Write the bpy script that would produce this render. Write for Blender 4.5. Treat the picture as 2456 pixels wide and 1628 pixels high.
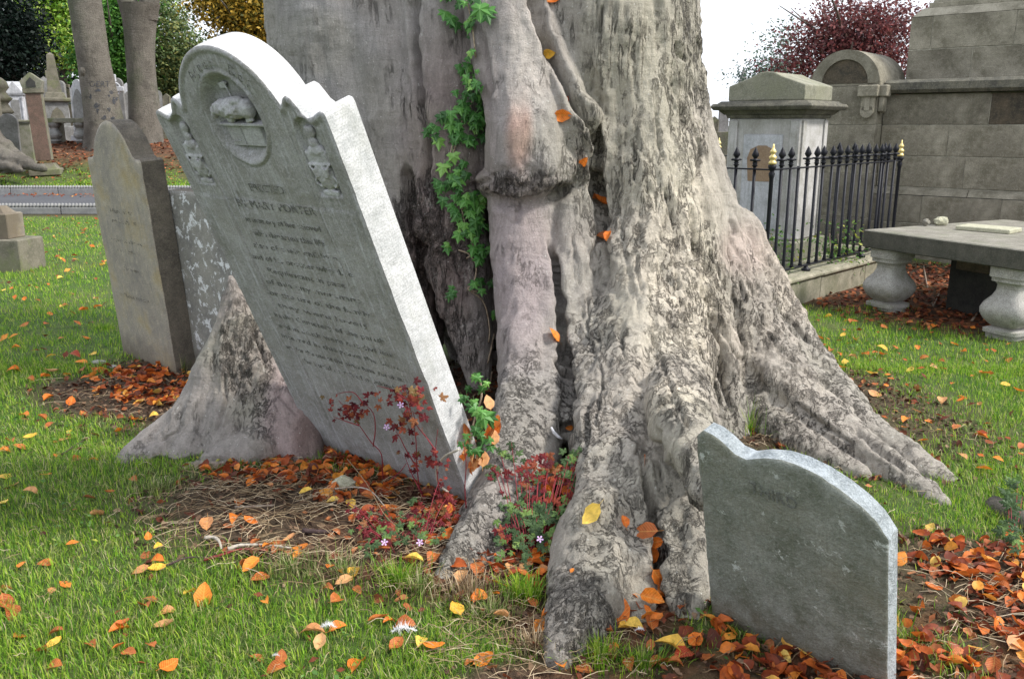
import bpy, bmesh, math, random
import numpy as np
from mathutils import Vector, Matrix, Euler, noise as mnoise
from mathutils.bvhtree import BVHTree

random.seed(7); RNG = np.random.default_rng(7)
S = bpy.context.scene
COL = S.collection
for o in list(bpy.data.objects): bpy.data.objects.remove(o)

# ---------------------------------------------------------------- camera, world, sun, exposure
F_PX, PITCH, EYE = 2100.0, math.radians(13.753), Vector((0, 0, 1.5))
cam_d = bpy.data.cameras.new('camera'); cam = bpy.data.objects.new('camera', cam_d); COL.objects.link(cam)
cam.location = EYE; cam.rotation_euler = (math.pi/2 - PITCH, 0, 0)
cam_d.sensor_width = 36; cam_d.lens = 36*F_PX/2456; cam_d.clip_end = 600; cam_d.clip_start = .05
S.camera = cam
W = bpy.data.worlds.new('World'); S.world = W; W.use_nodes = True
SUN_EL, SUN_AZ = math.radians(46), math.radians(102)      # azimuth clockwise from +Y
nt = W.node_tree; nt.nodes.clear()
out = nt.nodes.new('ShaderNodeOutputWorld'); bg = nt.nodes.new('ShaderNodeBackground')
sky = nt.nodes.new('ShaderNodeTexSky'); sky.sky_type = 'NISHITA'; sky.sun_disc = False
sky.sun_elevation = SUN_EL; sky.sun_rotation = SUN_AZ; sky.air_density = 1; sky.dust_density = 4
mixw = nt.nodes.new('ShaderNodeMix'); mixw.data_type = 'RGBA'; mixw.inputs[0].default_value = .9
tcw = nt.nodes.new('ShaderNodeTexCoord'); nzw = nt.nodes.new('ShaderNodeTexNoise'); nzw.inputs['Scale'].default_value = 1.6
nzw.inputs['Detail'].default_value = 4
crw = nt.nodes.new('ShaderNodeValToRGB')
crw.color_ramp.elements[0].position = .3; crw.color_ramp.elements[0].color = (3.9, 4.2, 4.8, 1)
crw.color_ramp.elements[1].position = .7; crw.color_ramp.elements[1].color = (5.5, 5.6, 5.8, 1)
nt.links.new(tcw.outputs['Generated'], nzw.inputs['Vector']); nt.links.new(nzw.outputs['Fac'], crw.inputs[0])
nt.links.new(sky.outputs[0], mixw.inputs[6]); nt.links.new(crw.outputs[0], mixw.inputs[7])
nt.links.new(mixw.outputs[2], bg.inputs[0]); bg.inputs[1].default_value = .1
nt.links.new(bg.outputs[0], out.inputs[0])
sun_d = bpy.data.lights.new('sun', 'SUN'); sun_d.energy = 1.5; sun_d.angle = math.radians(10); sun_d.color = (1, .96, .9)
sun = bpy.data.objects.new('sun', sun_d); COL.objects.link(sun); sun.location = (8, -2, 12)
sdir = Vector((math.sin(SUN_AZ)*math.cos(SUN_EL), math.cos(SUN_AZ)*math.cos(SUN_EL), math.sin(SUN_EL)))
sun.rotation_euler = sdir.to_track_quat('Z', 'Y').to_euler()
S.view_settings.view_transform = 'Standard'; S.view_settings.look = 'None'
S.view_settings.exposure = 1.62; S.view_settings.gamma = 1; S.view_settings.use_curve_mapping = False
S.render.engine = 'CYCLES'
S.cycles.max_bounces = 6; S.cycles.diffuse_bounces = 3; S.cycles.transparent_max_bounces = 8

CP, SP = math.cos(PITCH), math.sin(PITCH)
def ray(px, py):
    u = (px-1228)/F_PX; v = (814-py)/F_PX
    return Vector((u, CP+v*SP, -SP+v*CP))
def at(px, py, z=None, d=None):
    """world point seen at photo pixel (px, py) on the level z, or at the distance d ahead"""
    r = ray(px, py); t = d/r.y if d is not None else (z-EYE.z)/r.z
    return EYE + r*t
def to_px(P):
    P = np.asarray(P, float); Z = P[:, 2]-EYE.z
    X = P[:, 0]; Y = P[:, 1]*CP - Z*SP; H = P[:, 1]*SP + Z*CP
    Y = np.where(Y < .05, .05, Y)
    return 1228+F_PX*X/Y, 814-F_PX*H/Y

# ---------------------------------------------------------------- numpy noise
def _h(i, j, k, s):
    n = (i.astype(np.int64)*374761393 + j.astype(np.int64)*668265263 + k.astype(np.int64)*2147483647*3 + s*1274126177) & 0xffffffff
    n = ((n ^ (n >> 13))*1274126177) & 0xffffffff
    n = ((n ^ (n >> 16))*2246822519) & 0xffffffff
    return ((n ^ (n >> 15)) & 0xffffff)/float(0xffffff)
def vnoise(P, scale=1.0, seed=0):
    P = np.asarray(P, float)*scale
    I = np.floor(P).astype(np.int64); f = P-I; f = f*f*(3-2*f)
    r = 0
    for a in (0, 1):
        for b in (0, 1):
            for c in (0, 1):
                w = (f[:, 0] if a else 1-f[:, 0])*(f[:, 1] if b else 1-f[:, 1])*(f[:, 2] if c else 1-f[:, 2])
                r = r + w*_h(I[:, 0]+a, I[:, 1]+b, I[:, 2]+c, seed)
    return r*2-1
def fbm(P, scale=1.0, oct=4, seed=0, gain=.5):
    r = 0; a = 1; t = 0
    for i in range(oct):
        r = r + a*vnoise(P, scale*2**i, seed+i*17); t += a; a *= gain
    return r/t
def sstep(a, b, x):
    t = np.clip((x-a)/(b-a), 0, 1); return t*t*(3-2*t)

# ---------------------------------------------------------------- terrain
def gz(x, y):
    x = np.asarray(x, float); y = np.asarray(y, float)
    P = np.stack([x, y, 0*x], -1).reshape(-1, 3)
    n = (fbm(P, .9, 3, 3)*.035 + fbm(P, 5, 2, 9)*.007).reshape(x.shape)
    left = 1-sstep(-1, 9, x)
    bank = sstep(19.6, 26, y)*(.35+.65*left) + sstep(26, 60, y)*.5
    mound = .07*np.exp(-(((x+.75)/1.0)**2+((y-3.3)/.75)**2)) + .12*np.exp(-(((x-.6)/1.5)**2+((y-4.6)/.9)**2))
    flat = sstep(13.5, 15, y)*(1-sstep(19.3, 20, y))
    n = n*(1-flat)
    dip = -.0*x
    return n*np.exp(-((y-5)/60)**2) + bank + mound + dip
def gz1(x, y): return float(gz(np.array([x]), np.array([y]))[0])
def ground(px, py):
    z = 0
    for _ in range(8):
        p = at(px, py, z=z); z = gz1(p.x, p.y)
    return Vector((p.x, p.y, z))
def ell(x, y, cx, cy, rx, ry, rot=0, soft=.35):
    c, s = math.cos(rot), math.sin(rot)
    dx, dy = x-cx, y-cy; a = (dx*c+dy*s)/rx; b = (-dx*s+dy*c)/ry
    d = np.sqrt(a*a+b*b); return 1-sstep(1-soft, 1+soft, d)
def bare_mask(x, y):
    """how much the turf gives way to litter and soil"""
    P = np.stack([x, y, 0*x], -1).reshape(-1, 3)
    n = fbm(P, 2.2, 3, 21).reshape(x.shape)*.22
    m = np.zeros_like(x)
    for e in ((-.62, 3.05, .95, .42, -.35), (-.25, 2.9, .5, .3, -.3), (-2.2, 4.75, .62, .32, -.35), (-2.0, 5.1, .6, .35, -.6),
              (.25, 2.55, .35, .35, 0), (.75, 2.0, .55, .35, 0), (.1, 2.1, .3, .16, 0), (1.6, 2.4, .45, .65, .3), (.6, 4.6, 1.8, 1.2, 0),
              (4.4, 7.3, 1.5, 1.15, .1), (4.7, 8.7, 1.7, .9, -.6), (3.0, 7.75, .7, .5, .6), (-1.0, 4.6, 1.2, .6, 0), (1.9, 2.6, .45, .4, 0)):  # ellipse behind the table tomb: bare soil darkens turf in place of shade
        m = np.maximum(m, ell(x, y, *e[:4], rot=e[4]))
    m = np.clip(m+n*(m > .02)*1.2, 0, 1)
    far = sstep(21, 23, y+n*6)
    road = sstep(14.6, 14.7, y)*(1-sstep(19.4, 19.6, y))
    encl = ell(x, y, 2.2, 9.3, 1.6, 1.4, .8, .1)*.7
    return np.clip(np.maximum(np.maximum(m, far*.97), encl), 0, 1)*(1-road)+road

# ---------------------------------------------------------------- mesh helpers
def link_mesh(name, me, m=None, parent=None, smooth=False):
    o = bpy.data.objects.new(name, me); COL.objects.link(o)
    if m is not None and len(me.materials) == 0:
        for mm in (m if isinstance(m, (list, tuple)) else [m]): me.materials.append(mm)
    if parent is not None: o.parent = parent
    if smooth: me.polygons.foreach_set('use_smooth', [True]*len(me.polygons))
    return o
def np_mesh(name, V, F, k=None):
    """V (n,3), F (m,k) uniform faces"""
    V = np.asarray(V, np.float32); F = np.asarray(F, np.int32); k = F.shape[1]
    me = bpy.data.meshes.new(name); me.vertices.add(len(V)); me.vertices.foreach_set('co', V.ravel())
    me.loops.add(F.size); me.loops.foreach_set('vertex_index', F.ravel())
    me.polygons.add(len(F)); me.polygons.foreach_set('loop_start', np.arange(0, F.size, k, dtype=np.int32))
    me.update(calc_edges=True); me.validate(); return me
class MB:
    def __init__(s): s.v = []; s.f = []; s.mi = []
    def add(s, vs, fs, mi=0):
        b = len(s.v); s.v += [tuple(v) for v in vs]; s.f += [tuple(b+i for i in f) for f in fs]; s.mi += [mi]*len(fs); return s
    def box(s, c, size, rz=0, mi=0, taper=1.0, M=None, bev=0.0):
        hx, hy, hz = size[0]/2, size[1]/2, size[2]/2
        if bev > 0:
            b = min(bev, hx*.9, hy*.9, hz*.9); vs = []; 
            rings = [(-hz, b), (-hz+b, 0), (hz-b, 0), (hz, b)]
            for zz, ins in rings:
                t = taper if zz > 0 else 1
                x, y = (hx-ins)*t, (hy-ins)*t; q = b*.6
                vs += [(-x+q, -y, zz), (x-q, -y, zz), (x, -y+q, zz), (x, y-q, zz), (x-q, y, zz), (-x+q, y, zz), (-x, y-q, zz), (-x, -y+q, zz)]
            fs = [tuple(range(7, -1, -1)), tuple(range(24, 32))]
            for r in range(3):
                for i in range(8): fs.append((r*8+i, r*8+(i+1) % 8, r*8+8+(i+1) % 8, r*8+8+i))
        else:
            vs = [(-hx, -hy, -hz), (hx, -hy, -hz), (hx, hy, -hz), (-hx, hy, -hz), (-hx*taper, -hy*taper, hz), (hx*taper, -hy*taper, hz), (hx*taper, hy*taper, hz), (-hx*taper, hy*taper, hz)]
            fs = [(3, 2, 1, 0), (4, 5, 6, 7), (0, 1, 5, 4), (1, 2, 6, 5), (2, 3, 7, 6), (3, 0, 4, 7)]
        R = M if M is not None else Matrix.Rotation(rz, 3, 'Z')
        return s.add([R @ Vector(v) + Vector(c) for v in vs], fs, mi)
    def tube(s, pts, rad, n=8, mi=0, cap=True, flat=1.0):
        pts = [Vector(p) for p in pts]; rs = rad if isinstance(rad, (list, tuple)) else [rad]*len(pts)
        vs = []; up = Vector((0, 0, 1)); prev = None
        for i, p in enumerate(pts):
            t = (pts[min(i+1, len(pts)-1)]-pts[max(i-1, 0)])
            t = t.normalized() if t.length > 1e-9 else Vector((0, 0, 1))
            a = prev - t*prev.dot(t) if prev is not None else t.cross(up if abs(t.z) < .9 else Vector((1, 0, 0)))
            if a.length < 1e-6: a = t.orthogonal()
            a.normalize(); b = t.cross(a); prev = a
            for k in range(n):
                th = 2*math.pi*k/n; vs.append(p + (a*math.cos(th) + b*math.sin(th)*flat)*rs[i])
        fs = [(i*n+k, i*n+(k+1) % n, (i+1)*n+(k+1) % n, (i+1)*n+k) for i in range(len(pts)-1) for k in range(n)]
        if cap: fs += [tuple(range(n-1, -1, -1)), tuple((len(pts)-1)*n+k for k in range(n))]
        return s.add(vs, fs, mi)
    def lathe(s, prof, n=16, c=(0, 0, 0), mi=0, sq=0.0, rz=0, M=None, sx=1, sy=1):
        """prof: (r, z). sq>0 squares the section"""
        vs = []
        for r, z in prof:
            for k in range(n):
                th = 2*math.pi*(k+.5)/n; cx, cy = math.cos(th), math.sin(th)
                q = 1/max(abs(cx), abs(cy)) if sq > 0 else 1; q = 1+(q-1)*sq
                v = Vector((r*cx*q*sx, r*cy*q*sy, z)); v = (M @ v) if M is not None else Matrix.Rotation(rz, 3, 'Z') @ v
                vs.append(v+Vector(c))
        m = len(prof)
        fs = [(i*n+k, i*n+(k+1) % n, (i+1)*n+(k+1) % n, (i+1)*n+k) for i in range(m-1) for k in range(n)]
        fs += [tuple(range(n-1, -1, -1)), tuple((m-1)*n+k for k in range(n))]
        return s.add(vs, fs, mi)
    def prism(s, poly, z0, z1, M=None, mi=0, bev=0):
        """poly in local xy, extruded in local z; M a 4x4 or None"""
        n = len(poly); vs = [Vector((x, y, z0)) for x, y in poly] + [Vector((x, y, z1)) for x, y in poly]
        if M is not None: vs = [M @ v for v in vs]
        fs = [tuple(range(n-1, -1, -1)), tuple(range(n, 2*n))] + [(i, (i+1) % n, n+(i+1) % n, n+i) for i in range(n)]
        return s.add(vs, fs, mi)
    def build(s, name, m, parent=None, smooth=False, origin=None, angle=None, bevel=0):
        vs = s.v
        if origin is not None: vs = [tuple(Vector(v)-Vector(origin)) for v in vs]
        me = bpy.data.meshes.new(name); me.from_pydata(vs, [], s.f); 
        o = link_mesh(name, me, m, parent, smooth)
        me.polygons.foreach_set('material_index', s.mi)
        if origin is not None: o.location = origin
        if bevel:
            b = o.modifiers.new('b', 'BEVEL'); b.width = bevel; b.segments = 2; b.limit_method = 'ANGLE'; b.angle_limit = math.radians(35)
        return o
def thing(name, label, cat, loc=(0, 0, 0), rz=0, group=None, kind=None):
    o = bpy.data.objects.new(name, None); COL.objects.link(o); o.location = loc; o.rotation_euler = (0, 0, rz)
    o.empty_display_size = .1; return tag(o, label, cat, group, kind)
def tag(o, label=None, cat=None, group=None, kind=None):
    if label: o['label'] = label
    if cat: o['category'] = cat
    if group: o['group'] = group
    if kind: o['kind'] = kind
    return o
def children(o): return [c for c in bpy.data.objects if c.parent == o]
def catmull(pts, n=6):
    P = [np.array(p, float) for p in pts]; P = [2*P[0]-P[1]]+P+[2*P[-1]-P[-2]]; r = []
    for i in range(1, len(P)-2):
        for k in range(n):
            t = k/n; a, b, c, d = P[i-1], P[i], P[i+1], P[i+2]
            r.append(.5*((2*b)+(-a+c)*t+(2*a-5*b+4*c-d)*t*t+(-a+3*b-3*c+d)*t**3))
    r.append(P[-2]); return r

# ---------------------------------------------------------------- material helpers
class NT:
    def __init__(s, name):
        s.m = bpy.data.materials.new(name); s.m.use_nodes = True; s.t = s.m.node_tree; s.t.nodes.clear()
        s.o = s.t.nodes.new('ShaderNodeOutputMaterial'); s.b = s.t.nodes.new('ShaderNodeBsdfPrincipled')
        s.t.links.new(s.b.outputs[0], s.o.inputs[0]); s.tc = s.n('TexCoord')
        s.b.inputs['Specular IOR Level'].default_value = .3
    def n(s, typ, **kw):
        nd = s.t.nodes.new('ShaderNode'+typ)
        for k, v in kw.items():
            if k.startswith('_'): setattr(nd, k[1:], v)
            else: s.set(nd.inputs[k.replace('__', ' ')], v)
        return nd
    def set(s, inp, v):
        if hasattr(v, 'is_linked') or isinstance(v, bpy.types.NodeSocket): s.t.links.new(v, inp)
        elif isinstance(v, tuple) and len(v) == 3 and inp.type == 'RGBA': inp.default_value = (*v, 1)
        else: inp.default_value = v
    def map(s, scale, coord='Object'):
        mp = s.n('Mapping'); s.t.links.new(s.tc.outputs[coord], mp.inputs[0])
        mp.inputs['Scale'].default_value = scale if isinstance(scale, tuple) else (scale,)*3; return mp.outputs[0]
    def noise(s, scale, vec=None, detail=5, rough=.6, dist=0):
        nd = s.n('TexNoise'); s.t.links.new(vec if vec is not None else s.tc.outputs['Object'], nd.inputs['Vector'])
        nd.inputs['Scale'].default_value = scale; nd.inputs['Detail'].default_value = detail
        nd.inputs['Roughness'].default_value = rough; nd.inputs['Distortion'].default_value = dist; return nd.outputs[0]
    def voro(s, scale, vec=None, feat='F1', out=0):
        nd = s.n('TexVoronoi', _feature=feat); s.t.links.new(vec if vec is not None else s.tc.outputs['Object'], nd.inputs['Vector'])
        nd.inputs['Scale'].default_value = scale; return nd.outputs[out]
    def ramp(s, fac, stops, interp='LINEAR'):
        nd = s.n('ValToRGB'); s.t.links.new(fac, nd.inputs[0]); cr = nd.color_ramp; cr.interpolation = interp
        while len(cr.elements) < len(stops): cr.elements.new(.5)
        for e, (p, c) in zip(cr.elements, stops):
            e.position = p; e.color = (*c, 1) if isinstance(c, tuple) else (c, c, c, 1)
        return nd.outputs[0]
    def mix(s, fac, a, b, mode='MIX'):
        nd = s.n('Mix', _data_type='RGBA', _blend_type=mode)
        s.set(nd.inputs[0], fac); s.set(nd.inputs[6], a); s.set(nd.inputs[7], b); return nd.outputs[2]
    def math(s, op, a, b=0.0):
        nd = s.n('Math', _operation=op); s.set(nd.inputs[0], a); s.set(nd.inputs[1], b); return nd.outputs[0]
    def attr(s, name, out='Fac'):
        nd = s.n('Attribute', _attribute_name=name); return nd.outputs[out]
    def bump(s, h, strength=.5, dist=.01, normal=None):
        nd = s.n('Bump'); s.set(nd.inputs['Height'], h); nd.inputs['Strength'].default_value = strength; nd.inputs['Distance'].default_value = dist
        if normal is not None: s.t.links.new(normal, nd.inputs['Normal'])
        return nd.outputs[0]
    def done(s, col, rough=.85, normal=None):
        s.set(s.b.inputs['Base Color'], col); s.set(s.b.inputs['Roughness'], rough)
        if normal is not None: s.t.links.new(normal, s.b.inputs['Normal'])
        return s.m
def stone(name, c, dark, light, scale=1.0, streak=None, lich=None, moss=None, bump=.5, grain=.25, rnd=0.0, rough=.88, up='z', soil=0):
    m = NT(name)
    v = m.map(1.0); sv = m.map((15, .9, 15) if up == 'y' else (12, 12, .8)) if streak else None
    n1 = m.noise(3*scale, v, 8, .65); n2 = m.noise(22*scale, v, 6, .7); n3 = m.noise(160, v, 3, .8)
    col = m.mix(m.ramp(n1, [(.38, 0.), (.62, 1.)]), dark, c)
    col = m.mix(m.math('MULTIPLY', m.ramp(n2, [(.5, 0.), (.72, 1.)]), .55), col, light)
    if streak:
        ns = m.noise(2.2*scale, sv, 6, .7); col = m.mix(m.math('MULTIPLY', m.ramp(ns, [(.52, 0.), (.68, 1.)]), streak[1]), col, streak[0])
    if moss:
        nm = m.noise(moss[2], v, 5, .7); col = m.mix(m.math('MULTIPLY', m.ramp(nm, [(.5, 0.), (.66, 1.)]), moss[1]), col, moss[0])
    if lich:
        nl = m.noise(lich[2], v, 7, .72, .4); lf = m.ramp(nl, [(lich[1], 0.), (lich[1]+.03, 1.)]); col = m.mix(lf, col, lich[0])
    g = m.ramp(n3, [(.3, 1-grain), (.7, 1+grain)]); col = m.mix(1.0, col, g, 'MULTIPLY')
    if rnd:
        oi = m.n('ObjectInfo'); rr = m.ramp(oi.outputs['Random'], [(0, 1-rnd), (1, 1+rnd)]); col = m.mix(1.0, col, rr, 'MULTIPLY')
    if soil:   # rain-splashed earth along the foot
        sx = m.n('SeparateXYZ'); m.t.links.new(m.tc.outputs['Object'], sx.inputs[0]); hh = m.math('ADD', sx.outputs[1 if up == 'y' else 2], m.math('MULTIPLY', m.math('SUBTRACT', n1, .5), .35))
        col = m.mix(m.math('MULTIPLY', m.ramp(hh, [(0, 1.), (soil, 0.)]), .75), col, (.11, .085, .055))
    h = m.math('ADD', m.math('MULTIPLY', n2, .7), m.math('MULTIPLY', n3, .35))
    return m.done(col, rough, m.bump(h, bump, .012))
def leafmat(name, stops, trans=.35, bumpscale=0, veins=False, rough=.55, objrnd=False):
    m = NT(name); 
    if objrnd: f = m.n('ObjectInfo').outputs['Random']
    else: f = m.n('NewGeometry').outputs['Random Per Island']
    col = m.ramp(f, stops)
    nz = m.noise(5 if veins else 60, None, 3, .6); col = m.mix(1.0, col, m.ramp(nz, [(.3, .7), (.7, 1.25)]), 'MULTIPLY')
    if veins:
        uvx = m.n('SeparateXYZ'); m.t.links.new(m.tc.outputs['Object'], uvx.inputs[0])
        ax = m.math('ABSOLUTE', uvx.outputs[0]); q = m.math('SUBTRACT', uvx.outputs[1], m.math('MULTIPLY', ax, .9))
        w = m.math('PINGPONG', m.math('MULTIPLY', q, 9.), .5); vf = m.ramp(w, [(0., 1.), (.14, 0.)])
        mid = m.ramp(ax, [(.0, 1.), (.03, 0.)])
        col = m.mix(m.math('MULTIPLY', m.math('MAXIMUM', vf, mid), veins), col, (.9, .6, .16))
    m.done(col, rough)
    tr = m.n('BsdfTranslucent'); m.set(tr.inputs[0], col); mx = m.n('MixShader'); mx.inputs[0].default_value = trans
    m.t.links.new(m.b.outputs[0], mx.inputs[1]); m.t.links.new(tr.outputs[0], mx.inputs[2]); m.t.links.new(mx.outputs[0], m.o.inputs[0])
    return m.m
def text_geo(body, size, depth=.0, align='CENTER', shear=0, squeeze=1.0):
    cu = bpy.data.curves.new('t', 'FONT'); cu.body = body; cu.size = size; cu.align_x = align; cu.extrude = depth; cu.resolution_u = 2; cu.shear = shear
    ob = bpy.data.objects.new('t', cu); COL.objects.link(ob); dg = bpy.context.evaluated_depsgraph_get(); ev = ob.evaluated_get(dg); me = ev.to_mesh()
    vs = [(v.co.x*squeeze, v.co.y, v.co.z) for v in me.vertices]; fs = [tuple(p.vertices) for p in me.polygons]
    ev.to_mesh_clear(); bpy.data.objects.remove(ob); bpy.data.curves.remove(cu); return vs, fs
# ================================================================ MATERIALS
M = {}
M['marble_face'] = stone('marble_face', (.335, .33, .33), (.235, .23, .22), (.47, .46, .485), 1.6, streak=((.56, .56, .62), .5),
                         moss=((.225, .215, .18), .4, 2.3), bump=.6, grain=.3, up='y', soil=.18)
M['marble_carving'] = stone('marble_carving', (.42, .42, .43), (.28, .27, .275), (.62, .62, .65), 3, streak=((.55, .55, .58), .4), bump=.5, grain=.25)
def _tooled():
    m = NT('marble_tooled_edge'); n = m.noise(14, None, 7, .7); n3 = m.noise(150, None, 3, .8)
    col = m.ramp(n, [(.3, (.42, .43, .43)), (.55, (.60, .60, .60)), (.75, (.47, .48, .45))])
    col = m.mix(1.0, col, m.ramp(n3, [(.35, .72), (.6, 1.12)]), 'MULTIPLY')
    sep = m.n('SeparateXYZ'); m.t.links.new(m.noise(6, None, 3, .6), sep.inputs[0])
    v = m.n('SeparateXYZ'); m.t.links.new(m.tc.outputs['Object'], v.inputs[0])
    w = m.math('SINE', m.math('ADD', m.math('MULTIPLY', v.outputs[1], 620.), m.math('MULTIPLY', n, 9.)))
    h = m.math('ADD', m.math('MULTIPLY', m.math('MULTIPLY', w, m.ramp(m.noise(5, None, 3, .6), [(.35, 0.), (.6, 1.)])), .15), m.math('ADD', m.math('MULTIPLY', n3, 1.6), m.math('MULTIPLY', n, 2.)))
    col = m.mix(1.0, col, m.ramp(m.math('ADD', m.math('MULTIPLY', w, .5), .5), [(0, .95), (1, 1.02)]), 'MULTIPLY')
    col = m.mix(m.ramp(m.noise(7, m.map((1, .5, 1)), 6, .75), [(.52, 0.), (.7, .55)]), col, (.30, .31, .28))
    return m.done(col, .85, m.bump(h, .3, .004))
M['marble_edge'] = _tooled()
def worn(mat, keep):
    m = mat.node_tree; o = [n for n in m.nodes if n.type == 'OUTPUT_MATERIAL'][0]; b = [n for n in m.nodes if n.type == 'BSDF_PRINCIPLED'][0]
    tc = m.nodes.new('ShaderNodeTexCoord'); nz = m.nodes.new('ShaderNodeTexNoise'); nz.inputs['Scale'].default_value = 42; nz.inputs['Detail'].default_value = 4; nz.inputs['Roughness'].default_value = .7; m.links.new(tc.outputs['Object'], nz.inputs['Vector'])
    cr = m.nodes.new('ShaderNodeValToRGB'); cr.color_ramp.elements[0].position = keep-.04; cr.color_ramp.elements[1].position = keep+.04; m.links.new(nz.outputs[0], cr.inputs[0])
    tr = m.nodes.new('ShaderNodeBsdfTransparent'); mx = m.nodes.new('ShaderNodeMixShader'); m.links.new(cr.outputs[0], mx.inputs[0]); m.links.new(b.outputs[0], mx.inputs[1]); m.links.new(tr.outputs[0], mx.inputs[2]); m.links.new(mx.outputs[0], o.inputs[0]); return mat
M['letter_grime'] = worn(stone('letter_grime', (.155, .157, .145), (.11, .11, .10), (.24, .24, .22), 6, bump=.2), .50)
M['sandstone_grave'] = stone('sandstone_grave', (.34, .305, .24), (.22, .20, .175), (.44, .39, .30), .9, streak=((.18, .175, .17), .6),
                             lich=((.62, .62, .60), .695, 7), moss=((.30, .215, .05), .45, 2.6), bump=.5, grain=.3, up='y', soil=.2)
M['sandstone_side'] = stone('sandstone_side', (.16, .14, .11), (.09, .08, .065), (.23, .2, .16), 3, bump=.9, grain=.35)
M['lichen_grave'] = stone('lichen_grave', (.27, .26, .23), (.18, .175, .165), (.38, .37, .34), 1.5, lich=((.62, .63, .64), .545, 13), bump=.6, grain=.25, up='y', soil=.2)
M['slate_grave'] = stone('slate_grave', (.24, .25, .22), (.13, .14, .11), (.33, .34, .31), 3.0, soil=.16, lich=((.40, .42, .39), .60, 13), moss=((.13, .12, .07), .5, 2.2), streak=((.15, .16, .12), .6), bump=.8, grain=.25, up='y')
M['slate_edge'] = stone('slate_edge', (.42, .46, .48), (.26, .29, .30), (.6, .64, .66), 6, bump=.9, grain=.3)
M['granite'] = stone('granite', (.40, .385, .36), (.29, .28, .255), (.52, .5, .46), 5, bump=.6, grain=.5, moss=((.17, .19, .10), .5, 3))
M['ledger'] = stone('ledger', (.26, .245, .205), (.17, .16, .13), (.36, .34, .30), 2, bump=.5, grain=.35, moss=((.16, .17, .11), .5, 4))
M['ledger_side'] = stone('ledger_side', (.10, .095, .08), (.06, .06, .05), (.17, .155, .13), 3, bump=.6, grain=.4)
M['ashlar'] = stone('ashlar', (.285, .262, .205), (.15, .137, .10), (.37, .345, .28), 1.6, moss=((.085, .075, .055), .6, 1.5), bump=.7, grain=.4, rnd=.16)
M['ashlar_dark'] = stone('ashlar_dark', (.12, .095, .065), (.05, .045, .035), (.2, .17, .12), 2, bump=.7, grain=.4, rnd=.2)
M['mortar'] = stone('mortar', (.40, .38, .31), (.2, .19, .15), (.42, .4, .33), 4, bump=.3)
M['cornice'] = stone('cornice', (.16, .15, .115), (.075, .072, .06), (.27, .26, .21), 2.5, bump=.7, grain=.4, streak=((.05, .05, .04), .5))
M['limestone'] = stone('limestone', (.50, .49, .48), (.34, .33, .30), (.62, .61, .61), 2, streak=((.28, .27, .23), .5), bump=.4, grain=.25)
M['limestone_cap'] = stone('limestone_cap', (.30, .29, .225), (.18, .18, .13), (.42, .41, .36), 2, moss=((.15, .16, .09), .6, 3), bump=.6, grain=.35)
M['rust_stain'] = stone('rust_stain', (.30, .215, .14), (.25, .17, .11), (.36, .28, .2), 4, bump=.3)
M['kerb'] = stone('kerb', (.36, .33, .25), (.22, .21, .15), (.5, .47, .38), 2.5, moss=((.14, .15, .08), .6, 3), bump=.6, grain=.3)
M['path_kerb'] = stone('path_kerb', (.27, .27, .26), (.2, .2, .2), (.36, .36, .35), 3, bump=.4, rnd=.08)
M['grave_grey'] = stone('grave_grey', (.25, .25, .245), (.15, .15, .14), (.36, .36, .36), 2, streak=((.13, .13, .11), .5), bump=.4, rnd=.2)
M['grave_white'] = stone('grave_white', (.52, .53, .56), (.34, .35, .36), (.66, .67, .7), 2, streak=((.25, .25, .24), .5), bump=.3, rnd=.08)
M['grave_brown'] = stone('grave_brown', (.17, .155, .12), (.1, .095, .07), (.26, .24, .19), 2, moss=((.13, .15, .06), .7, 2), bump=.5, rnd=.15)
M['red_granite'] = stone('red_granite', (.15, .095, .075), (.10, .07, .055), (.2, .15, .115), 3, bump=.2, grain=.5)
M['grave_mossy'] = stone('grave_mossy', (.22, .21, .17), (.12, .125, .085), (.33, .32, .28), 2, moss=((.12, .15, .05), .8, 2), bump=.5)
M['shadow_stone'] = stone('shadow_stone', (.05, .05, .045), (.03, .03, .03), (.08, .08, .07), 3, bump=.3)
def _iron():
    m = NT('black_iron'); n = m.noise(60, None, 4, .7)
    m.b.inputs['Metallic'].default_value = .25
    return m.done(m.ramp(n, [(.3, (.007, .0075, .010)), (.7, (.018, .019, .027))]), .5, m.bump(n, .5, .003))
M['iron'] = _iron()
def _gold():
    m = NT('gold_paint'); n = m.noise(50, None, 3, .6); m.b.inputs['Metallic'].default_value = .45
    return m.done(m.ramp(n, [(.3, (.62, .45, .14)), (.6, (.85, .70, .32))]), .4)
M['gold'] = _gold()
def _asphalt():
    m = NT('asphalt'); n = m.noise(120, None, 3, .8); n2 = m.noise(1.2, None, 4, .6)
    c = m.mix(n2, (.055, .057, .063), (.09, .092, .10)); return m.done(m.mix(1, c, m.ramp(n, [(.3, .75), (.7, 1.25)]), 'MULTIPLY'), .9, m.bump(n, .4, .004))
M['asphalt'] = _asphalt()
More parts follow.
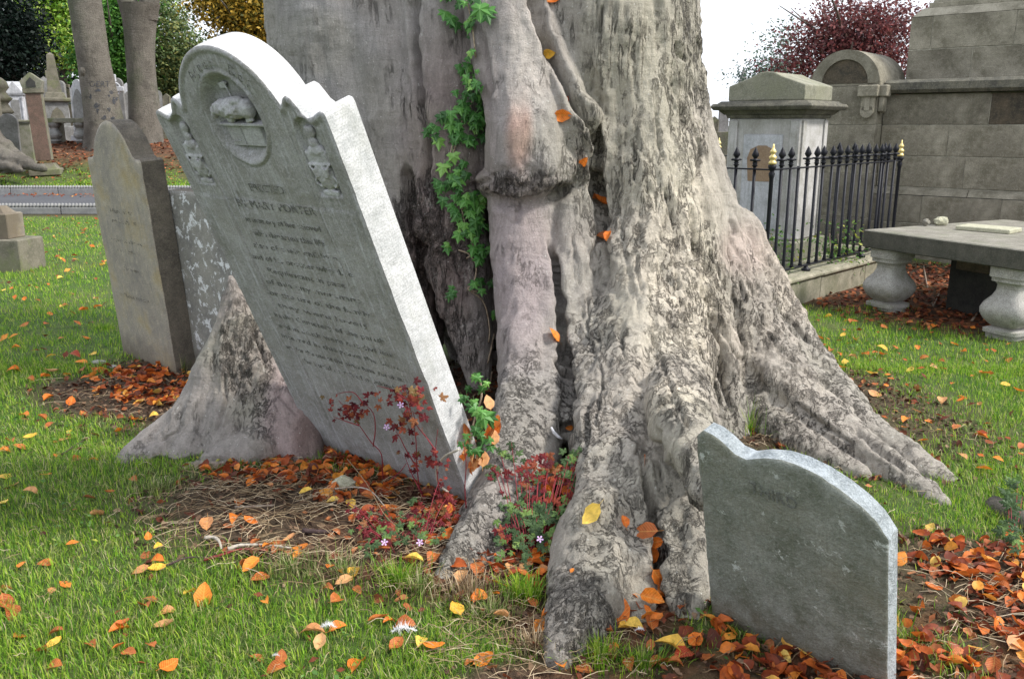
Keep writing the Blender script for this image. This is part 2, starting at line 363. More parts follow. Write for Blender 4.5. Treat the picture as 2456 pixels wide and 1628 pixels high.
def _ground():
    m = NT('ground'); b = m.attr('bare'); v = m.map(1.0)
    n1 = m.noise(1.1, v, 6, .6); n2 = m.noise(14, v, 6, .7); n3 = m.noise(70, v, 4, .75)
    g = m.ramp(n2, [(.3, (.030, .048, .012)), (.5, (.055, .105, .018)), (.7, (.10, .16, .03))])
    g = m.mix(m.ramp(n1, [(.45, 0.), (.7, .6)]), g, (.13, .13, .05))
    soil = m.ramp(n3, [(.25, (.018, .012, .008)), (.5, (.07, .045, .028)), (.75, (.16, .11, .07))])
    vc = m.n('TexVoronoi'); vc.inputs['Scale'].default_value = 22; m.t.links.new(v, vc.inputs['Vector'])
    sp = m.n('SeparateColor'); m.t.links.new(vc.outputs['Color'], sp.inputs[0])
    lf = m.ramp(sp.outputs[0], [(0, (.06, .03, .018)), (.35, (.13, .05, .022)), (.6, (.22, .075, .03)), (.85, (.30, .12, .05)), (1, (.08, .045, .03))], 'CONSTANT')
    lit = m.mix(m.ramp(n1, [(.35, .25), (.6, .75)]), soil, lf)
    lit = m.mix(m.attr('litter'), soil, lit)
    col = m.mix(b, g, lit)
    h = m.math('ADD', m.math('MULTIPLY', n3, .5), n2)
    h = m.math('ADD', h, m.math('MULTIPLY', m.math('MULTIPLY', sp.outputs[1], b), .6))
    return m.done(col, .95, m.bump(h, .9, .03))
M['ground'] = _ground()
M['grass'] = leafmat('grass', [(0, (.055, .15, .012)), (.35, (.14, .31, .02)), (.65, (.28, .48, .035)), (.86, (.43, .55, .06)), (.95, (.45, .45, .15)), (1, (.55, .48, .25))], .45, rough=.5)
M['grass_dull'] = leafmat('grass_dull', [(0, (.05, .10, .02)), (.3, (.12, .20, .035)), (.55, (.22, .30, .07)), (.75, (.34, .36, .14)), (1, (.56, .50, .30))], .35, rough=.6)
M['straw'] = leafmat('straw', [(0, (.10, .06, .035)), (.4, (.24, .165, .09)), (.75, (.42, .32, .19)), (1, (.58, .48, .34))], .2, rough=.7)
M['mulch'] = leafmat('mulch', [(0, (.035, .02, .013)), (.4, (.09, .05, .03)), (.7, (.17, .10, .06)), (1, (.28, .19, .12))], .05, rough=.8)
M['litter_leaf'] = leafmat('litter_leaf', [(0, (.10, .025, .012)), (.3, (.26, .05, .015)), (.55, (.45, .10, .02)), (.82, (.64, .18, .03)), (.95, (.74, .32, .05)), (1, (.7, .5, .12))], .25)
M['litter_dark'] = leafmat('litter_dark', [(0, (.06, .02, .012)), (.4, (.17, .045, .02)), (.75, (.30, .09, .03)), (1, (.42, .17, .07))], .1, rough=.8)
def beechleaf(name, a, b): return leafmat(name, [(0, a), (1, b)], .25, veins=.35, objrnd=True)
LEAFC = {'orange': beechleaf('leaf_orange', (.68, .14, .015), (.80, .25, .03)), 'yellow': beechleaf('leaf_yellow', (.85, .46, .05), (.85, .60, .12)),
         'russet': beechleaf('leaf_russet', (.36, .085, .025), (.52, .14, .035)), 'tan': beechleaf('leaf_tan', (.58, .25, .10), (.66, .36, .17)),
         'red': beechleaf('leaf_red', (.34, .03, .02), (.5, .07, .03))}
def _ivy():
    m = NT('ivy_leaf'); oi = m.n('ObjectInfo').outputs['Random']
    c = m.ramp(oi, [(0, (.025, .085, .018)), (.5, (.05, .16, .03)), (.85, (.10, .26, .05)), (1, (.2, .36, .08))])
    n = m.noise(40, None, 3, .6); sx = m.n('SeparateXYZ'); m.t.links.new(m.tc.outputs['Object'], sx.inputs[0])
    c = m.mix(m.math('MULTIPLY', m.ramp(m.math('ABSOLUTE', sx.outputs[0]), [(0, 1.), (.035, 0.)]), .4), c, (.25, .42, .16))
    c = m.mix(1, c, m.ramp(n, [(.3, .75), (.7, 1.2)]), 'MULTIPLY'); return m.done(c, .38, m.bump(n, .2, .004))
M['ivy'] = _ivy()
M['vine'] = stone('vine', (.42, .34, .24), (.22, .16, .11), (.6, .52, .4), 20, bump=.4)
M['herb_red'] = leafmat('herb_red', [(0, (.08, .008, .012)), (.4, (.19, .018, .025)), (.7, (.30, .05, .03)), (.88, (.36, .12, .05)), (1, (.16, .14, .05))], .35, objrnd=True)
M['herb_green'] = leafmat('herb_green', [(0, (.03, .06, .02)), (.4, (.06, .11, .04)), (.7, (.10, .17, .06)), (.9, (.15, .26, .06)), (1, (.2, .3, .08))], .3, objrnd=True)
M['herb_stem'] = stone('herb_stem', (.25, .02, .035), (.14, .015, .02), (.4, .08, .06), 20, bump=.1, rough=.5)
M['petal'] = leafmat('petal', [(0, (.72, .42, .82)), (1, (.82, .58, .9))], .3)
M['petal_eye'] = leafmat('petal_eye', [(0, (.9, .85, .8)), (1, (.9, .85, .8))], .1)
M['feather'] = leafmat('feather', [(0, (.85, .85, .87)), (1, (.92, .92, .94))], .4)
M['twig'] = stone('twig', (.30, .25, .19), (.16, .11, .08), (.55, .5, .42), 20, streak=((.1, .05, .04), .5), bump=.6)
M['twig_pale'] = stone('twig_pale', (.55, .50, .42), (.35, .3, .24), (.72, .68, .6), 20, bump=.6)
M['twig_dark'] = stone('twig_dark', (.09, .06, .055), (.05, .03, .03), (.16, .12, .11), 20, bump=.6)
M['pale_rock'] = stone('pale_rock', (.50, .49, .36), (.38, .37, .26), (.7, .69, .62), 8, bump=.8)
def _bark(name='bark', bg=False):
    m = NT(name)
    v = m.map(1.0); vs = m.map((1, 1, .22)); vh = m.map((.5, .5, 2.2))
    tint = m.attr('tint', 'Color') if not bg else None
    rough = m.attr('rough') if not bg else None
    n1 = m.noise(5, v, 8, .7); n2 = m.noise(34, vs, 8, .75, .6); n3 = m.noise(130, v, 4, .8); n4 = m.noise(16, vh, 4, .7)
    if bg: col = m.ramp(m.noise(1.0, v, 5, .6), [(.3, (.085, .075, .062)), (.5, (.155, .14, .118)), (.7, (.10, .105, .07))])
    else: col = tint
    col = m.mix(1, col, m.ramp(n1, [(.28, .84), (.5, 1.), (.72, 1.18)]), 'MULTIPLY')
    col = m.mix(1, col, m.ramp(n2, [(.25, .68), (.5, 1.), (.75, 1.24)]), 'MULTIPLY')
    col = m.mix(1, col, m.ramp(n3, [(.3, .82), (.7, 1.18)]), 'MULTIPLY')
    # pale crustose lichen freckles
    lf = m.ramp(m.noise(75, v, 2, .5), [(.70, 0.), (.73, 1.)])
    col = m.mix(m.math('MULTIPLY', lf, .6), col, (.62, .62, .58))
    if bg:
        bl_ = m.ramp(m.noise(2.6, v, 6, .7), [(.54, 0.), (.62, 1.)]); col = m.mix(m.math('MULTIPLY', bl_, .5), col, (.06, .055, .045))
        return m.done(col, .9, m.bump(m.math('ADD', n2, n4), .8, .04))
    # scaly plates where the bark has broken up
    nw = m.n('VectorMath', _operation='ADD'); m.t.links.new(m.map((1, 1, .55)), nw.inputs[0])
    dn = m.n('TexNoise'); dn.inputs['Scale'].default_value = 24; dn.inputs['Detail'].default_value = 5; m.t.links.new(m.tc.outputs['Object'], dn.inputs['Vector'])
    sc = m.n('VectorMath', _operation='SCALE'); m.t.links.new(dn.outputs['Color'], sc.inputs[0]); sc.inputs['Scale'].default_value = .06
    m.t.links.new(sc.outputs[0], nw.inputs[1])
    vd = m.n('TexVoronoi', _feature='DISTANCE_TO_EDGE'); vd.inputs['Scale'].default_value = 17; m.t.links.new(nw.outputs[0], vd.inputs['Vector'])
    vd2 = m.n('TexVoronoi', _feature='DISTANCE_TO_EDGE'); vd2.inputs['Scale'].default_value = 52; m.t.links.new(nw.outputs[0], vd2.inputs['Vector'])
    e1 = m.ramp(vd.outputs[0], [(0, 0.), (.05, 1.)]); e2 = m.ramp(vd2.outputs[0], [(0, 0.), (.09, 1.)])
    plates = m.math('MULTIPLY', e1, m.math('ADD', m.math('MULTIPLY', e2, .5), .5))
    nb = m.noise(11, m.map((1, 1, .45)), 6, .75)
    gate = m.ramp(m.math('ADD', m.math('MULTIPLY', rough, .75), m.math('MULTIPLY', m.math('SUBTRACT', nb, .5), 2.6)), [(.52, 0.), (.75, 1.)])
    crack = m.math('MULTIPLY', m.math('SUBTRACT', 1., plates), gate)
    col = m.mix(m.math('MULTIPLY', crack, .75), col, (.05, .042, .036))
    # long vertical fissures and short flaking edges
    nf = m.noise(13, m.map((1, 1, .13)), 6, .7, .3); fis = m.ramp(m.math('ABSOLUTE', m.math('SUBTRACT', nf, .5)), [(0, 1.), (.026, 0.)])
    fg = m.ramp(m.math('ADD', m.math('MULTIPLY', rough, .6), m.math('SUBTRACT', m.noise(4, v, 3, .6), .3)), [(.35, 0.), (.6, 1.)])
    fis = m.math('MULTIPLY', fis, fg); col = m.mix(m.math('MULTIPLY', fis, .8), col, (.045, .038, .032))
    nk = m.noise(19, m.map((1, 1, .6)), 7, .72); flake = m.ramp(nk, [(.49, 0.), (.505, 1.), (.58, .3), (1, .3)]); flk = m.math('MULTIPLY', flake, gate)
    edge = m.ramp(m.math('ABSOLUTE', m.math('SUBTRACT', nk, .492)), [(0, 1.), (.007, 0.)]); col = m.mix(m.math('MULTIPLY', m.math('MULTIPLY', edge, fg), .8), col, (.045, .038, .032))
    nk2 = m.noise(40, m.map((1, 1, .5)), 5, .7); edge2 = m.ramp(m.math('ABSOLUTE', m.math('SUBTRACT', nk2, .47)), [(0, 1.), (.008, 0.)]); col = m.mix(m.math('MULTIPLY', m.math('MULTIPLY', edge2, fg), .65), col, (.05, .042, .036))
    pale = m.ramp(m.noise(26, m.map((1, 1, .35)), 6, .8), [(.55, 0.), (.7, 1.)]); col = m.mix(m.math('MULTIPLY', m.math('MULTIPLY', pale, fg), .45), col, (.58, .56, .50))
    h = m.math('ADD', m.math('MULTIPLY', n2, .8), m.math('ADD', m.math('MULTIPLY', n3, .3), m.math('MULTIPLY', n4, .45)))
    h = m.math('SUBTRACT', m.math('ADD', h, m.math('MULTIPLY', flk, .7)), m.math('MULTIPLY', fis, 1.2))
    h = m.math('SUBTRACT', h, m.math('MULTIPLY', crack, 1.6))
    return m.done(col, .88, m.bump(h, 1.0, .02))
M['bark'] = _bark()
M['bark_far'] = _bark('bark_far', True)
M['heartwood'] = stone('heartwood', (.33, .17, .10), (.2, .09, .06), (.45, .27, .17), 8, bump=.5)
M['paint_marks'] = worn(stone('paint_marks', (.055, .06, .07), (.035, .04, .05), (.10, .11, .12), 8, bump=.2), .52)
def crownmat(n, *c): return leafmat(n, [(i/(len(c)-1), k) for i, k in enumerate(c)], .35, rough=.6)
M['cr_lime'] = crownmat('crown_lime', (.09, .20, .025), (.22, .42, .05), (.38, .60, .08), (.56, .72, .15), (.72, .80, .28))
M['cr_green'] = crownmat('crown_green', (.02, .07, .012), (.06, .18, .03), (.11, .28, .05), (.18, .38, .07))
M['cr_deep'] = crownmat('crown_deep', (.006, .016, .006), (.012, .03, .01), (.02, .05, .015))
M['cr_yew'] = crownmat('crown_yew', (.003, .008, .007), (.006, .014, .010), (.012, .028, .018))
M['cr_weep'] = crownmat('crown_weep', (.06, .10, .04), (.12, .19, .07), (.2, .27, .11), (.34, .33, .10))
M['cr_gold'] = crownmat('crown_gold', (.03, .04, .01), (.10, .10, .015), (.3, .22, .03), (.55, .36, .05), (.65, .45, .08))
M['cr_copper'] = crownmat('crown_copper', (.06, .025, .03), (.12, .045, .05), (.19, .065, .065), (.28, .085, .08), (.13, .10, .08))
M['cr_bluegreen'] = crownmat('crown_bluegreen', (.06, .10, .08), (.10, .16, .12), (.18, .26, .17))
M['shrub'] = leafmat('shrub', [(0, (.03, .09, .02)), (.4, (.09, .2, .04)), (.8, (.2, .34, .09)), (1, (.45, .42, .06))], .35)

# ================================================================ GROUND
def build_ground():
    def axis(lo, hi, d, far):
        a = list(np.arange(lo, hi+1e-6, d)); s = d
        while a[-1] < far: s *= 1.12; a.append(a[-1]+s)
        return a
    xr = axis(0, 4.2, .045, 260); xs = np.array([-v for v in xr[:0:-1]] + xr)
    ys = np.array([-60, -30, -14, -6, -2, 0, .8]+axis(1.3, 8.6, .045, 280))
    X, Y = np.meshgrid(xs, ys); X = X.ravel(); Y = Y.ravel(); Z = gz(X, Y)
    bm_ = bare_mask(X, Y)
    Z = Z + bm_*fbm(np.stack([X, Y, 0*X], -1), 11, 3, 5)*.018*(Y < 12)
    nx, ny = len(xs), len(ys); i = np.arange(nx-1)[None]+nx*np.arange(ny-1)[:, None]; i = i.ravel()
    me = np_mesh('ground', np.stack([X, Y, Z], -1), np.stack([i, i+1, i+nx+1, i+nx], -1))
    a = me.attributes.new('bare', 'FLOAT', 'POINT'); a.data.foreach_set('value', bm_.astype(np.float32))
    lit = np.clip(sstep(20, 23, Y)+ell(X, Y, 4.4, 7.4, 2, 1.5)+ell(X, Y, .2, 3.0, .8, .6)+ell(X, Y, .9, 2.0, .8, .5)*.8, 0, 1)
    a = me.attributes.new('litter', 'FLOAT', 'POINT'); a.data.foreach_set('value', lit.astype(np.float32))
    g = link_mesh('ground', me, M['ground'], smooth=True); tag(g, 'turf ground with bare litter patches', None, None, 'structure'); return g
GROUND = build_ground()

# path across the back left, with rope-topped kerbs
def build_path():
    xs = np.linspace(-16, 3, 40); V = []; F = []
    for x in xs:
        for y in (15.32, 17.2, 19.12): V.append((x, y, .034 + (.03 if y == 17.2 else 0)))
    for i in range(39):
        for k in range(2): F.append((i*3+k, i*3+3+k, i*3+4+k, i*3+k+1))
    me = bpy.data.meshes.new('path'); me.from_pydata(V, [], F); p = link_mesh('path', me, M['asphalt']); tag(p, kind='structure')
    for yk, hgt, nm in ((15.22, .12, 'near'), (19.22, .16, 'far')):
        r = thing('path_kerb', 'rope-topped stone kerb along the %s side of the asphalt path' % nm, 'kerb', (0, yk, 0), 0, 'rope-topped kerbs of the path')
        mb0 = None
        for k in range(18):
            x = -15.5+k*1.03
            if mb0 is None:
                b = MB().box((0, 0, hgt/2), (1.015, .09, hgt), bev=.012); mb0 = b.build('kerb_stone', M['path_kerb'], r)
                t = MB(); n = 100
                t_pts = [(-.505+1.01*i/n, 0, hgt+.028) for i in range(n+1)]; t.tube(t_pts, [.036+.011*math.sin(i*2*math.pi/6) for i in range(n+1)], 8)
                ro = t.build('rope_moulding', M['path_kerb'], mb0, smooth=True); blk = mb0; rop = ro
            else:
                blk = mb0.copy(); COL.objects.link(blk); blk.parent = r; rop = ro.copy(); COL.objects.link(rop); rop.parent = blk
            blk.location = (x, 0, 0)
build_path()

# ================================================================ THE BEECH
def bpt(px, py, d, lift=0):
    p = at(px, py, d=d); p.z += lift; return p
# strands: (px, py, distance, radius m) traced down each fused root and fold
STR = {
 'left_lobe': [(835, -420, 5.05, .44), (828, -100, 5.0, .44), (838, 150, 4.95, .42), (865, 400, 4.92, .38), (905, 620, 4.9, .33), (950, 800, 4.85, .27), (985, 960, 4.75, .2)],
 'left_fill': [(930, -420, 4.95, .34), (935, 0, 4.85, .32), (945, 250, 4.78, .27), (965, 450, 4.75, .2), (985, 600, 4.75, .16)],
 'ivy_col': [(1060, -420, 4.85, .31), (1062, 0, 4.75, .27), (1066, 200, 4.68, .24), (1075, 400, 4.62, .22), (1085, 560, 4.56, .19), (1110, 700, 4.5, .145), (1135, 810, 4.45, .105), (1148, 910, 4.42, .07)],
 'fold': [(1180, -420, 4.62, .22), (1205, -60, 4.52, .2), (1225, 90, 4.44, .185), (1245, 220, 4.36, .185), (1262, 320, 4.29, .20), (1270, 392, 4.27, .20)],
 'burl': [(1172, 440, 4.40, .07), (1205, 436, 4.29, .09), (1245, 446, 4.22, .105), (1300, 425, 4.22, .11), (1345, 402, 4.27, .095), (1375, 415, 4.32, .07)],
 'burl_lip': [(1200, 400, 4.36, .08), (1240, 425, 4.28, .08), (1285, 395, 4.26, .08)],
 'burl_top': [(1300, 300, 4.34, .09), (1330, 360, 4.3, .09)],
 'knuckle': [(1275, 20, 4.52, .14), (1310, 140, 4.44, .14), (1345, 230, 4.36, .125), (1380, 300, 4.3, .115), (1390, 352, 4.3, .09), (1390, 420, 4.32, .075)],
 'mid_leg': [(1250, 430, 4.38, .18), (1255, 560, 4.3, .168), (1262, 700, 4.18, .15), (1270, 820, 4.02, .15), (1272, 950, 3.8, .155), (1255, 1070, 3.5, .165), (1215, 1180, 3.22, .14), (1165, 1280, 2.98, .11), (1105, 1360, 2.8, .075), (1050, 1412, 2.66, .03)],
 'inner_strand': [(1390, 400, 4.42, .1), (1372, 520, 4.3, .11), (1378, 640, 4.22, .12), (1395, 760, 4.1, .13), (1425, 900, 3.85, .16), (1440, 1020, 3.55, .17)],
 'right_trunk': [(1430, -420, 4.9, .5), (1440, -50, 4.8, .47), (1468, 120, 4.72, .42), (1500, 280, 4.65, .36), (1530, 450, 4.5, .31), (1560, 620, 4.35, .28), (1580, 800, 4.1, .27), (1560, 950, 3.8, .25)],
 'front_leg': [(1540, 560, 4.35, .23), (1530, 760, 4.1, .24), (1505, 930, 3.75, .24), (1484, 1060, 3.4, .205), (1478, 1180, 3.08, .155), (1460, 1290, 2.82, .15), (1420, 1400, 2.6, .14), (1385, 1490, 2.42, .095), (1345, 1580, 2.25, .05)],
 'toe': [(1440, 1250, 2.8, .12), (1395, 1330, 2.72, .11), (1372, 1430, 2.55, .07), (1330, 1530, 2.33, .035)],
 'leg_ridge': [(1535, 700, 3.98, .07), (1512, 930, 3.52, .075), (1492, 1080, 3.18, .07), (1470, 1230, 2.83, .06), (1440, 1360, 2.58, .055), (1395, 1470, 2.38, .045), (1352, 1560, 2.24, .02)],
 'leg_ridge2': [(1440, 900, 3.65, .05), (1428, 1050, 3.3, .06), (1420, 1180, 2.98, .055), (1395, 1290, 2.72, .05), (1350, 1400, 2.52, .03)],
 'rootlet_b': [(1500, 1380, 2.7, .07), (1530, 1460, 2.52, .04), (1545, 1520, 2.42, .02)],
 'mid_ridge': [(1235, 900, 3.78, .07), (1215, 1050, 3.42, .07), (1180, 1170, 3.12, .055), (1130, 1270, 2.9, .045), (1070, 1350, 2.74, .025)], 'rootlet_c': [(1190, 1230, 3.05, .07), (1185, 1330, 2.85, .04), (1200, 1400, 2.74, .02)],
 'flare_a': [(1690, 560, 4.78, .17), (1760, 760, 4.6, .18), (1850, 900, 4.35, .15), (1960, 1020, 4.05, .12), (2070, 1100, 3.75, .08)], 'flare_b': [(1720, 780, 4.5, .15), (1780, 930, 4.25, .13), (1860, 1020, 4.0, .11), (1960, 1090, 3.75, .08), (2060, 1140, 3.55, .05)],
 'flare_c': [(1760, 560, 5.0, .15), (1850, 740, 4.85, .15), (1950, 890, 4.6, .12), (2050, 1000, 4.25, .09)], 'flare_ridge': [(1700, 560, 4.6, .08), (1755, 740, 4.42, .08), (1830, 880, 4.2, .075), (1930, 980, 3.98, .07), (2040, 1065, 3.74, .06), (2130, 1125, 3.55, .04)],
 'leg_flank': [(1530, 1180, 2.98, .13), (1525, 1300, 2.82, .12), (1510, 1400, 2.7, .09)],
 'side_root': [(1600, 930, 3.7, .2), (1628, 1040, 3.35, .16), (1640, 1150, 3.05, .15), (1650, 1270, 2.8, .13), (1660, 1390, 2.62, .11), (1655, 1480, 2.5, .07)],
 'wrap_root': [(1600, 900, 3.75, .13), (1625, 1000, 3.2, .11), (1652, 1070, 2.82, .09), (1672, 1120, 2.68, .07), (1682, 1180, 2.6, .05)],
 'fibrous': [(1600, 330, 4.6, .2), (1640, 520, 4.5, .19), (1662, 700, 4.36, .18), (1690, 860, 4.2, .17), (1722, 1000, 4.05, .15), (1745, 1080, 3.95, .1)],
 'buttress': [(1560, 150, 4.8, .22), (1618, 330, 4.75, .21), (1668, 500, 4.7, .2), (1725, 660, 4.6, .2), (1800, 820, 4.42, .2), (1885, 940, 4.2, .17), (1985, 1030, 3.95, .14), (2080, 1100, 3.7, .1), (2165, 1150, 3.5, .07), (2260, 1210, 3.3, .03)],
 'back_ridge': [(1610, -420, 5.1, .2), (1600, 0, 5.0, .17), (1625, 200, 4.95, .15), (1668, 380, 4.92, .14), (1712, 520, 4.88, .13), (1768, 660, 4.82, .13), (1838, 790, 4.7, .125), (1915, 900, 4.5, .11), (2010, 985, 4.2, .115), (2110, 1065, 3.9, .10), (2210, 1130, 3.65, .075), (2310, 1185, 3.5, .035)],
 'buttress_web': [(1700, 600, 4.85, .15), (1780, 800, 4.65, .15), (1880, 930, 4.45, .12), (2000, 1040, 4.1, .08), (2120, 1120, 3.75, .05)],
 'knob': [(2010, 985, 3.98, .06), (2028, 1010, 3.93, .06)],
 'back_left_root': [(900, 700, 5.2, .3), (760, 900, 5.3, .2), (600, 980, 5.5, .1)],
}
ROOTL = {
 'r_apex': [(553, 668, 4.02, .012), (566, 730, 4.0, .04), (592, 800, 3.98, .07), (628, 880, 3.93, .10), (672, 970, 3.85, .12), (712, 1050, 3.75, .11), (735, 1120, 3.66, .08)],
 'r_mid': [(560, 740, 4.0, .04), (560, 840, 3.97, .085), (560, 940, 3.92, .125), (560, 1030, 3.84, .14), (552, 1120, 3.72, .11)],
 'r_left': [(545, 790, 4.0, .05), (510, 900, 3.97, .09), (465, 990, 3.92, .11), (410, 1060, 3.84, .09), (340, 1105, 3.76, .06), (255, 1132, 3.72, .022)],
 'r_low': [(640, 1070, 3.74, .12), (540, 1125, 3.66, .11), (450, 1150, 3.64, .08)],
 'r_f1': [(556, 700, 4.02, .03), (545, 800, 4.0, .07), (515, 920, 3.95, .11), (480, 1040, 3.86, .12), (440, 1120, 3.74, .09)],
 'r_f2': [(575, 760, 4.0, .06), (610, 900, 3.94, .12), (640, 1010, 3.84, .14), (650, 1090, 3.74, .11)],
 'r_f3': [(470, 960, 3.95, .07), (400, 1040, 3.88, .08), (330, 1090, 3.8, .065), (270, 1115, 3.77, .03)],
 'r_back': [(590, 850, 4.1, .08), (700, 950, 4.3, .14), (860, 980, 4.6, .18), (980, 960, 4.8, .2)],
}
CRACKS = [  # (points px, width px, depth m)
 ([(985, -500), (990, -150), (996, 60), (1003, 199), (1011, 260), (1028, 344), (1026, 432), (1035, 540)], 8, .065), ([(973, 383), (988, 478), (1015, 555), (1010, 640)], 13, .07),
 ([(1120, -400), (1137, 0), (1150, 100), (1166, 200), (1168, 290), (1145, 340)], 8, .035),
 ([(1265, -600), (1276, -160), (1284, 10), (1295, 60), (1316, 126), (1350, 184), (1384, 250), (1424, 306), (1434, 352), (1426, 398), (1430, 451), (1447, 536), (1451, 607), (1451, 665), (1443, 734)], 10, .095),
 ([(1160, 440), (1191, 482), (1244, 494), (1321, 470), (1380, 436)], 13, .035), ([(1240, 490), (1238, 540)], 6, .02),
 ([(1311, 560), (1325, 619), (1340, 711), (1344, 780), (1355, 837), (1364, 913), (1366, 990), (1362, 1067)], 10, .10), ([(1350, 800), (1362, 880), (1366, 980), (1358, 1060)], 17, .12),
 ([(1537, 1080), (1553, 1180), (1569, 1256), (1577, 1320), (1581, 1380), (1585, 1473)], 9, .10), ([(1570, 1280), (1582, 1380), (1586, 1480)], 16, .12),
 ([(1623, 92), (1627, 126), (1642, 153)], 4, .03), ([(1673, 325), (1677, 363), (1665, 448)], 5, .03), ([(1645, 60), (1655, 180), (1668, 240)], 4, .02),
 ([(1651, 498), (1682, 644), (1713, 789), (1745, 935), (1765, 1018)], 10, .06), ([(1600, 560), (1625, 700), (1650, 850)], 4, .014), ([(1550, 640), (1562, 800), (1580, 900)], 4, .012),
 ([(1390, 690), (1400, 760), (1440, 900)], 4, .01), ([(1480, 480), (1500, 600), (1520, 740)], 4, .01), ([(1560, 250), (1575, 330), (1570, 400)], 4, .012),
 ([(1190, 430), (1150, 440), (1115, 450)], 5, .02), ([(1055, 560), (1090, 640), (1120, 700)], 6, .02), ([(1480, 1040), (1500, 1130), (1500, 1200)], 4, .012), ([(1460, 1120), (1450, 1220), (1462, 1330)], 4, .012),
 ([(1900, 960), (1960, 1010), (2060, 1075)], 6, .02), ([(2040, 1010), (2100, 1075), (2180, 1135)], 6, .03), ([(1850, 820), (1880, 860), (1940, 880)], 5, .02), ([(1800, 700), (1830, 780), (1870, 810)], 4, .015),
 ([(1378, 1520), (1400, 1480), (1425, 1440)], 5, .02),
]
_r = random.Random(5)
for _k in range(70):
    _x = _r.uniform(1370, 1700); _y = _r.uniform(-60, 1150)
    if _k > 52: _x, _y = _r.uniform(1680, 1850), _r.uniform(480, 800)
    _p = [(_x, _y)]; _L = _r.uniform(40, 190)
    for _i in range(5):
        _s = max(0, min(.42, (_x-1420)/900))+max(0, min(1, (_y-600)/350))*max(0, min(1, (_x-1620)/300))*.95
        if _x < 1560 and _y > 950: _s = -.25
        _y += _L/5; _x += _L/5*(_s+_r.uniform(-.28, .28)); _p.append((_x, _y))
    CRACKS.append((_p, _r.uniform(2.6, 5), _r.uniform(.008, .026)))
CRACKS_L = [([(600, 700), (610, 800), (650, 900)], 4, .02), ([(530, 900), (545, 960), (520, 1040)], 4, .015), ([(330, 1128), (375, 1100), (420, 1106), (470, 1095), (520, 1100), (560, 1102)], 4, .02), ([(375, 1060), (420, 1035), (440, 1010)], 3, .012), ([(690, 900), (668, 940), (715, 1000)], 6, .012)]
def poly_t(X, Y, pts):
    seg = [math.hypot(x1-x0, y1-y0) for (x0, y0), (x1, y1) in zip(pts[:-1], pts[1:])]; tot = sum(seg); acc = 0
    best = np.full(X.shape, 1e9); T = np.zeros(X.shape)
    for ((x0, y0), (x1, y1)), sl in zip(zip(pts[:-1], pts[1:]), seg):
        dx, dy = x1-x0, y1-y0; t = np.clip(((X-x0)*dx+(Y-y0)*dy)/(dx*dx+dy*dy), 0, 1); d = np.hypot(X-x0-t*dx, Y-y0-t*dy); k = d < best
        best = np.where(k, d, best); T = np.where(k, (acc+t*sl)/tot, T); acc += sl
    return best, T
def poly_dist(X, Y, pts):
    best = np.full(X.shape, 1e9)
    for (x0, y0), (x1, y1) in zip(pts[:-1], pts[1:]):
        dx, dy = x1-x0, y1-y0; t = np.clip(((X-x0)*dx+(Y-y0)*dy)/(dx*dx+dy*dy), 0, 1)
        best = np.minimum(best, np.hypot(X-x0-t*dx, Y-y0-t*dy))
    return best
def crop_mesh(me, keep):
    bm = bmesh.new(); bm.from_mesh(me); bmesh.ops.delete(bm, geom=[f for f in bm.faces if not keep(f.calc_center_median())], context='FACES'); bm.to_mesh(me); bm.free(); return me
def fuse2(strands, fine, coarse, smooth, extra, inside):
    a = crop_mesh(fuse(strands, fine, smooth, extra), inside)
    b = crop_mesh(fuse(strands, coarse, 2, extra), lambda c: not inside(c+Vector((0, -.03, -.03)) if c.z > 1 else c+Vector((0, -.03, 0))) )
    bm = bmesh.new(); bm.from_mesh(a); bm.from_mesh(b); bm.to_mesh(a); bm.free(); a.polygons.foreach_set('use_smooth', [True]*len(a.polygons)); return a
def fuse(strands, voxel, smooth, extra=None):
    mb = MB()
    for pts in strands.values():
        q = [(*bpt(a, b, d), r) for a, b, d, r in pts]; q = catmull(q, 5)
        P = [Vector(v[:3]) for v in q]; R = [max(v[3], .006) for v in q]
        # rounded ends
        d0 = (P[0]-P[1]).normalized(); d1 = (P[-1]-P[-2]).normalized()
        P = [P[0]+d0*R[0]*.9, P[0]+d0*R[0]*.6]+P+[P[-1]+d1*R[-1]*.6, P[-1]+d1*R[-1]*.9]; R = [R[0]*.35, R[0]*.8]+R+[R[-1]*.8, R[-1]*.35]
        mb.tube(P, R, 18)
    if extra: extra(mb)
    me = bpy.data.meshes.new('f'); me.from_pydata(mb.v, [], mb.f); ob = bpy.data.objects.new('f', me); COL.objects.link(ob)
    r = ob.modifiers.new('r', 'REMESH'); r.mode = 'VOXEL'; r.voxel_size = voxel; r.adaptivity = 0
    s = ob.modifiers.new('s', 'SMOOTH'); s.iterations = smooth; s.factor = .5
    ev = ob.evaluated_get(bpy.context.evaluated_depsgraph_get()); out = bpy.data.meshes.new_from_object(ev)
    bpy.data.objects.remove(ob); bpy.data.meshes.remove(me); return out
def core(mb):
    # the heart of the trunk, standing back from the fused strands
    prof = [(.35, -.1), (.5, .3), (.62, .8), (.74, 1.4), (.84, 2.2), (.85, 3.2), (.88, 5.2)]
    mb.lathe(prof, 28, (-.02, 5.62, 0))
    mb.lathe([(.6, -.1), (.5, .4), (.42, 1.2)], 20, (.75, 5.1, 0)); mb.lathe([(.3, -.1), (.3, .5), (.3, 1.2)], 16, (.45, 4.75, 0))
def normals_of(me):
    n = np.empty(len(me.vertices)*3, np.float32); me.vertex_normals.foreach_get('vector', n); return n.reshape(-1, 3).astype(float)
def coords_of(me):
    v = np.empty(len(me.vertices)*3, np.float32); me.vertices.foreach_get('co', v); return v.reshape(-1, 3).astype(float)
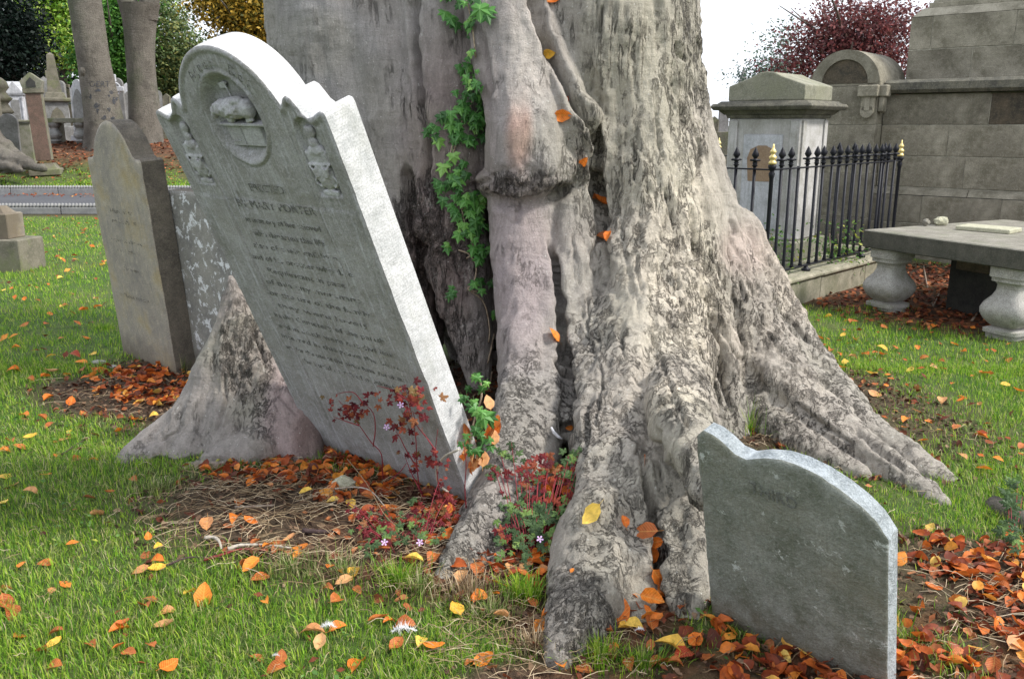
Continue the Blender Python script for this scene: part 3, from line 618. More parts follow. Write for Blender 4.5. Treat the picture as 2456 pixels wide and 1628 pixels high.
def bark_detail(me, cracks, roughblobs, tintfun, amp=1.0):
    V = coords_of(me); N = normals_of(me); X, Y = to_px(V)
    camv = np.array([0, 0, 1.5])-V; camv /= np.linalg.norm(camv, axis=1)[:, None]; facing = (N*camv).sum(1) > -.25
    rough = np.full(len(V), .22)
    for (cx, cy, rx, ry, a) in roughblobs:
        d = np.sqrt(((X-cx)/rx)**2+((Y-cy)/ry)**2); rough = np.maximum(rough, a*(1-sstep(.6, 1.3, d)))
    W_ = V*np.array([1, 1, .35])
    disp = fbm(V, 4.5, 3, 31)*.022*amp + fbm(W_, 11, 3, 51)*.012*amp
    rg = 1-np.abs(fbm(W_+.02*fbm(V, 8, 2, 8)[:, None], 17, 3, 77)); rg2 = 1-np.abs(fbm(V, 26, 2, 97))
    rg3 = 1-np.abs(fbm(W_, 34, 2, 117)); step = sstep(.02, .07, fbm(W_, 13, 3, 131)); disp += rough*((rg-.8)*.034+(rg2-.8)*.016+(rg3-.8)*.010+step*.010)
    disp += (1-rough)*vnoise(V*np.array([.5, .5, 3]), 14, 5)*.0022
    fm = sstep(1340, 1480, X)*(1-.65*sstep(1750, 2050, X))*amp; Wf = V*np.array([1, 1, .13])+.03*fbm(V, 4, 2, 9)[:, None]
    fl = 1-np.abs(fbm(Wf, 7.5, 3, 201))*1.6; fl2 = 1-np.abs(fbm(Wf, 19, 2, 211))*1.6; disp += fm*((fl-.6)*.034+(fl2-.6)*.010)
    bl = blob(X, Y, 1265, 435, 120, 48)+blob(X, Y, 1010, 560, 60, 110)*.6+blob(X, Y, 590, 850, 70, 130)*.6; cell = np.round(fbm(V, 30, 2, 301)*3.2)/3.2; disp += bl*(cell*.015+fbm(V, 45, 2, 5)*.008)
    WB = fbm(V, 16, 2, 7); WC = 1+.35*fbm(V, 7, 2, 41)
    for pts, w, dep in cracks:
        xs_, ys_ = [q[0] for q in pts], [q[1] for q in pts]; k = np.where((X > min(xs_)-5*w) & (X < max(xs_)+5*w) & (Y > min(ys_)-5*w) & (Y < max(ys_)+5*w) & facing)[0]
        if not len(k): continue
        d, T = poly_t(X[k]+WB[k]*w*.9, Y[k], pts); tp = sstep(0, .22, T)*sstep(0, .18, 1-T)*WC[k]; w2 = w*(.45+.55*tp); g = np.exp(-(d/w2)**2)*tp; disp[k] += dep*.22*np.exp(-((d-2.1*w2)/(1.1*w2))**2)*tp-dep*g
    V2 = V+N*disp[:, None]
    me.vertices.foreach_set('co', V2.astype(np.float32).ravel()); me.update()
    C = tintfun(V, X, Y, rough); C = np.clip(C*np.array([1.31, 1.24, 1.15]), 0, 1)
    a = me.attributes.new('tint', 'FLOAT_COLOR', 'POINT'); a.data.foreach_set('color', np.concatenate([C, np.ones((len(V), 1))], 1).astype(np.float32).ravel())
    a = me.attributes.new('rough', 'FLOAT', 'POINT'); a.data.foreach_set('value', rough.astype(np.float32))
def cblend(C, w, col): return C*(1-w[:, None])+np.array(col)*w[:, None]
def blob(X, Y, cx, cy, rx, ry, s=.5): return 1-sstep(1-s, 1+s, np.sqrt(((X-cx)/rx)**2+((Y-cy)/ry)**2))
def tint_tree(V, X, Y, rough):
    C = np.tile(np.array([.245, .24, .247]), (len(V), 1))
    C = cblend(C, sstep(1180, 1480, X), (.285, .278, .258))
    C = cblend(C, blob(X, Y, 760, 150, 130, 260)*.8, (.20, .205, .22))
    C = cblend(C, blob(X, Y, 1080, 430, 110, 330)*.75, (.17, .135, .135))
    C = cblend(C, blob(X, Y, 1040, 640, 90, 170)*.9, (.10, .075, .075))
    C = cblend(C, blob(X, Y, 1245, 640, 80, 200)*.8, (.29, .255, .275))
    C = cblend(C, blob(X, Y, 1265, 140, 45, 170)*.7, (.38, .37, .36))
    C = cblend(C, blob(X, Y, 1265, 452, 105, 34)*.35, (.16, .135, .12))  # burl underside darkened, its shadow put into the bark tint
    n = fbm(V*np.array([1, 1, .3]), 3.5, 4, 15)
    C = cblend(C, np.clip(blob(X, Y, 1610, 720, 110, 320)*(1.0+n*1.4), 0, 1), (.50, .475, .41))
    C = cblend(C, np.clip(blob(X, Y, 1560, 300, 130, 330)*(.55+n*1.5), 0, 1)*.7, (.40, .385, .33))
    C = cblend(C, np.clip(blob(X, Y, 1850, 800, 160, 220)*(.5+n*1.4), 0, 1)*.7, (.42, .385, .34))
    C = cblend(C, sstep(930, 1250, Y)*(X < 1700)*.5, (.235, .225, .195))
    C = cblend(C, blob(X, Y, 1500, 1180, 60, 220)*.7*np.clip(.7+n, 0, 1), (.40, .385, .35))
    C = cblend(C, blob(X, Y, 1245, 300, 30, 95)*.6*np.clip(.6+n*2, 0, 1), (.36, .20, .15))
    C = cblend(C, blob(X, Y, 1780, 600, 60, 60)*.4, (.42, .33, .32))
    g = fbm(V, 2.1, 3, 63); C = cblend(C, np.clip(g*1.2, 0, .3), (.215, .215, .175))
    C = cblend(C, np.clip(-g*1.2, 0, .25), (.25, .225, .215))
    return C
ROUGH = [(1690, 1180, 60, 160, .8), (1620, 1350, 60, 150, .7), (1385, 1470, 90, 140, .9), (1130, 1300, 90, 110, .6), (1260, 445, 125, 42, .75), (1010, 560, 75, 150, 1), (1090, 610, 80, 130, .8), (1075, 800, 90, 110, .7), (1430, 930, 130, 240, .55), (1640, 760, 110, 320, .7), (1500, 350, 160, 380, .5),
         (1850, 850, 330, 260, .6), (1460, 1250, 120, 250, .5), (1240, 1000, 100, 170, .55), (1000, 260, 40, 200, .35), (1650, 200, 60, 300, .7), (2150, 1100, 220, 90, .4), (1630, 1250, 70, 200, .5)]
BEECH = thing('beech_tree', 'huge old beech tree with folded grey bark and spreading roots gripping the graves', 'tree', (.1, 4.9, 0))
def adopt(o, parent):
    o.parent = parent; o.matrix_parent_inverse = parent.matrix_basis.inverted(); return o
bpy.context.view_layer.update()
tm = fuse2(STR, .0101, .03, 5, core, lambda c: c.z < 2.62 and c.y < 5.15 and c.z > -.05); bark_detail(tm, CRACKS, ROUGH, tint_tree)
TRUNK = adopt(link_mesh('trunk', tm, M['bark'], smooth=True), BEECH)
def tint_root(V, X, Y, rough):
    C = np.tile(np.array([.225, .215, .212]), (len(V), 1)); n = fbm(V, 4, 3, 15)
    C = cblend(C, blob(X, Y, 590, 840, 80, 160)*.6, (.20, .18, .16))
    C = cblend(C, blob(X, Y, 690, 1000, 60, 130)*.7, (.27, .215, .225))
    C = cblend(C, blob(X, Y, 740, 1060, 40, 80)*.7, (.15, .105, .1))
    C = cblend(C, blob(X, Y, 480, 1130, 130, 22)*.6, (.33, .24, .17))
    C = cblend(C, np.clip(n, 0, .5), (.235, .24, .20)); return C
rm = fuse(ROOTL, .008, 8)
bark_detail(rm, CRACKS_L, [(590, 850, 75, 150, .7), (610, 1000, 60, 60, .5), (560, 1150, 80, 30, .5), (450, 1060, 160, 90, .3)], tint_root, 1.0)
ROOT = adopt(link_mesh('root', rm, M['bark'], smooth=True), BEECH); ROOT['label'] = 'fin-shaped grey root clasping the left edge of the leaning headstone'
def bvh_of(me): return BVHTree.FromPolygons([v.co for v in me.vertices], [p.vertices for p in me.polygons])
BV_T = bvh_of(tm); BV_R = bvh_of(rm)
def hit(px, py, bv=None):
    """point and normal of the bark seen from where the photographer stood"""
    d = ray(px, py).normalized(); h = (bv or BV_T).ray_cast(EYE, d)
    return (h[0], h[1]) if h[0] is not None else (None, None)
# ================================================================ HEADSTONES
def stone_frame(o, az, tilt, lean=0.0):
    """local x along the face, y up the face, z out of the face"""
    a = Vector((math.cos(az), -math.sin(az), 0)); n = Vector((math.sin(az), math.cos(az), 0)); z = Vector((0, 0, 1))
    b = z*math.cos(tilt)+n*math.sin(tilt); n2 = n*math.cos(tilt)-z*math.sin(tilt)
    a2 = a*math.cos(lean)+b*math.sin(lean); b2 = b*math.cos(lean)-a*math.sin(lean)
    m = Matrix((a2, b2, -n2)).transposed().to_4x4(); m.translation = Vector(o); return m
BIG = stone_frame((-.8931, 3.8367, 0), .7096, -.4074, -.0157); BW, BT = .985, .125
BIGI = BIG.inverted()
def big_outline():
    """front outline of the leaning stone, from the left shoulder over the arch to the right"""
    L = [(0, 1.672), (.004, 1.686), (.02, 1.691), (.04, 1.684), (.065, 1.672), (.09, 1.668), (.112, 1.682), (.128, 1.708), (.143, 1.73), (.163, 1.739), (.182, 1.73), (.194, 1.716), (.203, 1.708)]
    arc = []; cx, cz, r = BW/2, 1.602, .306
    for i in range(1, 40):
        th = math.pi*(.886-.772*i/40); arc.append((cx+r*math.cos(th), cz+r*math.sin(th)))
    R = [(BW-x, y) for x, y in L[::-1]]
    return L+arc+R
def grid_slab(outline, W_, T, vbot, nu, nv, height, name, mats, parent, Mx, rough_edge=.0, side_n=5):
    """slab with a carved front: columns follow the outline"""
    ox = np.array([p[0] for p in outline]); oy = np.array([p[1] for p in outline])
    seg = np.r_[0, np.cumsum(np.hypot(np.diff(ox), np.diff(oy)))]; t = np.linspace(0, seg[-1], nu)
    U = np.interp(t, seg, ox); TOP = np.interp(t, seg, oy)
    U = .75*U+.25*np.linspace(0, W_, nu); U[0] = 0; U[-1] = W_; TOP = np.interp(U, ox, oy)
    s = np.linspace(0, 1, nv)
    UU = np.repeat(U[:, None], nv, 1); VV = vbot+(TOP[:, None]-vbot)*s[None]
    Hh = height(UU.ravel(), VV.ravel()).reshape(nu, nv)
    V = [np.stack([UU.ravel(), VV.ravel(), Hh.ravel()], -1)]
    idx = lambda i, j: i*nv+j
    i, j = np.meshgrid(np.arange(nu-1), np.arange(nv-1), indexing='ij'); i = i.ravel(); j = j.ravel()
    F = [np.stack([idx(i, j), idx(i+1, j), idx(i+1, j+1), idx(i, j+1)], -1)]; mi = [np.zeros(len(i), int)]
    # rim: left side up, over the top, right side down
    rim = [idx(0, k) for k in range(nv)] + [idx(k, nv-1) for k in range(1, nu)] + [idx(nu-1, k) for k in range(nv-2, -1, -1)]
    P0 = V[0][rim]; base = len(V[0]); m = len(rim); rings = []
    cen = np.array([W_/2, 1.0])
    for q in range(1, side_n+1):
        f = q/side_n; P = P0.copy(); P[:, 2] = P0[:, 2]*(1-min(1, f*3)) - T*f
        if 0 < q < side_n:
            nn = fbm(P, 30, 3, 3)*rough_edge; d = P[:, :2]-cen; d /= np.linalg.norm(d, axis=1)[:, None]+1e-9; P[:, :2] += d*(nn[:, None]+.002)
        rings.append(P)
    V += rings; prev = np.array(rim)
    for q in range(side_n):
        cur = base+q*m+np.arange(m)
        F.append(np.stack([prev[:-1], prev[1:], cur[1:], cur[:-1]], -1)); mi.append(np.ones(m-1, int)); prev = cur
    # back
    bl = base+(side_n-1)*m; left = bl+np.arange(nv); top = bl+nv-1+np.arange(nu); right = bl+m-1-np.arange(nv)
    F.append(np.stack([left[:-1], left[1:], right[1:], right[:-1]], -1)); mi.append(np.zeros(nv-1, int)+2)
    V = np.concatenate(V); F = np.concatenate(F); mi = np.concatenate(mi)
    me = np_mesh(name, V, F)
    # back arch as a fan
    bm = bmesh.new(); bm.from_mesh(me); bm.verts.ensure_lookup_table()
    try:
        f = bm.faces.new([bm.verts[k] for k in top]); f.material_index = 2
    except Exception: pass
    bm.faces.ensure_lookup_table()
    for k, f in enumerate(bm.faces):
        if k < len(mi): f.material_index = int(mi[k])
        f.smooth = f.material_index == 0
    bm.to_mesh(me); bm.free()
    o = link_mesh(name, me, mats, parent); return o
def arch_d(u, v, cx, hw, vb, vt):
    """signed distance-ish of a round-headed panel, positive inside"""
    cy = vt-hw; d1 = hw-np.hypot(u-cx, np.maximum(v-cy, 0)); return np.minimum(d1, v-vb)
OUTL = big_outline()
def big_height(u, v):
    O = [(0, -.3)]+OUTL+[(BW, -.3)]
    e = poly_dist(u, v, [(x, y) for x, y in O])
    h = np.zeros_like(u)
    h += -.005*np.exp(-((e-.026)/.005)**2) - .004*sstep(.024, .034, e)*(v > 1.35) + .003*np.exp(-((e-.012)/.008)**2)
    h[e < .004] -= .004
    for x in (.205, BW-.205):     # bead that carries the arch down the whole face
        top = sstep(1.72, 1.66, v); h += .005*np.exp(-((u-x)/.005)**2)*top - .004*np.exp(-((u-x-(.011 if x < .5 else -.011))/.004)**2)*top
    for x in (.05, BW-.05): h -= .003*np.exp(-((u-x)/.004)**2)*sstep(1.64, 1.6, v)
    # round medallion
    r = np.hypot(u-.4925, v-1.662)
    h += .007*np.exp(-((r-.163)/.006)**2) - .006*np.exp(-((r-.172)/.004)**2)
    h -= .034*(1-sstep(.122, .156, r)); h -= .005*(1-sstep(.112, .118, r))
    for cx in (.125, .86):
        d = arch_d(u, v, cx, .060, 1.402, 1.672); h -= .016*sstep(0, .009, d); h += .003*np.exp(-((d+.004)/.004)**2)
    P = np.stack([u, v, 0*u], -1); h += fbm(P, 9, 4, 4)*.0022 + fbm(P, 60, 2, 44)*.0009
    chip = fbm(P, 6, 3, 71); h -= .004*np.clip(chip-.35, 0, 1)*3
    # ploughed lines of worn lettering
    return h
big = thing('leaning_headstone', 'tall pale marble headstone carved with a lamb medallion, leaning over into the beech', 'headstone', (0, 0, 0))
big.matrix_world = BIG
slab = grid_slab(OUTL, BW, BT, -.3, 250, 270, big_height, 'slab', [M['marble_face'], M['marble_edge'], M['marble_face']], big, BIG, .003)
def carve(name, parts, parent, vox=.004, sm=3, m='marble_carving', label=None, base=0):
    """a relief carved from overlapping lumps fused into one"""
    mb = MB()
    for p in parts:
        if p[0] == 'e':
            c, r = Vector(p[1]), p[2]; n = 10; prof = [(max(.02, math.sin(math.pi*i/n)), -math.cos(math.pi*i/n)) for i in range(n+1)]
            b0 = len(mb.v); mb.lathe(prof, 16)
            for k in range(b0, len(mb.v)): v = mb.v[k]; mb.v[k] = (v[0]*r[0]+c.x, v[1]*r[1]+c.y, v[2]*r[2]+c.z)
        elif p[0] == 't': mb.tube(p[1], p[2], 10)
        elif p[0] == 'b': mb.box(p[1], p[2], M=Matrix.Rotation(p[3] if len(p) > 3 else 0, 3, 'Z'))
    me = bpy.data.meshes.new(name); me.from_pydata(mb.v, [], mb.f); ob = bpy.data.objects.new('x', me); COL.objects.link(ob)
    r = ob.modifiers.new('r', 'REMESH'); r.mode = 'VOXEL'; r.voxel_size = vox
    s = ob.modifiers.new('s', 'SMOOTH'); s.iterations = sm
    out = bpy.data.meshes.new_from_object(ob.evaluated_get(bpy.context.evaluated_depsgraph_get())); bpy.data.objects.remove(ob); bpy.data.meshes.remove(me)
    V = coords_of(out); N = normals_of(out); V += N*(fbm(V, 70, 3, 5)*.0028)[:, None]; out.vertices.foreach_set('co', V.astype(np.float32).ravel()); out.materials.clear()
    o = link_mesh(name, out, M[m], parent, True)
    if label: o['label'] = label
    return o
lamb = [('e', (.497, 1.693, -.018), (.088, .037, .034)), ('e', (.565, 1.69, -.02), (.036, .034, .03)), ('e', (.43, 1.694, -.018), (.035, .032, .03)),
        ('e', (.400, 1.690, -.008), (.022, .019, .019)), ('e', (.388, 1.676, -.004), (.013, .014, .013)), ('e', (.413, 1.705, .002), (.008, .012, .006)), ('e', (.535, 1.722, -.012), (.03, .014, .022))]
for k in range(34):
    a, b = random.uniform(-1, 1), random.uniform(-.8, .9); lamb.append(('e', (.50+a*.078, 1.693+b*.027, .012-.018*(a*a+b*b)), (.010, .009, .010)))
lamb += [('t', [(.44, 1.672, -.015), (.45, 1.655, -.012), (.475, 1.652, -.012)], .009), ('t', [(.565, 1.672, -.015), (.58, 1.655, -.012), (.55, 1.651, -.012)], .009)]
carve('lamb', lamb, big, .0032, 1)
carve('staff_and_banner', [('t', [(.487, 1.72, -.03), (.47, 1.782, -.034)], .0035), ('b', (.452, 1.765, -.036), (.034, .022, .008), .1), ('b', (.474, 1.772, -.034), (.02, .006, .008), .1)], big, .0028, 1)
bk = MB(); bk.box((.512, 1.638, -.024), (.268, .010, .034), bev=.002); bk.box((.492, 1.594, -.031), (.20, .078, .022), taper=.96, bev=.003); bk.box((.478, 1.594, -.019), (.003, .07, .004)); bk.box((.43, 1.575, -.019), (.05, .003, .004))
bk.build('book_ledge', M['marble_carving'], big)
for cx in (.125, .86):
    ps = [('e', (cx, 1.475, -.014), (.046, .052, .018)), ('b', (cx, 1.530, -.012), (.105, .034, .014)), ('b', (cx, 1.513, -.008), (.112, .006, .016)), ('e', (cx, 1.556, -.014), (.044, .020, .014)), ('e', (cx, 1.585, -.014), (.022, .018, .012)),
          ('e', (cx-.004, 1.618, -.013), (.015, .024, .01)), ('e', (cx+.014, 1.622, -.014), (.012, .02, .009)), ('b', (cx, 1.425, -.014), (.026, .016, .014)), ('b', (cx, 1.412, -.012), (.075, .018, .014))]
    for s in (-1, 1):
        for k in range(4): ps.append(('t', [(cx+s*(.048-.004*k), 1.508-.008*k, .001-.001*k), (cx+s*(.028), 1.498-.009*k, .006), (cx+s*.012, 1.506-.009*k, .003)], .0032))
        ps.append(('t', [(cx+s*.04, 1.47, -.01), (cx+s*.055, 1.455, -.008), (cx+s*.046, 1.44, -.008), (cx+s*.03, 1.432, -.01)], .005)); ps.append(('e', (cx+s*.05, 1.551, -.012), (.008, .008, .008)))
    carve('draped_urn', ps, big, .0034, 1)
ins = thing('inscription', None, None); del_ = ins; ins.parent = big
def tline(parent, body, v, size, cx=BW/2, width=None, shear=0, z=.0022):
    vs, fs = text_geo(body, size, .0006)
    xs = [p[0] for p in vs]; w0 = max(xs)-min(xs); k = (width/w0) if width else 1
    mb = MB(); mb.add([(cx+p[0]*k, v+p[1], z+p[2]) for p in vs], fs); return tag(mb.build('inscription_line', M['letter_grime'], parent), kind='stuff')
def arcline(parent, body, cx, cy, r, size, th0, th1, z=.0025):
    mb = MB(); n = len(body)
    for i, ch in enumerate(body):
        if ch == ' ': continue
        th = th0+(th1-th0)*i/(n-1); vs, fs = text_geo(ch, size, .0006); rot = th-math.pi/2
        mb.add([(cx+r*math.cos(th)+p[0]*math.cos(rot)-p[1]*math.sin(rot), cy+r*math.sin(th)+p[0]*math.sin(rot)+p[1]*math.cos(rot), z+p[2]) for p in vs], fs)
    return tag(mb.build('inscription_line', M['letter_grime'], parent), kind='stuff')
arcline(ins, 'Agnus  Dei', BW/2, 1.602, .232, .052, math.radians(122), math.radians(46))
LINES = [('ERECTED', 1.395, .042, .20), ('BY MARY PORTER', 1.325, .044, .46), ('in memory of her beloved', 1.262, .034, .44), ('who departed this life', 1.205, .034, .42), ('also of their children', 1.15, .034, .50),
         ('and of his brother who died', 1.095, .032, .60), ('Requiescant in pace', 1.04, .034, .46), ('of this city merchant', .985, .032, .56), ('for the use of the family', .93, .032, .62), ('they were lovely', .875, .032, .55),
         ('in the Cemetery of the parish', .82, .032, .66), ('and in death were not divided', .765, .032, .68), ('interred in this grave the sum', .712, .032, .70),
         ('and for the use of the same have required', .655, .032, .72), ('the burial rest & of mankind', .600, .033, .56)]
for body, v, s, w in LINES: tline(ins, body, v, s, BW/2+.02, w)

# ---- the other graves beside the beech
def simple_grave(o, az, tilt, W_, T, H, prof, name, label, mats, nu=80, nv=80, lean=0, bump=.003, seed=1, edge=.004, vbot=-.25, group=None, text=None):
    Mx = stone_frame(o, az, tilt, lean); r = thing(name, label, 'headstone', group=group); r.matrix_world = Mx
    outl = [(x*W_, H+y) for x, y in prof]
    def hf(u, v):
        P = np.stack([u, v, 0*u+seed], -1); e = poly_dist(u, v, [(0, -.3)]+outl+[(W_, -.3)])
        return fbm(P, 5, 4, seed)*bump+fbm(P, 40, 3, seed+5)*bump*.35-.006*(1-sstep(0, .008, e))
    s = grid_slab(outl, W_, T, vbot, nu, nv, hf, 'slab', mats, r, Mx, edge, 4)
    if text:
        for body, v, sz, w in text:
            vs, fs = text_geo(body, sz, .0004); xs = [p[0] for p in vs]; k = w/(max(xs)-min(xs)); mb = MB(); mb.add([(W_/2+p[0]*k, v+p[1], p[2]+.003) for p in vs], fs); tag(mb.build('inscription_line', mats[0] if len(mats) < 4 else mats[3], r), kind='stuff')
    return r
OG = [(0, 0), (.03, .012), (.10, .012), (.14, .03), (.18, .075), (.22, .12), (.28, .165), (.36, .205), (.43, .225), (.5, .232)]
OG = OG+[(1-x, y) for x, y in OG[-2::-1]]
M['worn_letters'] = worn(stone('worn_letters', (.16, .145, .115), (.12, .11, .09), (.2, .18, .15), 9, bump=.2), .46)
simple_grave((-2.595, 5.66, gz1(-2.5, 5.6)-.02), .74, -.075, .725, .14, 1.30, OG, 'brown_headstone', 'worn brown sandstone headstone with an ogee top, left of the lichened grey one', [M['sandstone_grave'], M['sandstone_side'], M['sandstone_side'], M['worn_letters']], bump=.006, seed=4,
             text=[('Here lieth', .98, .04, .3), ('the body of', .92, .04, .36), ('departed this life', .80, .035, .42), ('aged years', .74, .035, .3), ('his wife', .62, .035, .2), ('Requiescat', .44, .035, .34)])
simple_grave((-2.0, 5.30, gz1(-1.9, 5.3)-.02), .72, -.06, .80, .12, 1.13, [(0, 0), (.5, .008), (1, 0)], 'lichened_headstone', 'low square-topped grey headstone spotted with white lichen, between the brown and the marble stones', [M['lichen_grave'], M['sandstone_side'], M['sandstone_side']], bump=.006, seed=9)
BRK = [(0, .01), (.04, .035), (.10, .03), (.16, .012), (.22, -.012), (.29, -.018), (.38, .002), (.48, .014), (.58, .012), (.68, .0), (.78, -.022), (.87, -.05), (.94, -.082), (1, -.13)]
RS = simple_grave((.628, 2.46, gz1(.9, 2.3)-.03), .80, -.22, .55, .06, .655, BRK, 'sunken_slate_headstone', 'thin grey-green slate headstone with a wavy broken top, sunk between the right-hand roots', [M['slate_grave'], M['slate_edge'], M['slate_edge'], M['slate_grave']], bump=.007, seed=14, edge=.014, vbot=-.3)
vs, fs = text_geo('THIRD', .05, .0005); mb = MB(); mb.add([(.24+p[0], .535+p[1]-.06*p[0], p[2]+.003) for p in vs], fs); tag(mb.build('inscription_line', worn(stone('slate_letters', (.14, .15, .135), (.12, .125, .11), (.17, .18, .16), 9), .5), RS), kind='stuff')

# ================================================================ RIGHT: TOMBS, MONUMENT, RAILINGS
E1 = Vector((.766, -.643, 0)); E2 = Vector((.643, .766, 0)); AZ = math.atan2(-.643, .766)
def loc_m(o, az=AZ):
    m = Matrix.Rotation(az, 4, 'Z'); m.translation = Vector(o); return m
def rock_box(mb, x0, x1, y0, y1, z0, z1, bev=.012): mb.box(((x0+x1)/2, (y0+y1)/2, (z0+z1)/2), (x1-x0, y1-y0, z1-z0), bev=bev)

# pedestal tomb (local: x along its front, y towards its back)
RC = Vector((2.76, 8.6, 0)); PW, PD = .745, .66
ped = thing('pedestal_tomb', 'pale limestone pedestal tomb with moulded cornice and low gabled cap behind the railings', 'tomb'); ped.matrix_world = loc_m(RC - E1*PW) @ Matrix.Diagonal((1, 1, .965, 1))
b = MB(); rock_box(b, -.10, PW+.10, -.10, PD+.10, -.05, .20); rock_box(b, -.06, PW+.06, -.06, PD+.06, .2, .40); b.build('base_step', M['limestone_cap'], ped)
b = MB(); rock_box(b, 0, PW, 0, PD, .40, 1.62); sh = b.build('shaft', M['limestone'], ped)
for (x0, x1, z0, z1, d) in ((.0, .10, .42, 1.60, .02), (PW-.10, PW, .42, 1.60, .02)):
    b = MB(); rock_box(b, x0+.002, x1-.002, -d, .0, z0, z1, .006); rock_box(b, x0+.03, x1-.03, -d-.004, -d+.001, z0+.12, z1-.1, .002); b.build('pilaster', M['limestone'], ped)
b = MB(); rock_box(b, .17, PW-.17, -.014, 0, .50, 1.46, .008); pn = b.build('inscription_panel', M['grave_white'], ped)
b = MB(); b.prism([(.24, .99), (PW-.24, .99), (PW-.22, 1.22), (PW-.25, 1.31), (PW-.33, 1.35), (.33, 1.35), (.25, 1.31), (.22, 1.22)], .0145, .017, Matrix(((1, 0, 0, 0), (0, 0, -1, 0), (0, 1, 0, 0), (0, 0, 0, 1)))); b.build('rust_stain', M['rust_stain'], pn)
for (y0, y1) in ((.02, .10), (PD-.10, PD-.02)):
    b = MB(); rock_box(b, PW, PW+.018, y0, y1, .42, 1.6, .006); b.build('side_pilaster', M['limestone'], ped)
b = MB(); c0 = Vector((PW/2, PD/2, 0)); hw, hd = PW/2, PD/2
for (z0, z1, o0, o1) in ((1.62, 1.655, .02, .03), (1.655, 1.70, .045, .09), (1.70, 1.735, .125, .15), (1.735, 1.765, .15, .13), (1.765, 1.79, .10, .07)):
    v = []
    for z, e in ((z0, o0), (z1, o1)): v += [(-hw-e, -hd-e, z), (hw+e, -hd-e, z), (hw+e, hd+e, z), (-hw-e, hd+e, z)]
    b.add([Vector(p)+c0 for p in v], [(3, 2, 1, 0), (4, 5, 6, 7), (0, 1, 5, 4), (1, 2, 6, 5), (2, 3, 7, 6), (3, 0, 4, 7)])
b.build('cornice', M['cornice'], ped, bevel=.006)
b = MB(); pr = [(-.02, 1.792), (PW+.02, 1.792), (PW+.02, 1.94), (PW*.72, 2.02), (PW*.6, 2.065), (PW*.5, 2.075), (PW*.4, 2.065), (PW*.28, 2.02), (-.02, 1.94)]
Rx = Matrix(((1, 0, 0, 0), (0, 0, -1, 0), (0, 1, 0, 0), (0, 0, 0, 1)))
b.prism(pr, .02, -PD-.02, Rx); b.build('gabled_cap', M['limestone_cap'], ped, bevel=.012)

# great ashlar monument
MC = Vector((4.11, 10.18, 0)); PIW = .80
mon = thing('ashlar_monument', 'massive stepped monument of mossy ashlar blocks with a ledge and round-topped end pier', 'monument'); mon.matrix_world = loc_m(MC)
def block(parent, x0, x1, y0, y1, z0, z1, m='ashlar', bev=.004):
    b = MB(); c = ((x0+x1)/2, (y0+y1)/2, (z0+z1)/2); b.box((0, 0, 0), (x1-x0-.008, y1-y0, z1-z0-.008), bev=bev); o = b.build('ashlar_block', M[m], parent); o.location = c
    j = .003; o.location.y += random.uniform(-j, j); o.rotation_euler = (random.uniform(-j, j)*.5, 0, 0); return o
def courses(parent, x0, x1, y0, y1, zs, joints, m='ashlar', dark=()):
    for k in range(len(zs)-1):
        xs = [x0]+[x for x in joints[k] if x0 < x < x1]+[x1]
        for i in range(len(xs)-1): block(parent, xs[i], xs[i+1], y0, y1, zs[k], zs[k+1], 'ashlar_dark' if (k, i) in dark else m)
LX = 4.2   # run of the wall towards the viewer's right
b = MB(); rock_box(b, .02, LX-.02, .211, .5, -.05, 1.82, .001); rock_box(b, -.08, LX-.02, .106, .3, -.04, .72, .001); rock_box(b, .066, LX-.02, .686, 2.9, 1.9, 2.69, .001); rock_box(b, -PIW+.006, -.006, .006, .6, 0, 1.9, .001); b.build('mortar_core', M['mortar'], mon)
zs = [-.05, .42, .73]; courses(mon, -.10, LX, .10, .30, zs, [[.9, 2.0, 3.0], [.55, 1.35, 2.3, 3.3]])
# sloping plinth top
b = MB(); n = 0
for x0, x1 in ((-.08, 1.0), (1.0, 2.1), (2.1, 3.2), (3.2, LX)):
    bb = MB(); bb.add([(x0+.004, .11, .734), (x1-.004, .11, .734), (x1-.004, .30, .734), (x0+.004, .30, .734), (x0+.004, .14, .78), (x1-.004, .14, .78), (x1-.004, .30, .815), (x0+.004, .30, .815), (x0+.004, .205, .81), (x1-.004, .205, .81)],
           [(3, 2, 1, 0), (0, 1, 5, 4), (4, 5, 9, 8), (8, 9, 6, 7), (1, 2, 6, 9, 5), (2, 3, 7, 6), (3, 0, 4, 8, 7)]); bb.build('plinth_moulding', M['ashlar'], mon)
zs = [.815, 1.16, 1.50, 1.835]; courses(mon, 0, LX, .205, .42, zs, [[.92, 1.9, 2.9], [.72, 1.75, 2.75], [1.1, 2.05, 3.1]], dark=((2, 1),))
for x0, x1 in ((.02, 1.5), (1.5, 2.9), (2.9, LX)):   # ledge
    bb = MB(); bb.add([Vector(p) for p in [(x0+.003, .14, 1.845), (x1-.003, .14, 1.845), (x1-.003, .9, 1.845), (x0+.003, .9, 1.845), (x0+.003, .105, 1.88), (x1-.003, .105, 1.88), (x0+.003, .105, 1.955), (x1-.003, .105, 1.955), (x0+.003, .16, 1.99), (x1-.003, .16, 1.99), (x1-.003, .9, 1.99), (x0+.003, .9, 1.99)]],
          [(3, 2, 1, 0), (0, 1, 5, 4), (4, 5, 7, 6), (6, 7, 9, 8), (8, 9, 10, 11), (1, 2, 10, 9, 7, 5), (3, 0, 4, 6, 8, 11)]); bb.build('ledge_stone', M['cornice'], mon)
zs = [1.99, 2.34, 2.70]; courses(mon, .06, LX, .68, 2.9, zs, [[.75, 1.6, 2.6], [.30, 1.15, 2.1, 3.1]])
bb = MB(); x0 = .06
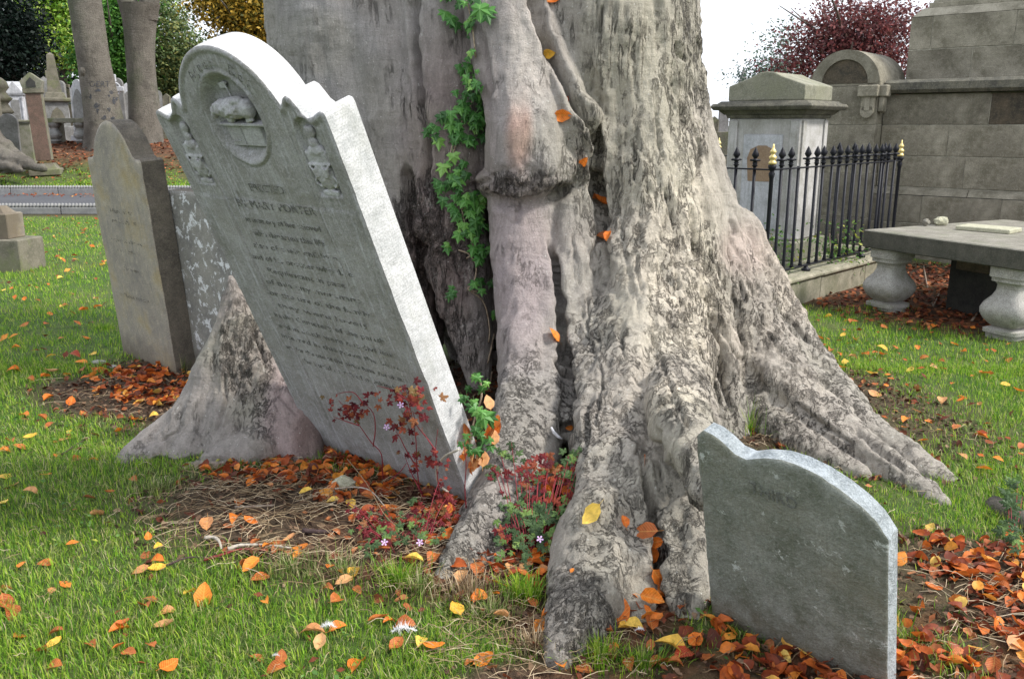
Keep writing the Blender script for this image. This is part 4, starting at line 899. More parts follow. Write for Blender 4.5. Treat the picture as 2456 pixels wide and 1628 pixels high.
for (z0, z1, e0, e1) in ((2.70, 2.80, 0, .10), (2.80, 2.86, .14, .14), (2.86, 2.97, .17, .2), (2.97, 3.5, .26, .26)):
    v = []
    for z, e in ((z0, e0), (z1, e1)): v += [(x0+e, .68+e, z), (LX, .68+e, z), (LX, 2.9, z), (x0+e, 2.9, z)]
    bb.add(v, [(3, 2, 1, 0), (4, 5, 6, 7), (0, 1, 5, 4), (1, 2, 6, 5), (2, 3, 7, 6), (3, 0, 4, 7)])
bb.build('upper_moulding', M['ashlar'], mon, bevel=.01)
# end pier with its drum
for (z0, z1) in ((-.05, .45), (.45, .95), (.95, 1.50), (1.50, 1.93)): block(mon, -PIW, 0, 0, .62, z0, z1, 'ashlar')
drum = MB(); R = PIW/2; cx = -R; poly = [(cx+R*math.cos(t), 1.93+R*math.sin(t)) for t in np.linspace(0, math.pi, 29)]; inner = [(cx+R*.66*math.cos(t), 1.96+R*.66*math.sin(t)) for t in np.linspace(0, math.pi, 29)]
drum.prism(poly, -.03, -.95, Rx)
d = drum.build('drum_top', M['ashlar'], mon, bevel=.008)
for p in d.data.polygons: p.use_smooth = False
ring = MB(); n = 29
for i in range(n-1):
    o0, o1, i0, i1 = poly[i], poly[i+1], inner[i], inner[i+1]
    ring.add([(o0[0], 0, o0[1]), (o1[0], 0, o1[1]), (i1[0], 0, i1[1]), (i0[0], 0, i0[1]), (o0[0], .035, o0[1]), (o1[0], .035, o1[1]), (i1[0], .035, i1[1]), (i0[0], .035, i0[1])], [(0, 1, 2, 3), (3, 2, 6, 7), (0, 4, 5, 1)])
for s in (0, -1): pass
ring.build('arch_ring', M['ashlar'], mon)
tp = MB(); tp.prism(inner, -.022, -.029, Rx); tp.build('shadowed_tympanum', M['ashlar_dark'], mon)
cs = MB(); cs.box((-.10, -.045, 1.87), (.22, .09, .13), bev=.012); cs.box((-.10, -.03, 1.74), (.15, .06, .20), bev=.02); cs.lathe([(.073, -.03), (.073, .03)], 16, (-.10, -.03, 1.65), M=Matrix.Rotation(math.pi/2, 3, 'X')); cs.box((-.10, -.063, 1.74), (.06, .008, .17), bev=.003); cs.build('console_bracket', M['ashlar'], mon)
cs = MB(); cs.box((.045, .06, 1.87), (.09, .16, .13), bev=.012); cs.box((.03, .06, 1.73), (.06, .12, .2), bev=.02); cs.build('console_bracket', M['ashlar'], mon)

# table tomb on balusters
TA = Vector((2.93, 7.30)); te = Vector((.45, -.893)).normalized(); tf = Vector((.893, .45)); TL, TD, TZ = 1.42, 1.80, .655
tomb = thing('table_tomb', 'grey table tomb, a thick ledger slab on stubby stone balusters', 'tomb'); tomb.matrix_world = loc_m((TA.x, TA.y, 0), math.atan2(te.y, te.x))
b = MB()
def slabbox(b, x0, x1, y0, y1, z0, z1): b.box(((x0+x1)/2, (y0+y1)/2, (z0+z1)/2), (x1-x0, y1-y0, z1-z0), bev=.008)
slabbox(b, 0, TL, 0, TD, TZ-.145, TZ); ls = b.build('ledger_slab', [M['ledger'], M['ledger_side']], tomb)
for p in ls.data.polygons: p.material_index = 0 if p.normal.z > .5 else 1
PROF = [(.135, 0), (.135, .055), (.155, .06), (.155, .085), (.10, .10), (.125, .115), (.165, .15), (.188, .19), (.19, .225), (.17, .265), (.125, .31), (.105, .345), (.10, .385), (.118, .405), (.14, .41), (.14, .435), (.155, .44), (.155, .50), (.155, .512)]
def baluster(x, y, parent):
    g = gz1(*(parent.matrix_world @ Vector((x, y, 0))).xy)-.03
    b = MB(); b.lathe([(r*.88, z*(TZ-.145-g)/.512) for r, z in PROF], 32, sq=.82); o = b.build('baluster', M['granite'], parent, smooth=True); o.location = (x, y, g)
    o.modifiers.new('e', 'EDGE_SPLIT').split_angle = math.radians(50); return o
bpy.context.view_layer.update()
for x, y in ((.17, .17), (TL-.17, .17), (.17, TD-.2), (TL-.17, TD-.2)): baluster(x, y, tomb)
def pebble(name, c, r, m, label, cat, seed=0, sq=(1, 1, 1), sub=3, rough=.25):
    bm = bmesh.new(); bmesh.ops.create_icosphere(bm, subdivisions=sub, radius=1); me = bpy.data.meshes.new(name); bm.to_mesh(me); bm.free()
    V = coords_of(me); d = fbm(V+seed, 1.3, 3, seed)*rough*2; V = V*(1+d[:, None])*np.array(sq)*r; q = r*.35; V = V*.6+np.round(V/q)*q*.4; V[:, 2] -= V[:, 2].min()
    me.vertices.foreach_set('co', V.astype(np.float32).ravel()); me.update(); o = link_mesh(name, me, M[m] if isinstance(m, str) else m); o.location = c; return tag(o, label, cat)
q = at(2255, 541, z=TZ); pebble('pale_stone', (q.x, q.y, TZ-.002), .055, 'pale_rock', 'small pale stone resting on the table tomb', 'stone', 3, (1.2, .8, .75))
q = at(2232, 543, z=TZ); pebble('grey_stone', (q.x-.03, q.y+.03, TZ-.002), .03, 'ledger', 'tiny grey pebble beside the pale stone on the table tomb', 'stone', 5)
q = at(2370, 554, z=TZ); tb = MB(); tb.box((0, 0, .018), (.42, .26, .036), rz=math.atan2(te.y, te.x)+.25, bev=.006); t_ = tb.build('loose_tablet', M['pale_rock']); t_.location = (q.x, q.y, TZ); tag(t_, 'thin square tablet of pale stone lying on the table tomb', 'tablet')
gp = ground(2265, 765); pebble('dark_rock', (3.9, 7.2, gz1(3.9, 7.2)-.02), .09, 'shadow_stone', 'dark rock on the litter beneath the table tomb', 'rock', 8, (1.3, .9, .8))

b = MB(); slabbox(b, .38, TL-.30, .62, TD-.25, -.03, TZ-.147); b.build('shade_block', M['shadow_stone'], tomb, bevel=.02)  # dark block added under the slab where there is only shade
b = MB(); slabbox(b, .52, .80, .50, .62, .36, TZ-.150); b.build('broken_brick', M['ashlar_dark'], tomb, bevel=.01)
# railings on a stone kerb
P1 = Vector((2.09, 7.16)); PE2 = Vector((.70, .714)).normalized(); PE1 = Vector((-.714, .70)); RL = 2.62; RW = 2.1; KZ = .25
def rail_frame(o, d): 
    m = Matrix.Rotation(math.atan2(d.y, d.x), 4, 'Z'); m.translation = Vector((o.x, o.y, 0)); return m
kerb = thing('grave_kerb', 'moulded sandstone kerb carrying the black railings', 'kerb')
for o, d, L, n in ((P1, PE2, RL, 3), (P1, PE1, RW, 2), (P1+PE2*RL, PE1, RW, 2)):
    m = rail_frame(o, d); yaw = math.atan2(d.y, d.x)
    for k in range(n):
        l = (L+.20)/n; bb = MB(); bb.box((-.10+l*(k+.5), 0, .065), (l-.006, .20, .25), bev=.008); bb.box((-.10+l*(k+.5), 0, .218), (l-.006, .245, .055), bev=.02)
        o2 = bb.build('kerb_stone', M['kerb'], kerb); o2.matrix_basis = m @ Matrix.Translation((0, 0, random.uniform(-.004, .004)))
rail = thing('iron_railing', 'black wrought-iron grave railing with spear heads and gold-painted finials on the corner posts', 'railing')
SPEAR = [(.010, 0), (.012, .01), (.020, .016), (.012, .026), (.017, .036), (.011, .046), (.024, .055), (.024, .064), (.010, .070), (.012, .078), (.023, .098), (.016, .125), (.007, .15), (.001, .165)]
barmb = MB(); barmb.lathe([(.0095, KZ+.045), (.0095, KZ+.05), (.020, KZ+.055), (.015, KZ+.075), (.013, KZ+.10), (.013, KZ+.915)], 8); bar_me = barmb.build('bar', M['iron'], None, True); 
spmb = MB(); spmb.lathe([(r*1.3, z) for r, z in SPEAR], 10); spmb.box((0, 0, .06), (.085, .016, .016), bev=.004); sp_me = spmb.build('spear_head', M['iron'], None, True)
FIN = [(.018, 0), (.030, .004), (.033, .018), (.024, .028), (.019, .036), (.030, .05), (.032, .06), (.018, .075), (.013, .083), (.024, .095), (.026, .105), (.014, .120), (.008, .14), (.003, .165)]
postmb = MB(); postmb.lathe([(.033, KZ-.01), (.033, KZ+.02), (.02, KZ+.03), (.016, KZ+.06), (.0165, KZ+.83), (.02, KZ+.84), (.026, KZ+.87), (.016, KZ+.885), (.022, KZ+.90), (.031, KZ+.915), (.033, KZ+.935), (.02, KZ+.94)], 12); post0 = postmb.build('post', M['iron'], None, True)
finmb = MB(); finmb.lathe(FIN, 14); fin0 = finmb.build('gold_finial', M['gold'], None, True); fin0.parent = post0; fin0.location = (0, 0, KZ+.94); fin0['label'] = 'gold-painted turned finial'
sp_me.parent = bar_me; sp_me.location = (0, 0, KZ+.912)
used_b = used_p = False
def put_bar(p, spear=True):
    global used_b
    if not used_b: b = bar_me; used_b = True; b.location = (p.x, p.y, 0); b.parent = rail; return
    b = bar_me.copy(); COL.objects.link(b); b.parent = rail; b.location = (p.x, p.y, 0); b.rotation_euler = (random.uniform(-.006, .006), random.uniform(-.006, .006), 0)
    if spear: s = sp_me.copy(); COL.objects.link(s); s.parent = b
def put_post(p):
    global used_p
    if not used_p: post0.location = (p.x, p.y, 0); post0.parent = rail; used_p = True; return
    b = post0.copy(); COL.objects.link(b); b.parent = rail; b.location = (p.x, p.y, 0); s = fin0.copy(); COL.objects.link(s); s.parent = b
for p in (P1, P1+PE2*RL, P1+PE1*RW, P1+PE1*RW+PE2*RL): put_post(p)
for o, d, L in ((P1, PE2, RL), (P1, PE1, RW), (P1+PE2*RL, PE1, RW)):
    n = round(L/.158); 
    for k in range(1, n): put_bar(o+d*(L*k/n), not (o == P1 and d == PE2 and k == 3))
    for z, w in ((KZ+.90, .0), (KZ+.05, .0)):
        rb = MB(); rb.box((L/2, 0, z), (L, .034, .012), bev=.002); r_ = rb.build('rail', M['iron'], rail); r_.matrix_basis = rail_frame(o, d)
    for t in (.28, .72):
        fb = MB(); fb.lathe([(.04, 0), (.04, .02), (.022, .03), (.014, .06), (.014, KZ*.0+.06)], 10); f_ = fb.build('foot', M['iron'], rail, True); pp = o+d*(L*t); f_.location = (pp.x, pp.y, KZ-.005)

# ================================================================ LEFT EDGE STONE
lp = ground(10, 650)
sm = thing('grave_plinth', 'small weathered sandstone plinth with white lichen, standing alone on the turf', 'plinth', (-5.42, 9.35, gz1(-5.4, 9.3)-.03), -.15)
b = MB(); b.box((0, 0, .18), (.60, .40, .38), bev=.012); b.build('base_block', M['grave_brown'], sm)
b = MB(); b.box((-.05, 0, .50), (.40, .26, .27), bev=.012); b.box((-.06, 0, .66), (.34, .2, .09), taper=.6, bev=.01); b.build('upper_block', M['sandstone_grave'], sm)
# ================================================================ LEFT BACKGROUND: TREES AND GRAVES
def base_at(px, d): x = at(px, 300, d=d).x; return Vector((x, d, gz1(x, d)))
def far_trunk(parent, axis, r, name='trunk', m='bark_far', n=20, flare=0, seed=1):
    """axis: list of (px, py, d); r radii"""
    q = catmull([(*at(a, b, d=d), rr) for (a, b, d), rr in zip(axis, r)], 7); P = np.array([v[:3] for v in q]); R = np.array([v[3] for v in q])
    V = []; k = np.arange(n)*2*math.pi/n
    for p, rr in zip(P, R):
        h = p[2]-P[0][2]; fl = flare*math.exp(-h/.28)
        ring = np.stack([np.cos(k), np.sin(k), 0*k], -1); wob = 1+fbm(ring*1.3+np.array([0, 0, h*.35+seed]), 1.4, 3, seed)*.14 + fl*(1+.5*np.sin(k*4+seed))
        V.append(p+ring*(rr*wob)[:, None])
    V = np.concatenate(V); m_ = len(P); F = [(i*n+j, i*n+(j+1) % n, (i+1)*n+(j+1) % n, (i+1)*n+j) for i in range(m_-1) for j in range(n)]
    me = np_mesh(name, V, np.array(F)); o = link_mesh(name, me, M[m], None, True); return adopt(o, parent) if parent else o
def crown(name, lobes, n, size, m, parent=None, clump=14, up=.3, sag=0, spread=.5):
    if size > .1: n = int(n*2.4); size *= .56; clump = 22; spread *= 1.5
    """leaf faces gathered in sprays through the volume of the lobes; lobes (x,y,z,rx,ry,rz)"""
    L = np.array(lobes, float); vol = L[:, 3]*L[:, 4]*L[:, 5]; pr = vol**.75/np.sum(vol**.75); nc = max(3, n//clump)
    li = RNG.choice(len(L), nc, p=pr); d = RNG.normal(size=(nc, 3)); d /= np.linalg.norm(d, axis=1)[:, None]
    rad = RNG.uniform(.35, 1.0, nc)**.5; C = L[li, :3]+d*rad[:, None]*L[li, 3:]
    C += np.stack([fbm(C, .5, 2, 3), fbm(C, .5, 2, 4), fbm(C, .5, 2, 5)], -1)*L[li, 3:4]*.25
    ci = np.repeat(np.arange(nc), clump); off = RNG.normal(size=(len(ci), 3))*size*np.array([2.2, 2.2, 1.1])*spread*2
    off[:, 2] -= np.hypot(off[:, 0], off[:, 1])*.3+sag*np.abs(RNG.normal(size=len(ci)))
    P = C[ci]+off; k = len(P); s = size*RNG.uniform(.6, 1.4, k)
    nrm = RNG.normal(size=(k, 3)); nrm[:, 2] = np.abs(nrm[:, 2])+up; nrm /= np.linalg.norm(nrm, axis=1)[:, None]
    t = np.cross(nrm, RNG.normal(size=(k, 3))); t /= np.linalg.norm(t, axis=1)[:, None]; b = np.cross(nrm, t)
    V = np.stack([P-t*s[:, None]*.62, P-b*s[:, None]*.36+nrm*s[:, None]*.08, P+t*s[:, None]*.62, P+b*s[:, None]*.36+nrm*s[:, None]*.08], 1).reshape(-1, 3)
    F = np.arange(k*4).reshape(-1, 4); me = np_mesh(name, V, F); o = link_mesh(name, me, M[m] if isinstance(m, str) else m)
    if parent is not None: adopt(o, parent)
    return o
def lobe(px, py, d, rx, ry, rd=None):
    p = at(px, py, d=d); s = d/F_PX; return (p.x, p.y, p.z, rx*s, (rd or rx)*s, ry*s)
def tree(name, label, px, d, lobes, n, size, m, r=.2, group=None, trunk_top=None, **kw):
    b = base_at(px, d); t = thing(name, label, 'tree', b, 0, group); bpy.context.view_layer.update()
    top = trunk_top or lobes[0][1]
    mb = MB(); tp = at(px, top, d=d); pts = [b+Vector((0, 0, -.2)), b.lerp(tp, .3)+Vector((.05, 0, 0)), b.lerp(tp, .65)+Vector((-.08, .05, 0)), tp]
    mb.tube(pts, [r*1.2, r, r*.75, r*.35], 9)
    for k in range(7):
        a = random.uniform(0, 6.28); s = pts[1].lerp(pts[3], random.uniform(.2, .9)); L = random.uniform(1.2, 2.6)*r*6
        mb.tube([s, s+Vector((math.cos(a)*L*.5, math.sin(a)*L*.5, L*.4)), s+Vector((math.cos(a)*L, math.sin(a)*L, L*.7))], [r*.35, r*.2, r*.06], 6)
    adopt(mb.build('trunk', M['bark_far'], None, True), t)
    crown('crown', [lobe(*q) for q in lobes], n, size, m, t, **kw); return t

# two grey beech trunks close behind the path
D1 = 25.0
t1 = thing('grey_beech', 'smooth grey beech trunk with dark painted letters, nearer the obelisk', 'tree', base_at(250, D1)); bpy.context.view_layer.update()
zt = lambda px, py: (px, py, D1)
T1 = far_trunk(t1, [(252, 362, D1), (250, 300, D1), (240, 230, D1), (226, 150, D1), (211, 60, D1), (202, 0, D1), (188, -120, D1), (170, -330, D1)], [.50, .50, .46, .42, .41, .40, .38, .34], flare=.22, seed=2)
b = MB(); p = at(203, 172, d=D1-.32); b.lathe([(.02, -.13), (.10, -.10), (.13, 0), (.10, .10), (.02, .13)], 12, p); adopt(b.build('branch_scar', M['bark_far'], None, True), t1)
D2 = 26.0
t2 = thing('grey_beech', 'smooth grey beech trunk that forks overhead, right beside the marble headstone', 'tree', base_at(343, D2), 0); bpy.context.view_layer.update()
T2 = far_trunk(t2, [(350, 360, D2), (347, 290, D2), (341, 210, D2), (336, 130, D2), (334, 50, D2), (336, 10, D2)], [.46, .45, .41, .40, .44, .50], flare=.2, seed=5)
far_trunk(t2, [(330, 60, D2), (305, 0, D2), (270, -90, D2), (230, -260, D2)], [.36, .27, .24, .2], 'limb', seed=6); far_trunk(t2, [(345, 50, D2), (358, 0, D2), (372, -70, D2), (400, -240, D2)], [.36, .26, .22, .18], 'limb', seed=7)
BT1 = bvh_of(T1.data); T1M = T1.matrix_world.copy()
def graffiti(body, px, py, w, h):
    vs, fs = text_geo(body, 1.0); xs = [p[0] for p in vs]; ys = [p[1] for p in vs]; x0, x1, y0, y1 = min(xs), max(xs), min(ys), max(ys); out = []
    for p in vs:
        X = px+(p[0]-x0)/(x1-x0)*w; Y = py+h-(p[1]-y0)/(y1-y0)*h; d = ray(X, Y).normalized(); hh = BT1.ray_cast(EYE, d)
        out.append(hh[0]-d*.012 if hh[0] else at(X, Y, d=D1-.45))
    mb = MB(); mb.add(out, fs); return adopt(mb.build('painted_letters', M['paint_marks']), t1)
bpy.context.view_layer.update()
# ray cast works on the mesh as built in world space
graffiti('OERT', 214, 195, 50, 14)
for k in range(15):
    cx, cy = random.uniform(216, 282), random.uniform(214, 285); mb = MB(); pts = []
    n = 9; rx, ry = random.uniform(3, 9), random.uniform(3, 9)
    for i in range(n):
        a = 2*math.pi*i/n; X, Y = cx+math.cos(a)*rx*random.uniform(.5, 1.2), cy+math.sin(a)*ry*random.uniform(.5, 1.2); d = ray(X, Y).normalized(); hh = BT1.ray_cast(EYE, d)
        pts.append((hh[0]-d*.01) if hh[0] else None)
    if all(pts): mb.add(pts, [tuple(range(n))]); adopt(mb.build('paint_blotch', M['paint_marks']), t1)

# trees beyond
GRP = 'trees closing off the cemetery'
t = thing('yew_tree', 'very dark dense yew filling the corner behind the gravestones', 'tree', base_at(25, 38), 0, GRP); bpy.context.view_layer.update()
adopt(MB().tube([base_at(25, 38), at(25, 60, d=38)], [.4, .2], 8).build('trunk', M['bark_far']), t)
crown('crown', [lobe(20, 150, 38, 75, 130), lobe(5, 30, 38, 60, 110), lobe(40, 90, 38, 40, 90), lobe(-60, 80, 38, 90, 190)], 9000, .26, 'cr_yew', t, sag=.15)
tree('lime_tree', 'bright yellow-green lime tree behind the obelisk', 150, 52, [(150, 60, 52, 75, 75), (110, 20, 52, 60, 40), (190, 100, 52, 60, 50), (130, -60, 52, 90, 70), (100, 110, 52, 30, 40)], 9000, .34, 'cr_lime', .3, GRP)
tree('maple_tree', 'mid-green maple between the two grey beech trunks', 275, 47, [(275, 90, 47, 60, 70), (240, 150, 47, 45, 45), (285, 20, 47, 60, 60), (290, 150, 47, 40, 45)], 6500, .30, 'cr_green', .25, GRP)
tree('lime_tree', 'pale green tree showing high between the grey beech trunks', 285, 58, [(285, 30, 58, 60, 60), (330, -40, 58, 70, 50), (255, -30, 58, 40, 50)], 3500, .34, 'cr_lime', .25, GRP)
tree('weeping_birch', 'loose grey-green weeping birch right of the grey beech trunks', 400, 48, [(425, 110, 48, 55, 75), (395, 60, 48, 45, 60), (460, 130, 48, 45, 60), (385, 150, 48, 35, 60), (470, 180, 48, 45, 40), (400, 0, 48, 35, 40)], 7500, .24, 'cr_weep', .12, GRP, sag=.7)
tree('golden_tree', 'golden autumn tree with dark inner leaves above the marble headstone', 590, 44, [(600, 60, 44, 60, 45), (545, 25, 44, 45, 28), (640, 20, 44, 60, 50), (570, -20, 44, 70, 40), (650, 90, 44, 50, 50), (500, -5, 44, 25, 18)], 6500, .27, 'cr_gold', .25, GRP)
tree('dark_holly', 'dark green holly standing behind the golden tree', 610, 50, [(620, 110, 50, 75, 70), (560, 150, 50, 60, 60), (680, 60, 50, 60, 90), (500, 190, 50, 60, 50)], 6500, .3, 'cr_deep', .25, GRP)
hedge = crown('boundary_wood', [lobe(px, py, 60, 100, 60) for px in range(-900, 1560, 90) for py in (190, 250)]+[lobe(px, 240, 62, 90, 50) for px in range(40, 760, 60)], 22000, .42, 'cr_deep'); tag(hedge, 'dark understorey of the boundary wood', None, None, 'stuff')
tree('copper_beech', 'dark red copper beech showing between the pier and the pedestal tomb', 2030, 42, [(2035, 75, 42, 85, 70), (2090, 100, 42, 75, 60), (1990, 120, 42, 60, 55), (1930, 150, 42, 45, 40), (2040, 20, 42, 50, 25), (2120, 60, 42, 50, 50), (1975, 70, 42, 40, 35), (2100, 160, 42, 80, 50), (1900, 190, 42, 30, 25), (2160, 30, 42, 30, 30)], 7500, .24, 'cr_copper', .3, spread=.85)
tree('sparse_birch', 'thin blue-green birch left of the copper beech', 1860, 50, [(1868, 150, 50, 30, 60), (1840, 175, 50, 55, 20), (1880, 90, 50, 22, 35), (1820, 165, 50, 25, 20), (1900, 165, 50, 30, 30)], 1500, .24, 'cr_bluegreen', .07, None, trunk_top=150, spread=.8)
sp = thing('far_spire', 'thin pointed spire far behind the pedestal tomb', 'spire', base_at(1776, 120)); b = MB(); h = at(1776, 160, d=120).z-sp.location.z
b.lathe([(1.3, 0), (1.3, h-3.2), (1.0, h-3.1)], 8); b.build('tower', M['grave_brown'], sp); b = MB(); b.lathe([(.95, h-3.1), (.5, h-1.6), (.02, h)], 8); b.build('spire', M['grave_grey'], sp)
low = crown('far_hedge', [lobe(px, 318, 70, 60, 26) for px in range(1600, 2300, 50)], 4500, .35, 'cr_deep'); tag(low, 'dark hedge on the far boundary', None, None, 'stuff')

# gravestones beyond the path
def gslab(px, w, top, d, kind, m, label, yaw=.0, T=.16, name='gravestone', cat='gravestone', extra=None, lean=0):
    b = base_at(px, d); s = d/F_PX; W_ = w*s; H = at(px, top, d=d).z-b.z
    r = thing(name, label, cat, b-Vector((0, 0, .05)), yaw, 'gravestones beyond the path'); r.rotation_euler = (random.uniform(-.03, .03), lean, yaw); mb = MB()
    hw = W_/2
    if kind == 'gable': poly = [(-hw, 0), (hw, 0), (hw, H-hw*.9), (hw*1.05, H-hw*.85), (0, H), (-hw*1.05, H-hw*.85), (-hw, H-hw*.9)]
    elif kind == 'round': poly = [(-hw, 0), (hw, 0)]+[(hw*math.cos(t), H-hw+hw*math.sin(t)) for t in np.linspace(0, math.pi, 13)]
    elif kind == 'gothic': poly = [(-hw, 0), (hw, 0), (hw, H-hw*1.5)]+[(hw*(1-k), H-hw*1.5+hw*1.5*math.sin(k*math.pi/2)) for k in (.2, .4, .6, .8, 1)]+[(-hw*k, H-hw*1.5+hw*1.5*math.sin((1-k)*math.pi/2)) for k in (.2, .4, .6, .8, 1)]
    elif kind == 'ogee': poly = [(-hw, 0), (hw, 0)]+[(-hw+2*hw*x, H-.12*2+y*W_/.725*.9) for x, y in OG[::-1]]
    else: poly = [(-hw, 0), (hw, 0), (hw, H), (-hw, H)]
    mb.prism(poly, T/2, -T/2, Rx); mb.build('slab', M[m], r, bevel=.012)
    pb = MB(); pb.box((0, 0, .10), (W_*1.25, T*2.2, .26), bev=.015); pb.build('base', M[m], r)
    if kind in ('gable', 'gothic', 'ogee'):
        ip = MB(); k = .66; ip.prism([(x*k, .35+(z-.35)*.80+.02) if z > .2 else (x*k, .38) for x, z in poly], T/2+.003, T/2+.012, Rx); ip.build('inset_panel', M['grave_grey' if m == 'grave_white' else m], r)
        for sx in (-1, 1): cb = MB(); cb.lathe([(.03, .3), (.022, .33), (.022, H-hw*1.1), (.035, H-hw*1.05)], 8, (sx*hw*.84, -T/2-.012, 0)); cb.build('colonnette', M[m], r)
    return r
gslab(-8, 26, 165, 24, 'flat', 'grave_brown', 'brown slab headstone cut by the frame edge', .1)
r = thing('urn_monument', 'dark monument of stacked mouldings at the frame edge, left of the white gabled tomb', 'monument', base_at(12, 27), 0, 'gravestones beyond the path'); b = MB(); H = at(10, 185, d=27).z-base_at(12, 27).z
b.box((0, 0, .4), (.6, .6, .8), bev=.02); b.build('base', M['grave_grey'], r); b = MB(); b.lathe([(.22, .8), (.30, .86), (.24, .95), (.16, 1.1), (.22, H-.7), (.30, H-.62), (.2, H-.52), (.14, H-.42), (.24, H-.3), (.2, H-.14), (.08, H-.03), (.02, H)], 14); b.build('urn', M['grave_brown'], r, True)
# white gabled tomb
def gabled_tomb(px, w, top, d, m, label, yaw=.35):
    b0 = base_at(px, d); s = d/F_PX; W_ = w*s; H = at(px, top, d=d).z-b0.z; r = thing('gabled_tomb', label, 'tomb', b0, yaw, 'gravestones beyond the path')
    b = MB(); b.box((0, 0, .15), (W_*1.25, W_*1.25, .4), bev=.02); b.build('base', M[m], r)
    b = MB(); b.box((0, 0, (H-.3)/2+.1), (W_, W_, H-.55), bev=.01); sh = b.build('shaft', M[m], r)
    b = MB(); b.prism([(-.5*W_, 0), (.5*W_, 0), (.5*W_, -.001)], 0, .01); 
    for yaw2 in (0, math.pi/2):
        b = MB(); hw = W_*.58; R2 = Matrix.Rotation(yaw2, 4, 'Z') @ Rx; b.prism([(-hw, H-.42), (hw, H-.42), (hw, H-.36), (0, H), (-hw, H-.36)], hw, -hw, R2); b.build('gable', M[m], r)
    for sx in (-1, 1):
        b = MB(); b.lathe([(.05, .35), (.03, .40), (.03, H-.6), (.06, H-.5)], 8, (sx*W_*.44, -W_*.52, 0)); b.build('column', M[m], r)
    b = MB(); b.box((0, -W_*.5-.006, H*.48), (W_*.5, .02, H*.42), bev=.004); b.build('niche_panel', M['grave_brown'] if m != 'grave_white' else M['grave_grey'], r)
    return r
gabled_tomb(46, 34, 196, 29, 'grave_white', 'white marble tomb with a little gabled roof and corner columns')
gslab(18, 40, 268, 22.3, 'round', 'grave_grey', 'low pale grey slab with a rounded top, in front of the white gabled tomb', .2, .12, lean=.03)
pb_ = base_at(54, 23); r = thing('mossy_pedestal', 'squat mossy stone pedestal block beside the red granite pillar', 'pedestal', pb_, .3, 'gravestones beyond the path')
H = at(54, 288, d=23).z-pb_.z; b = MB(); b.box((0, 0, H*.46), (.44, .44, H*.95), taper=.93, bev=.02); b.build('block', M['grave_mossy'], r); b = MB(); b.box((0, 0, H*.97), (.50, .50, .07), bev=.02); b.build('cap', M['grave_mossy'], r)
# red granite pillar
pd = 22.0; pb_ = base_at(98, pd); H = at(98, 175, d=pd).z-pb_.z; r = thing('red_granite_pillar', 'tall square red granite pillar with a small gabled Gothic cap and splayed base', 'monument', pb_, .32, 'gravestones beyond the path'); r.rotation_euler = (0, -.035, .32)
b = MB(); b.box((0, 0, .05), (.70, .60, .16), bev=.02); b.box((0, 0, .18), (.60, .5, .16), taper=.72, bev=.01); b.build('base', M['grave_brown'], r)
b = MB(); b.box((0, 0, (H-.5)/2+.22), (.33, .33, H-.72), bev=.008); sh = b.build('shaft', M['red_granite'], r)
b = MB(); b.box((.172, 0, (H-.5)/2+.22), (.012, .31, H-.74), bev=.003); b.build('side_facing', M['grave_brown'], r)
b = MB(); b.box((0, 0, H-.42), (.42, .40, .12), bev=.015); b.build('capital', M['grave_brown'], r)
b = MB(); b.prism([(-.20, H-.36), (.20, H-.36), (.24, H-.20), (0, H), (-.24, H-.20)], .2, -.2, Rx); cap = b.build('gable_cap', M['grave_mossy'], r)
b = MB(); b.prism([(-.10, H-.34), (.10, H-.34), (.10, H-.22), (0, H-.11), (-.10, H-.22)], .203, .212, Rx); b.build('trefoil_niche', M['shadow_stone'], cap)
# obelisk
od = 28; pb_ = base_at(140, od); zt_ = at(131, 126, d=od).z-pb_.z; r = thing('obelisk', 'slim pointed stone obelisk on a pedestal with arched niches', 'obelisk', pb_, .5, 'gravestones beyond the path')
b = MB(); b.box((0, 0, .2), (.95, .95, .5), bev=.02); b.build('base', M['grave_grey'], r); zs_ = at(140, 238, d=od).z-pb_.z
b = MB(); b.box((0, 0, zs_/2+.2), (.66, .66, zs_-.4), bev=.01); pedm = b.build('pedestal', M['grave_grey'], r)
for yw in (0, math.pi/2):
    b = MB(); hw = .2; b.prism([(-hw, .55), (hw, .55), (hw, zs_-.55), (.12, zs_-.35), (0, zs_-.25), (-.12, zs_-.35), (-hw, zs_-.55)], .334, .345, Matrix.Rotation(yw, 4, 'Z') @ Rx); b.build('arched_niche', M['grave_brown' if yw == 0 else 'grave_white'], pedm)
b = MB(); b.box((0, 0, zs_-.03), (.86, .86, .12), bev=.03); b.box((0, 0, zs_+.10), (.6, .6, .2), taper=.85, bev=.02); b.build('cap', M['grave_brown'], r)
b = MB(); hh = zt_-zs_-.18; b.box((0, 0, zs_+.18+hh*.47), (.40, .40, hh*.94), taper=.5); b.box((0, 0, zt_-hh*.03), (.2, .2, hh*.06), taper=.05); b.build('shaft', M['grave_brown'], r)
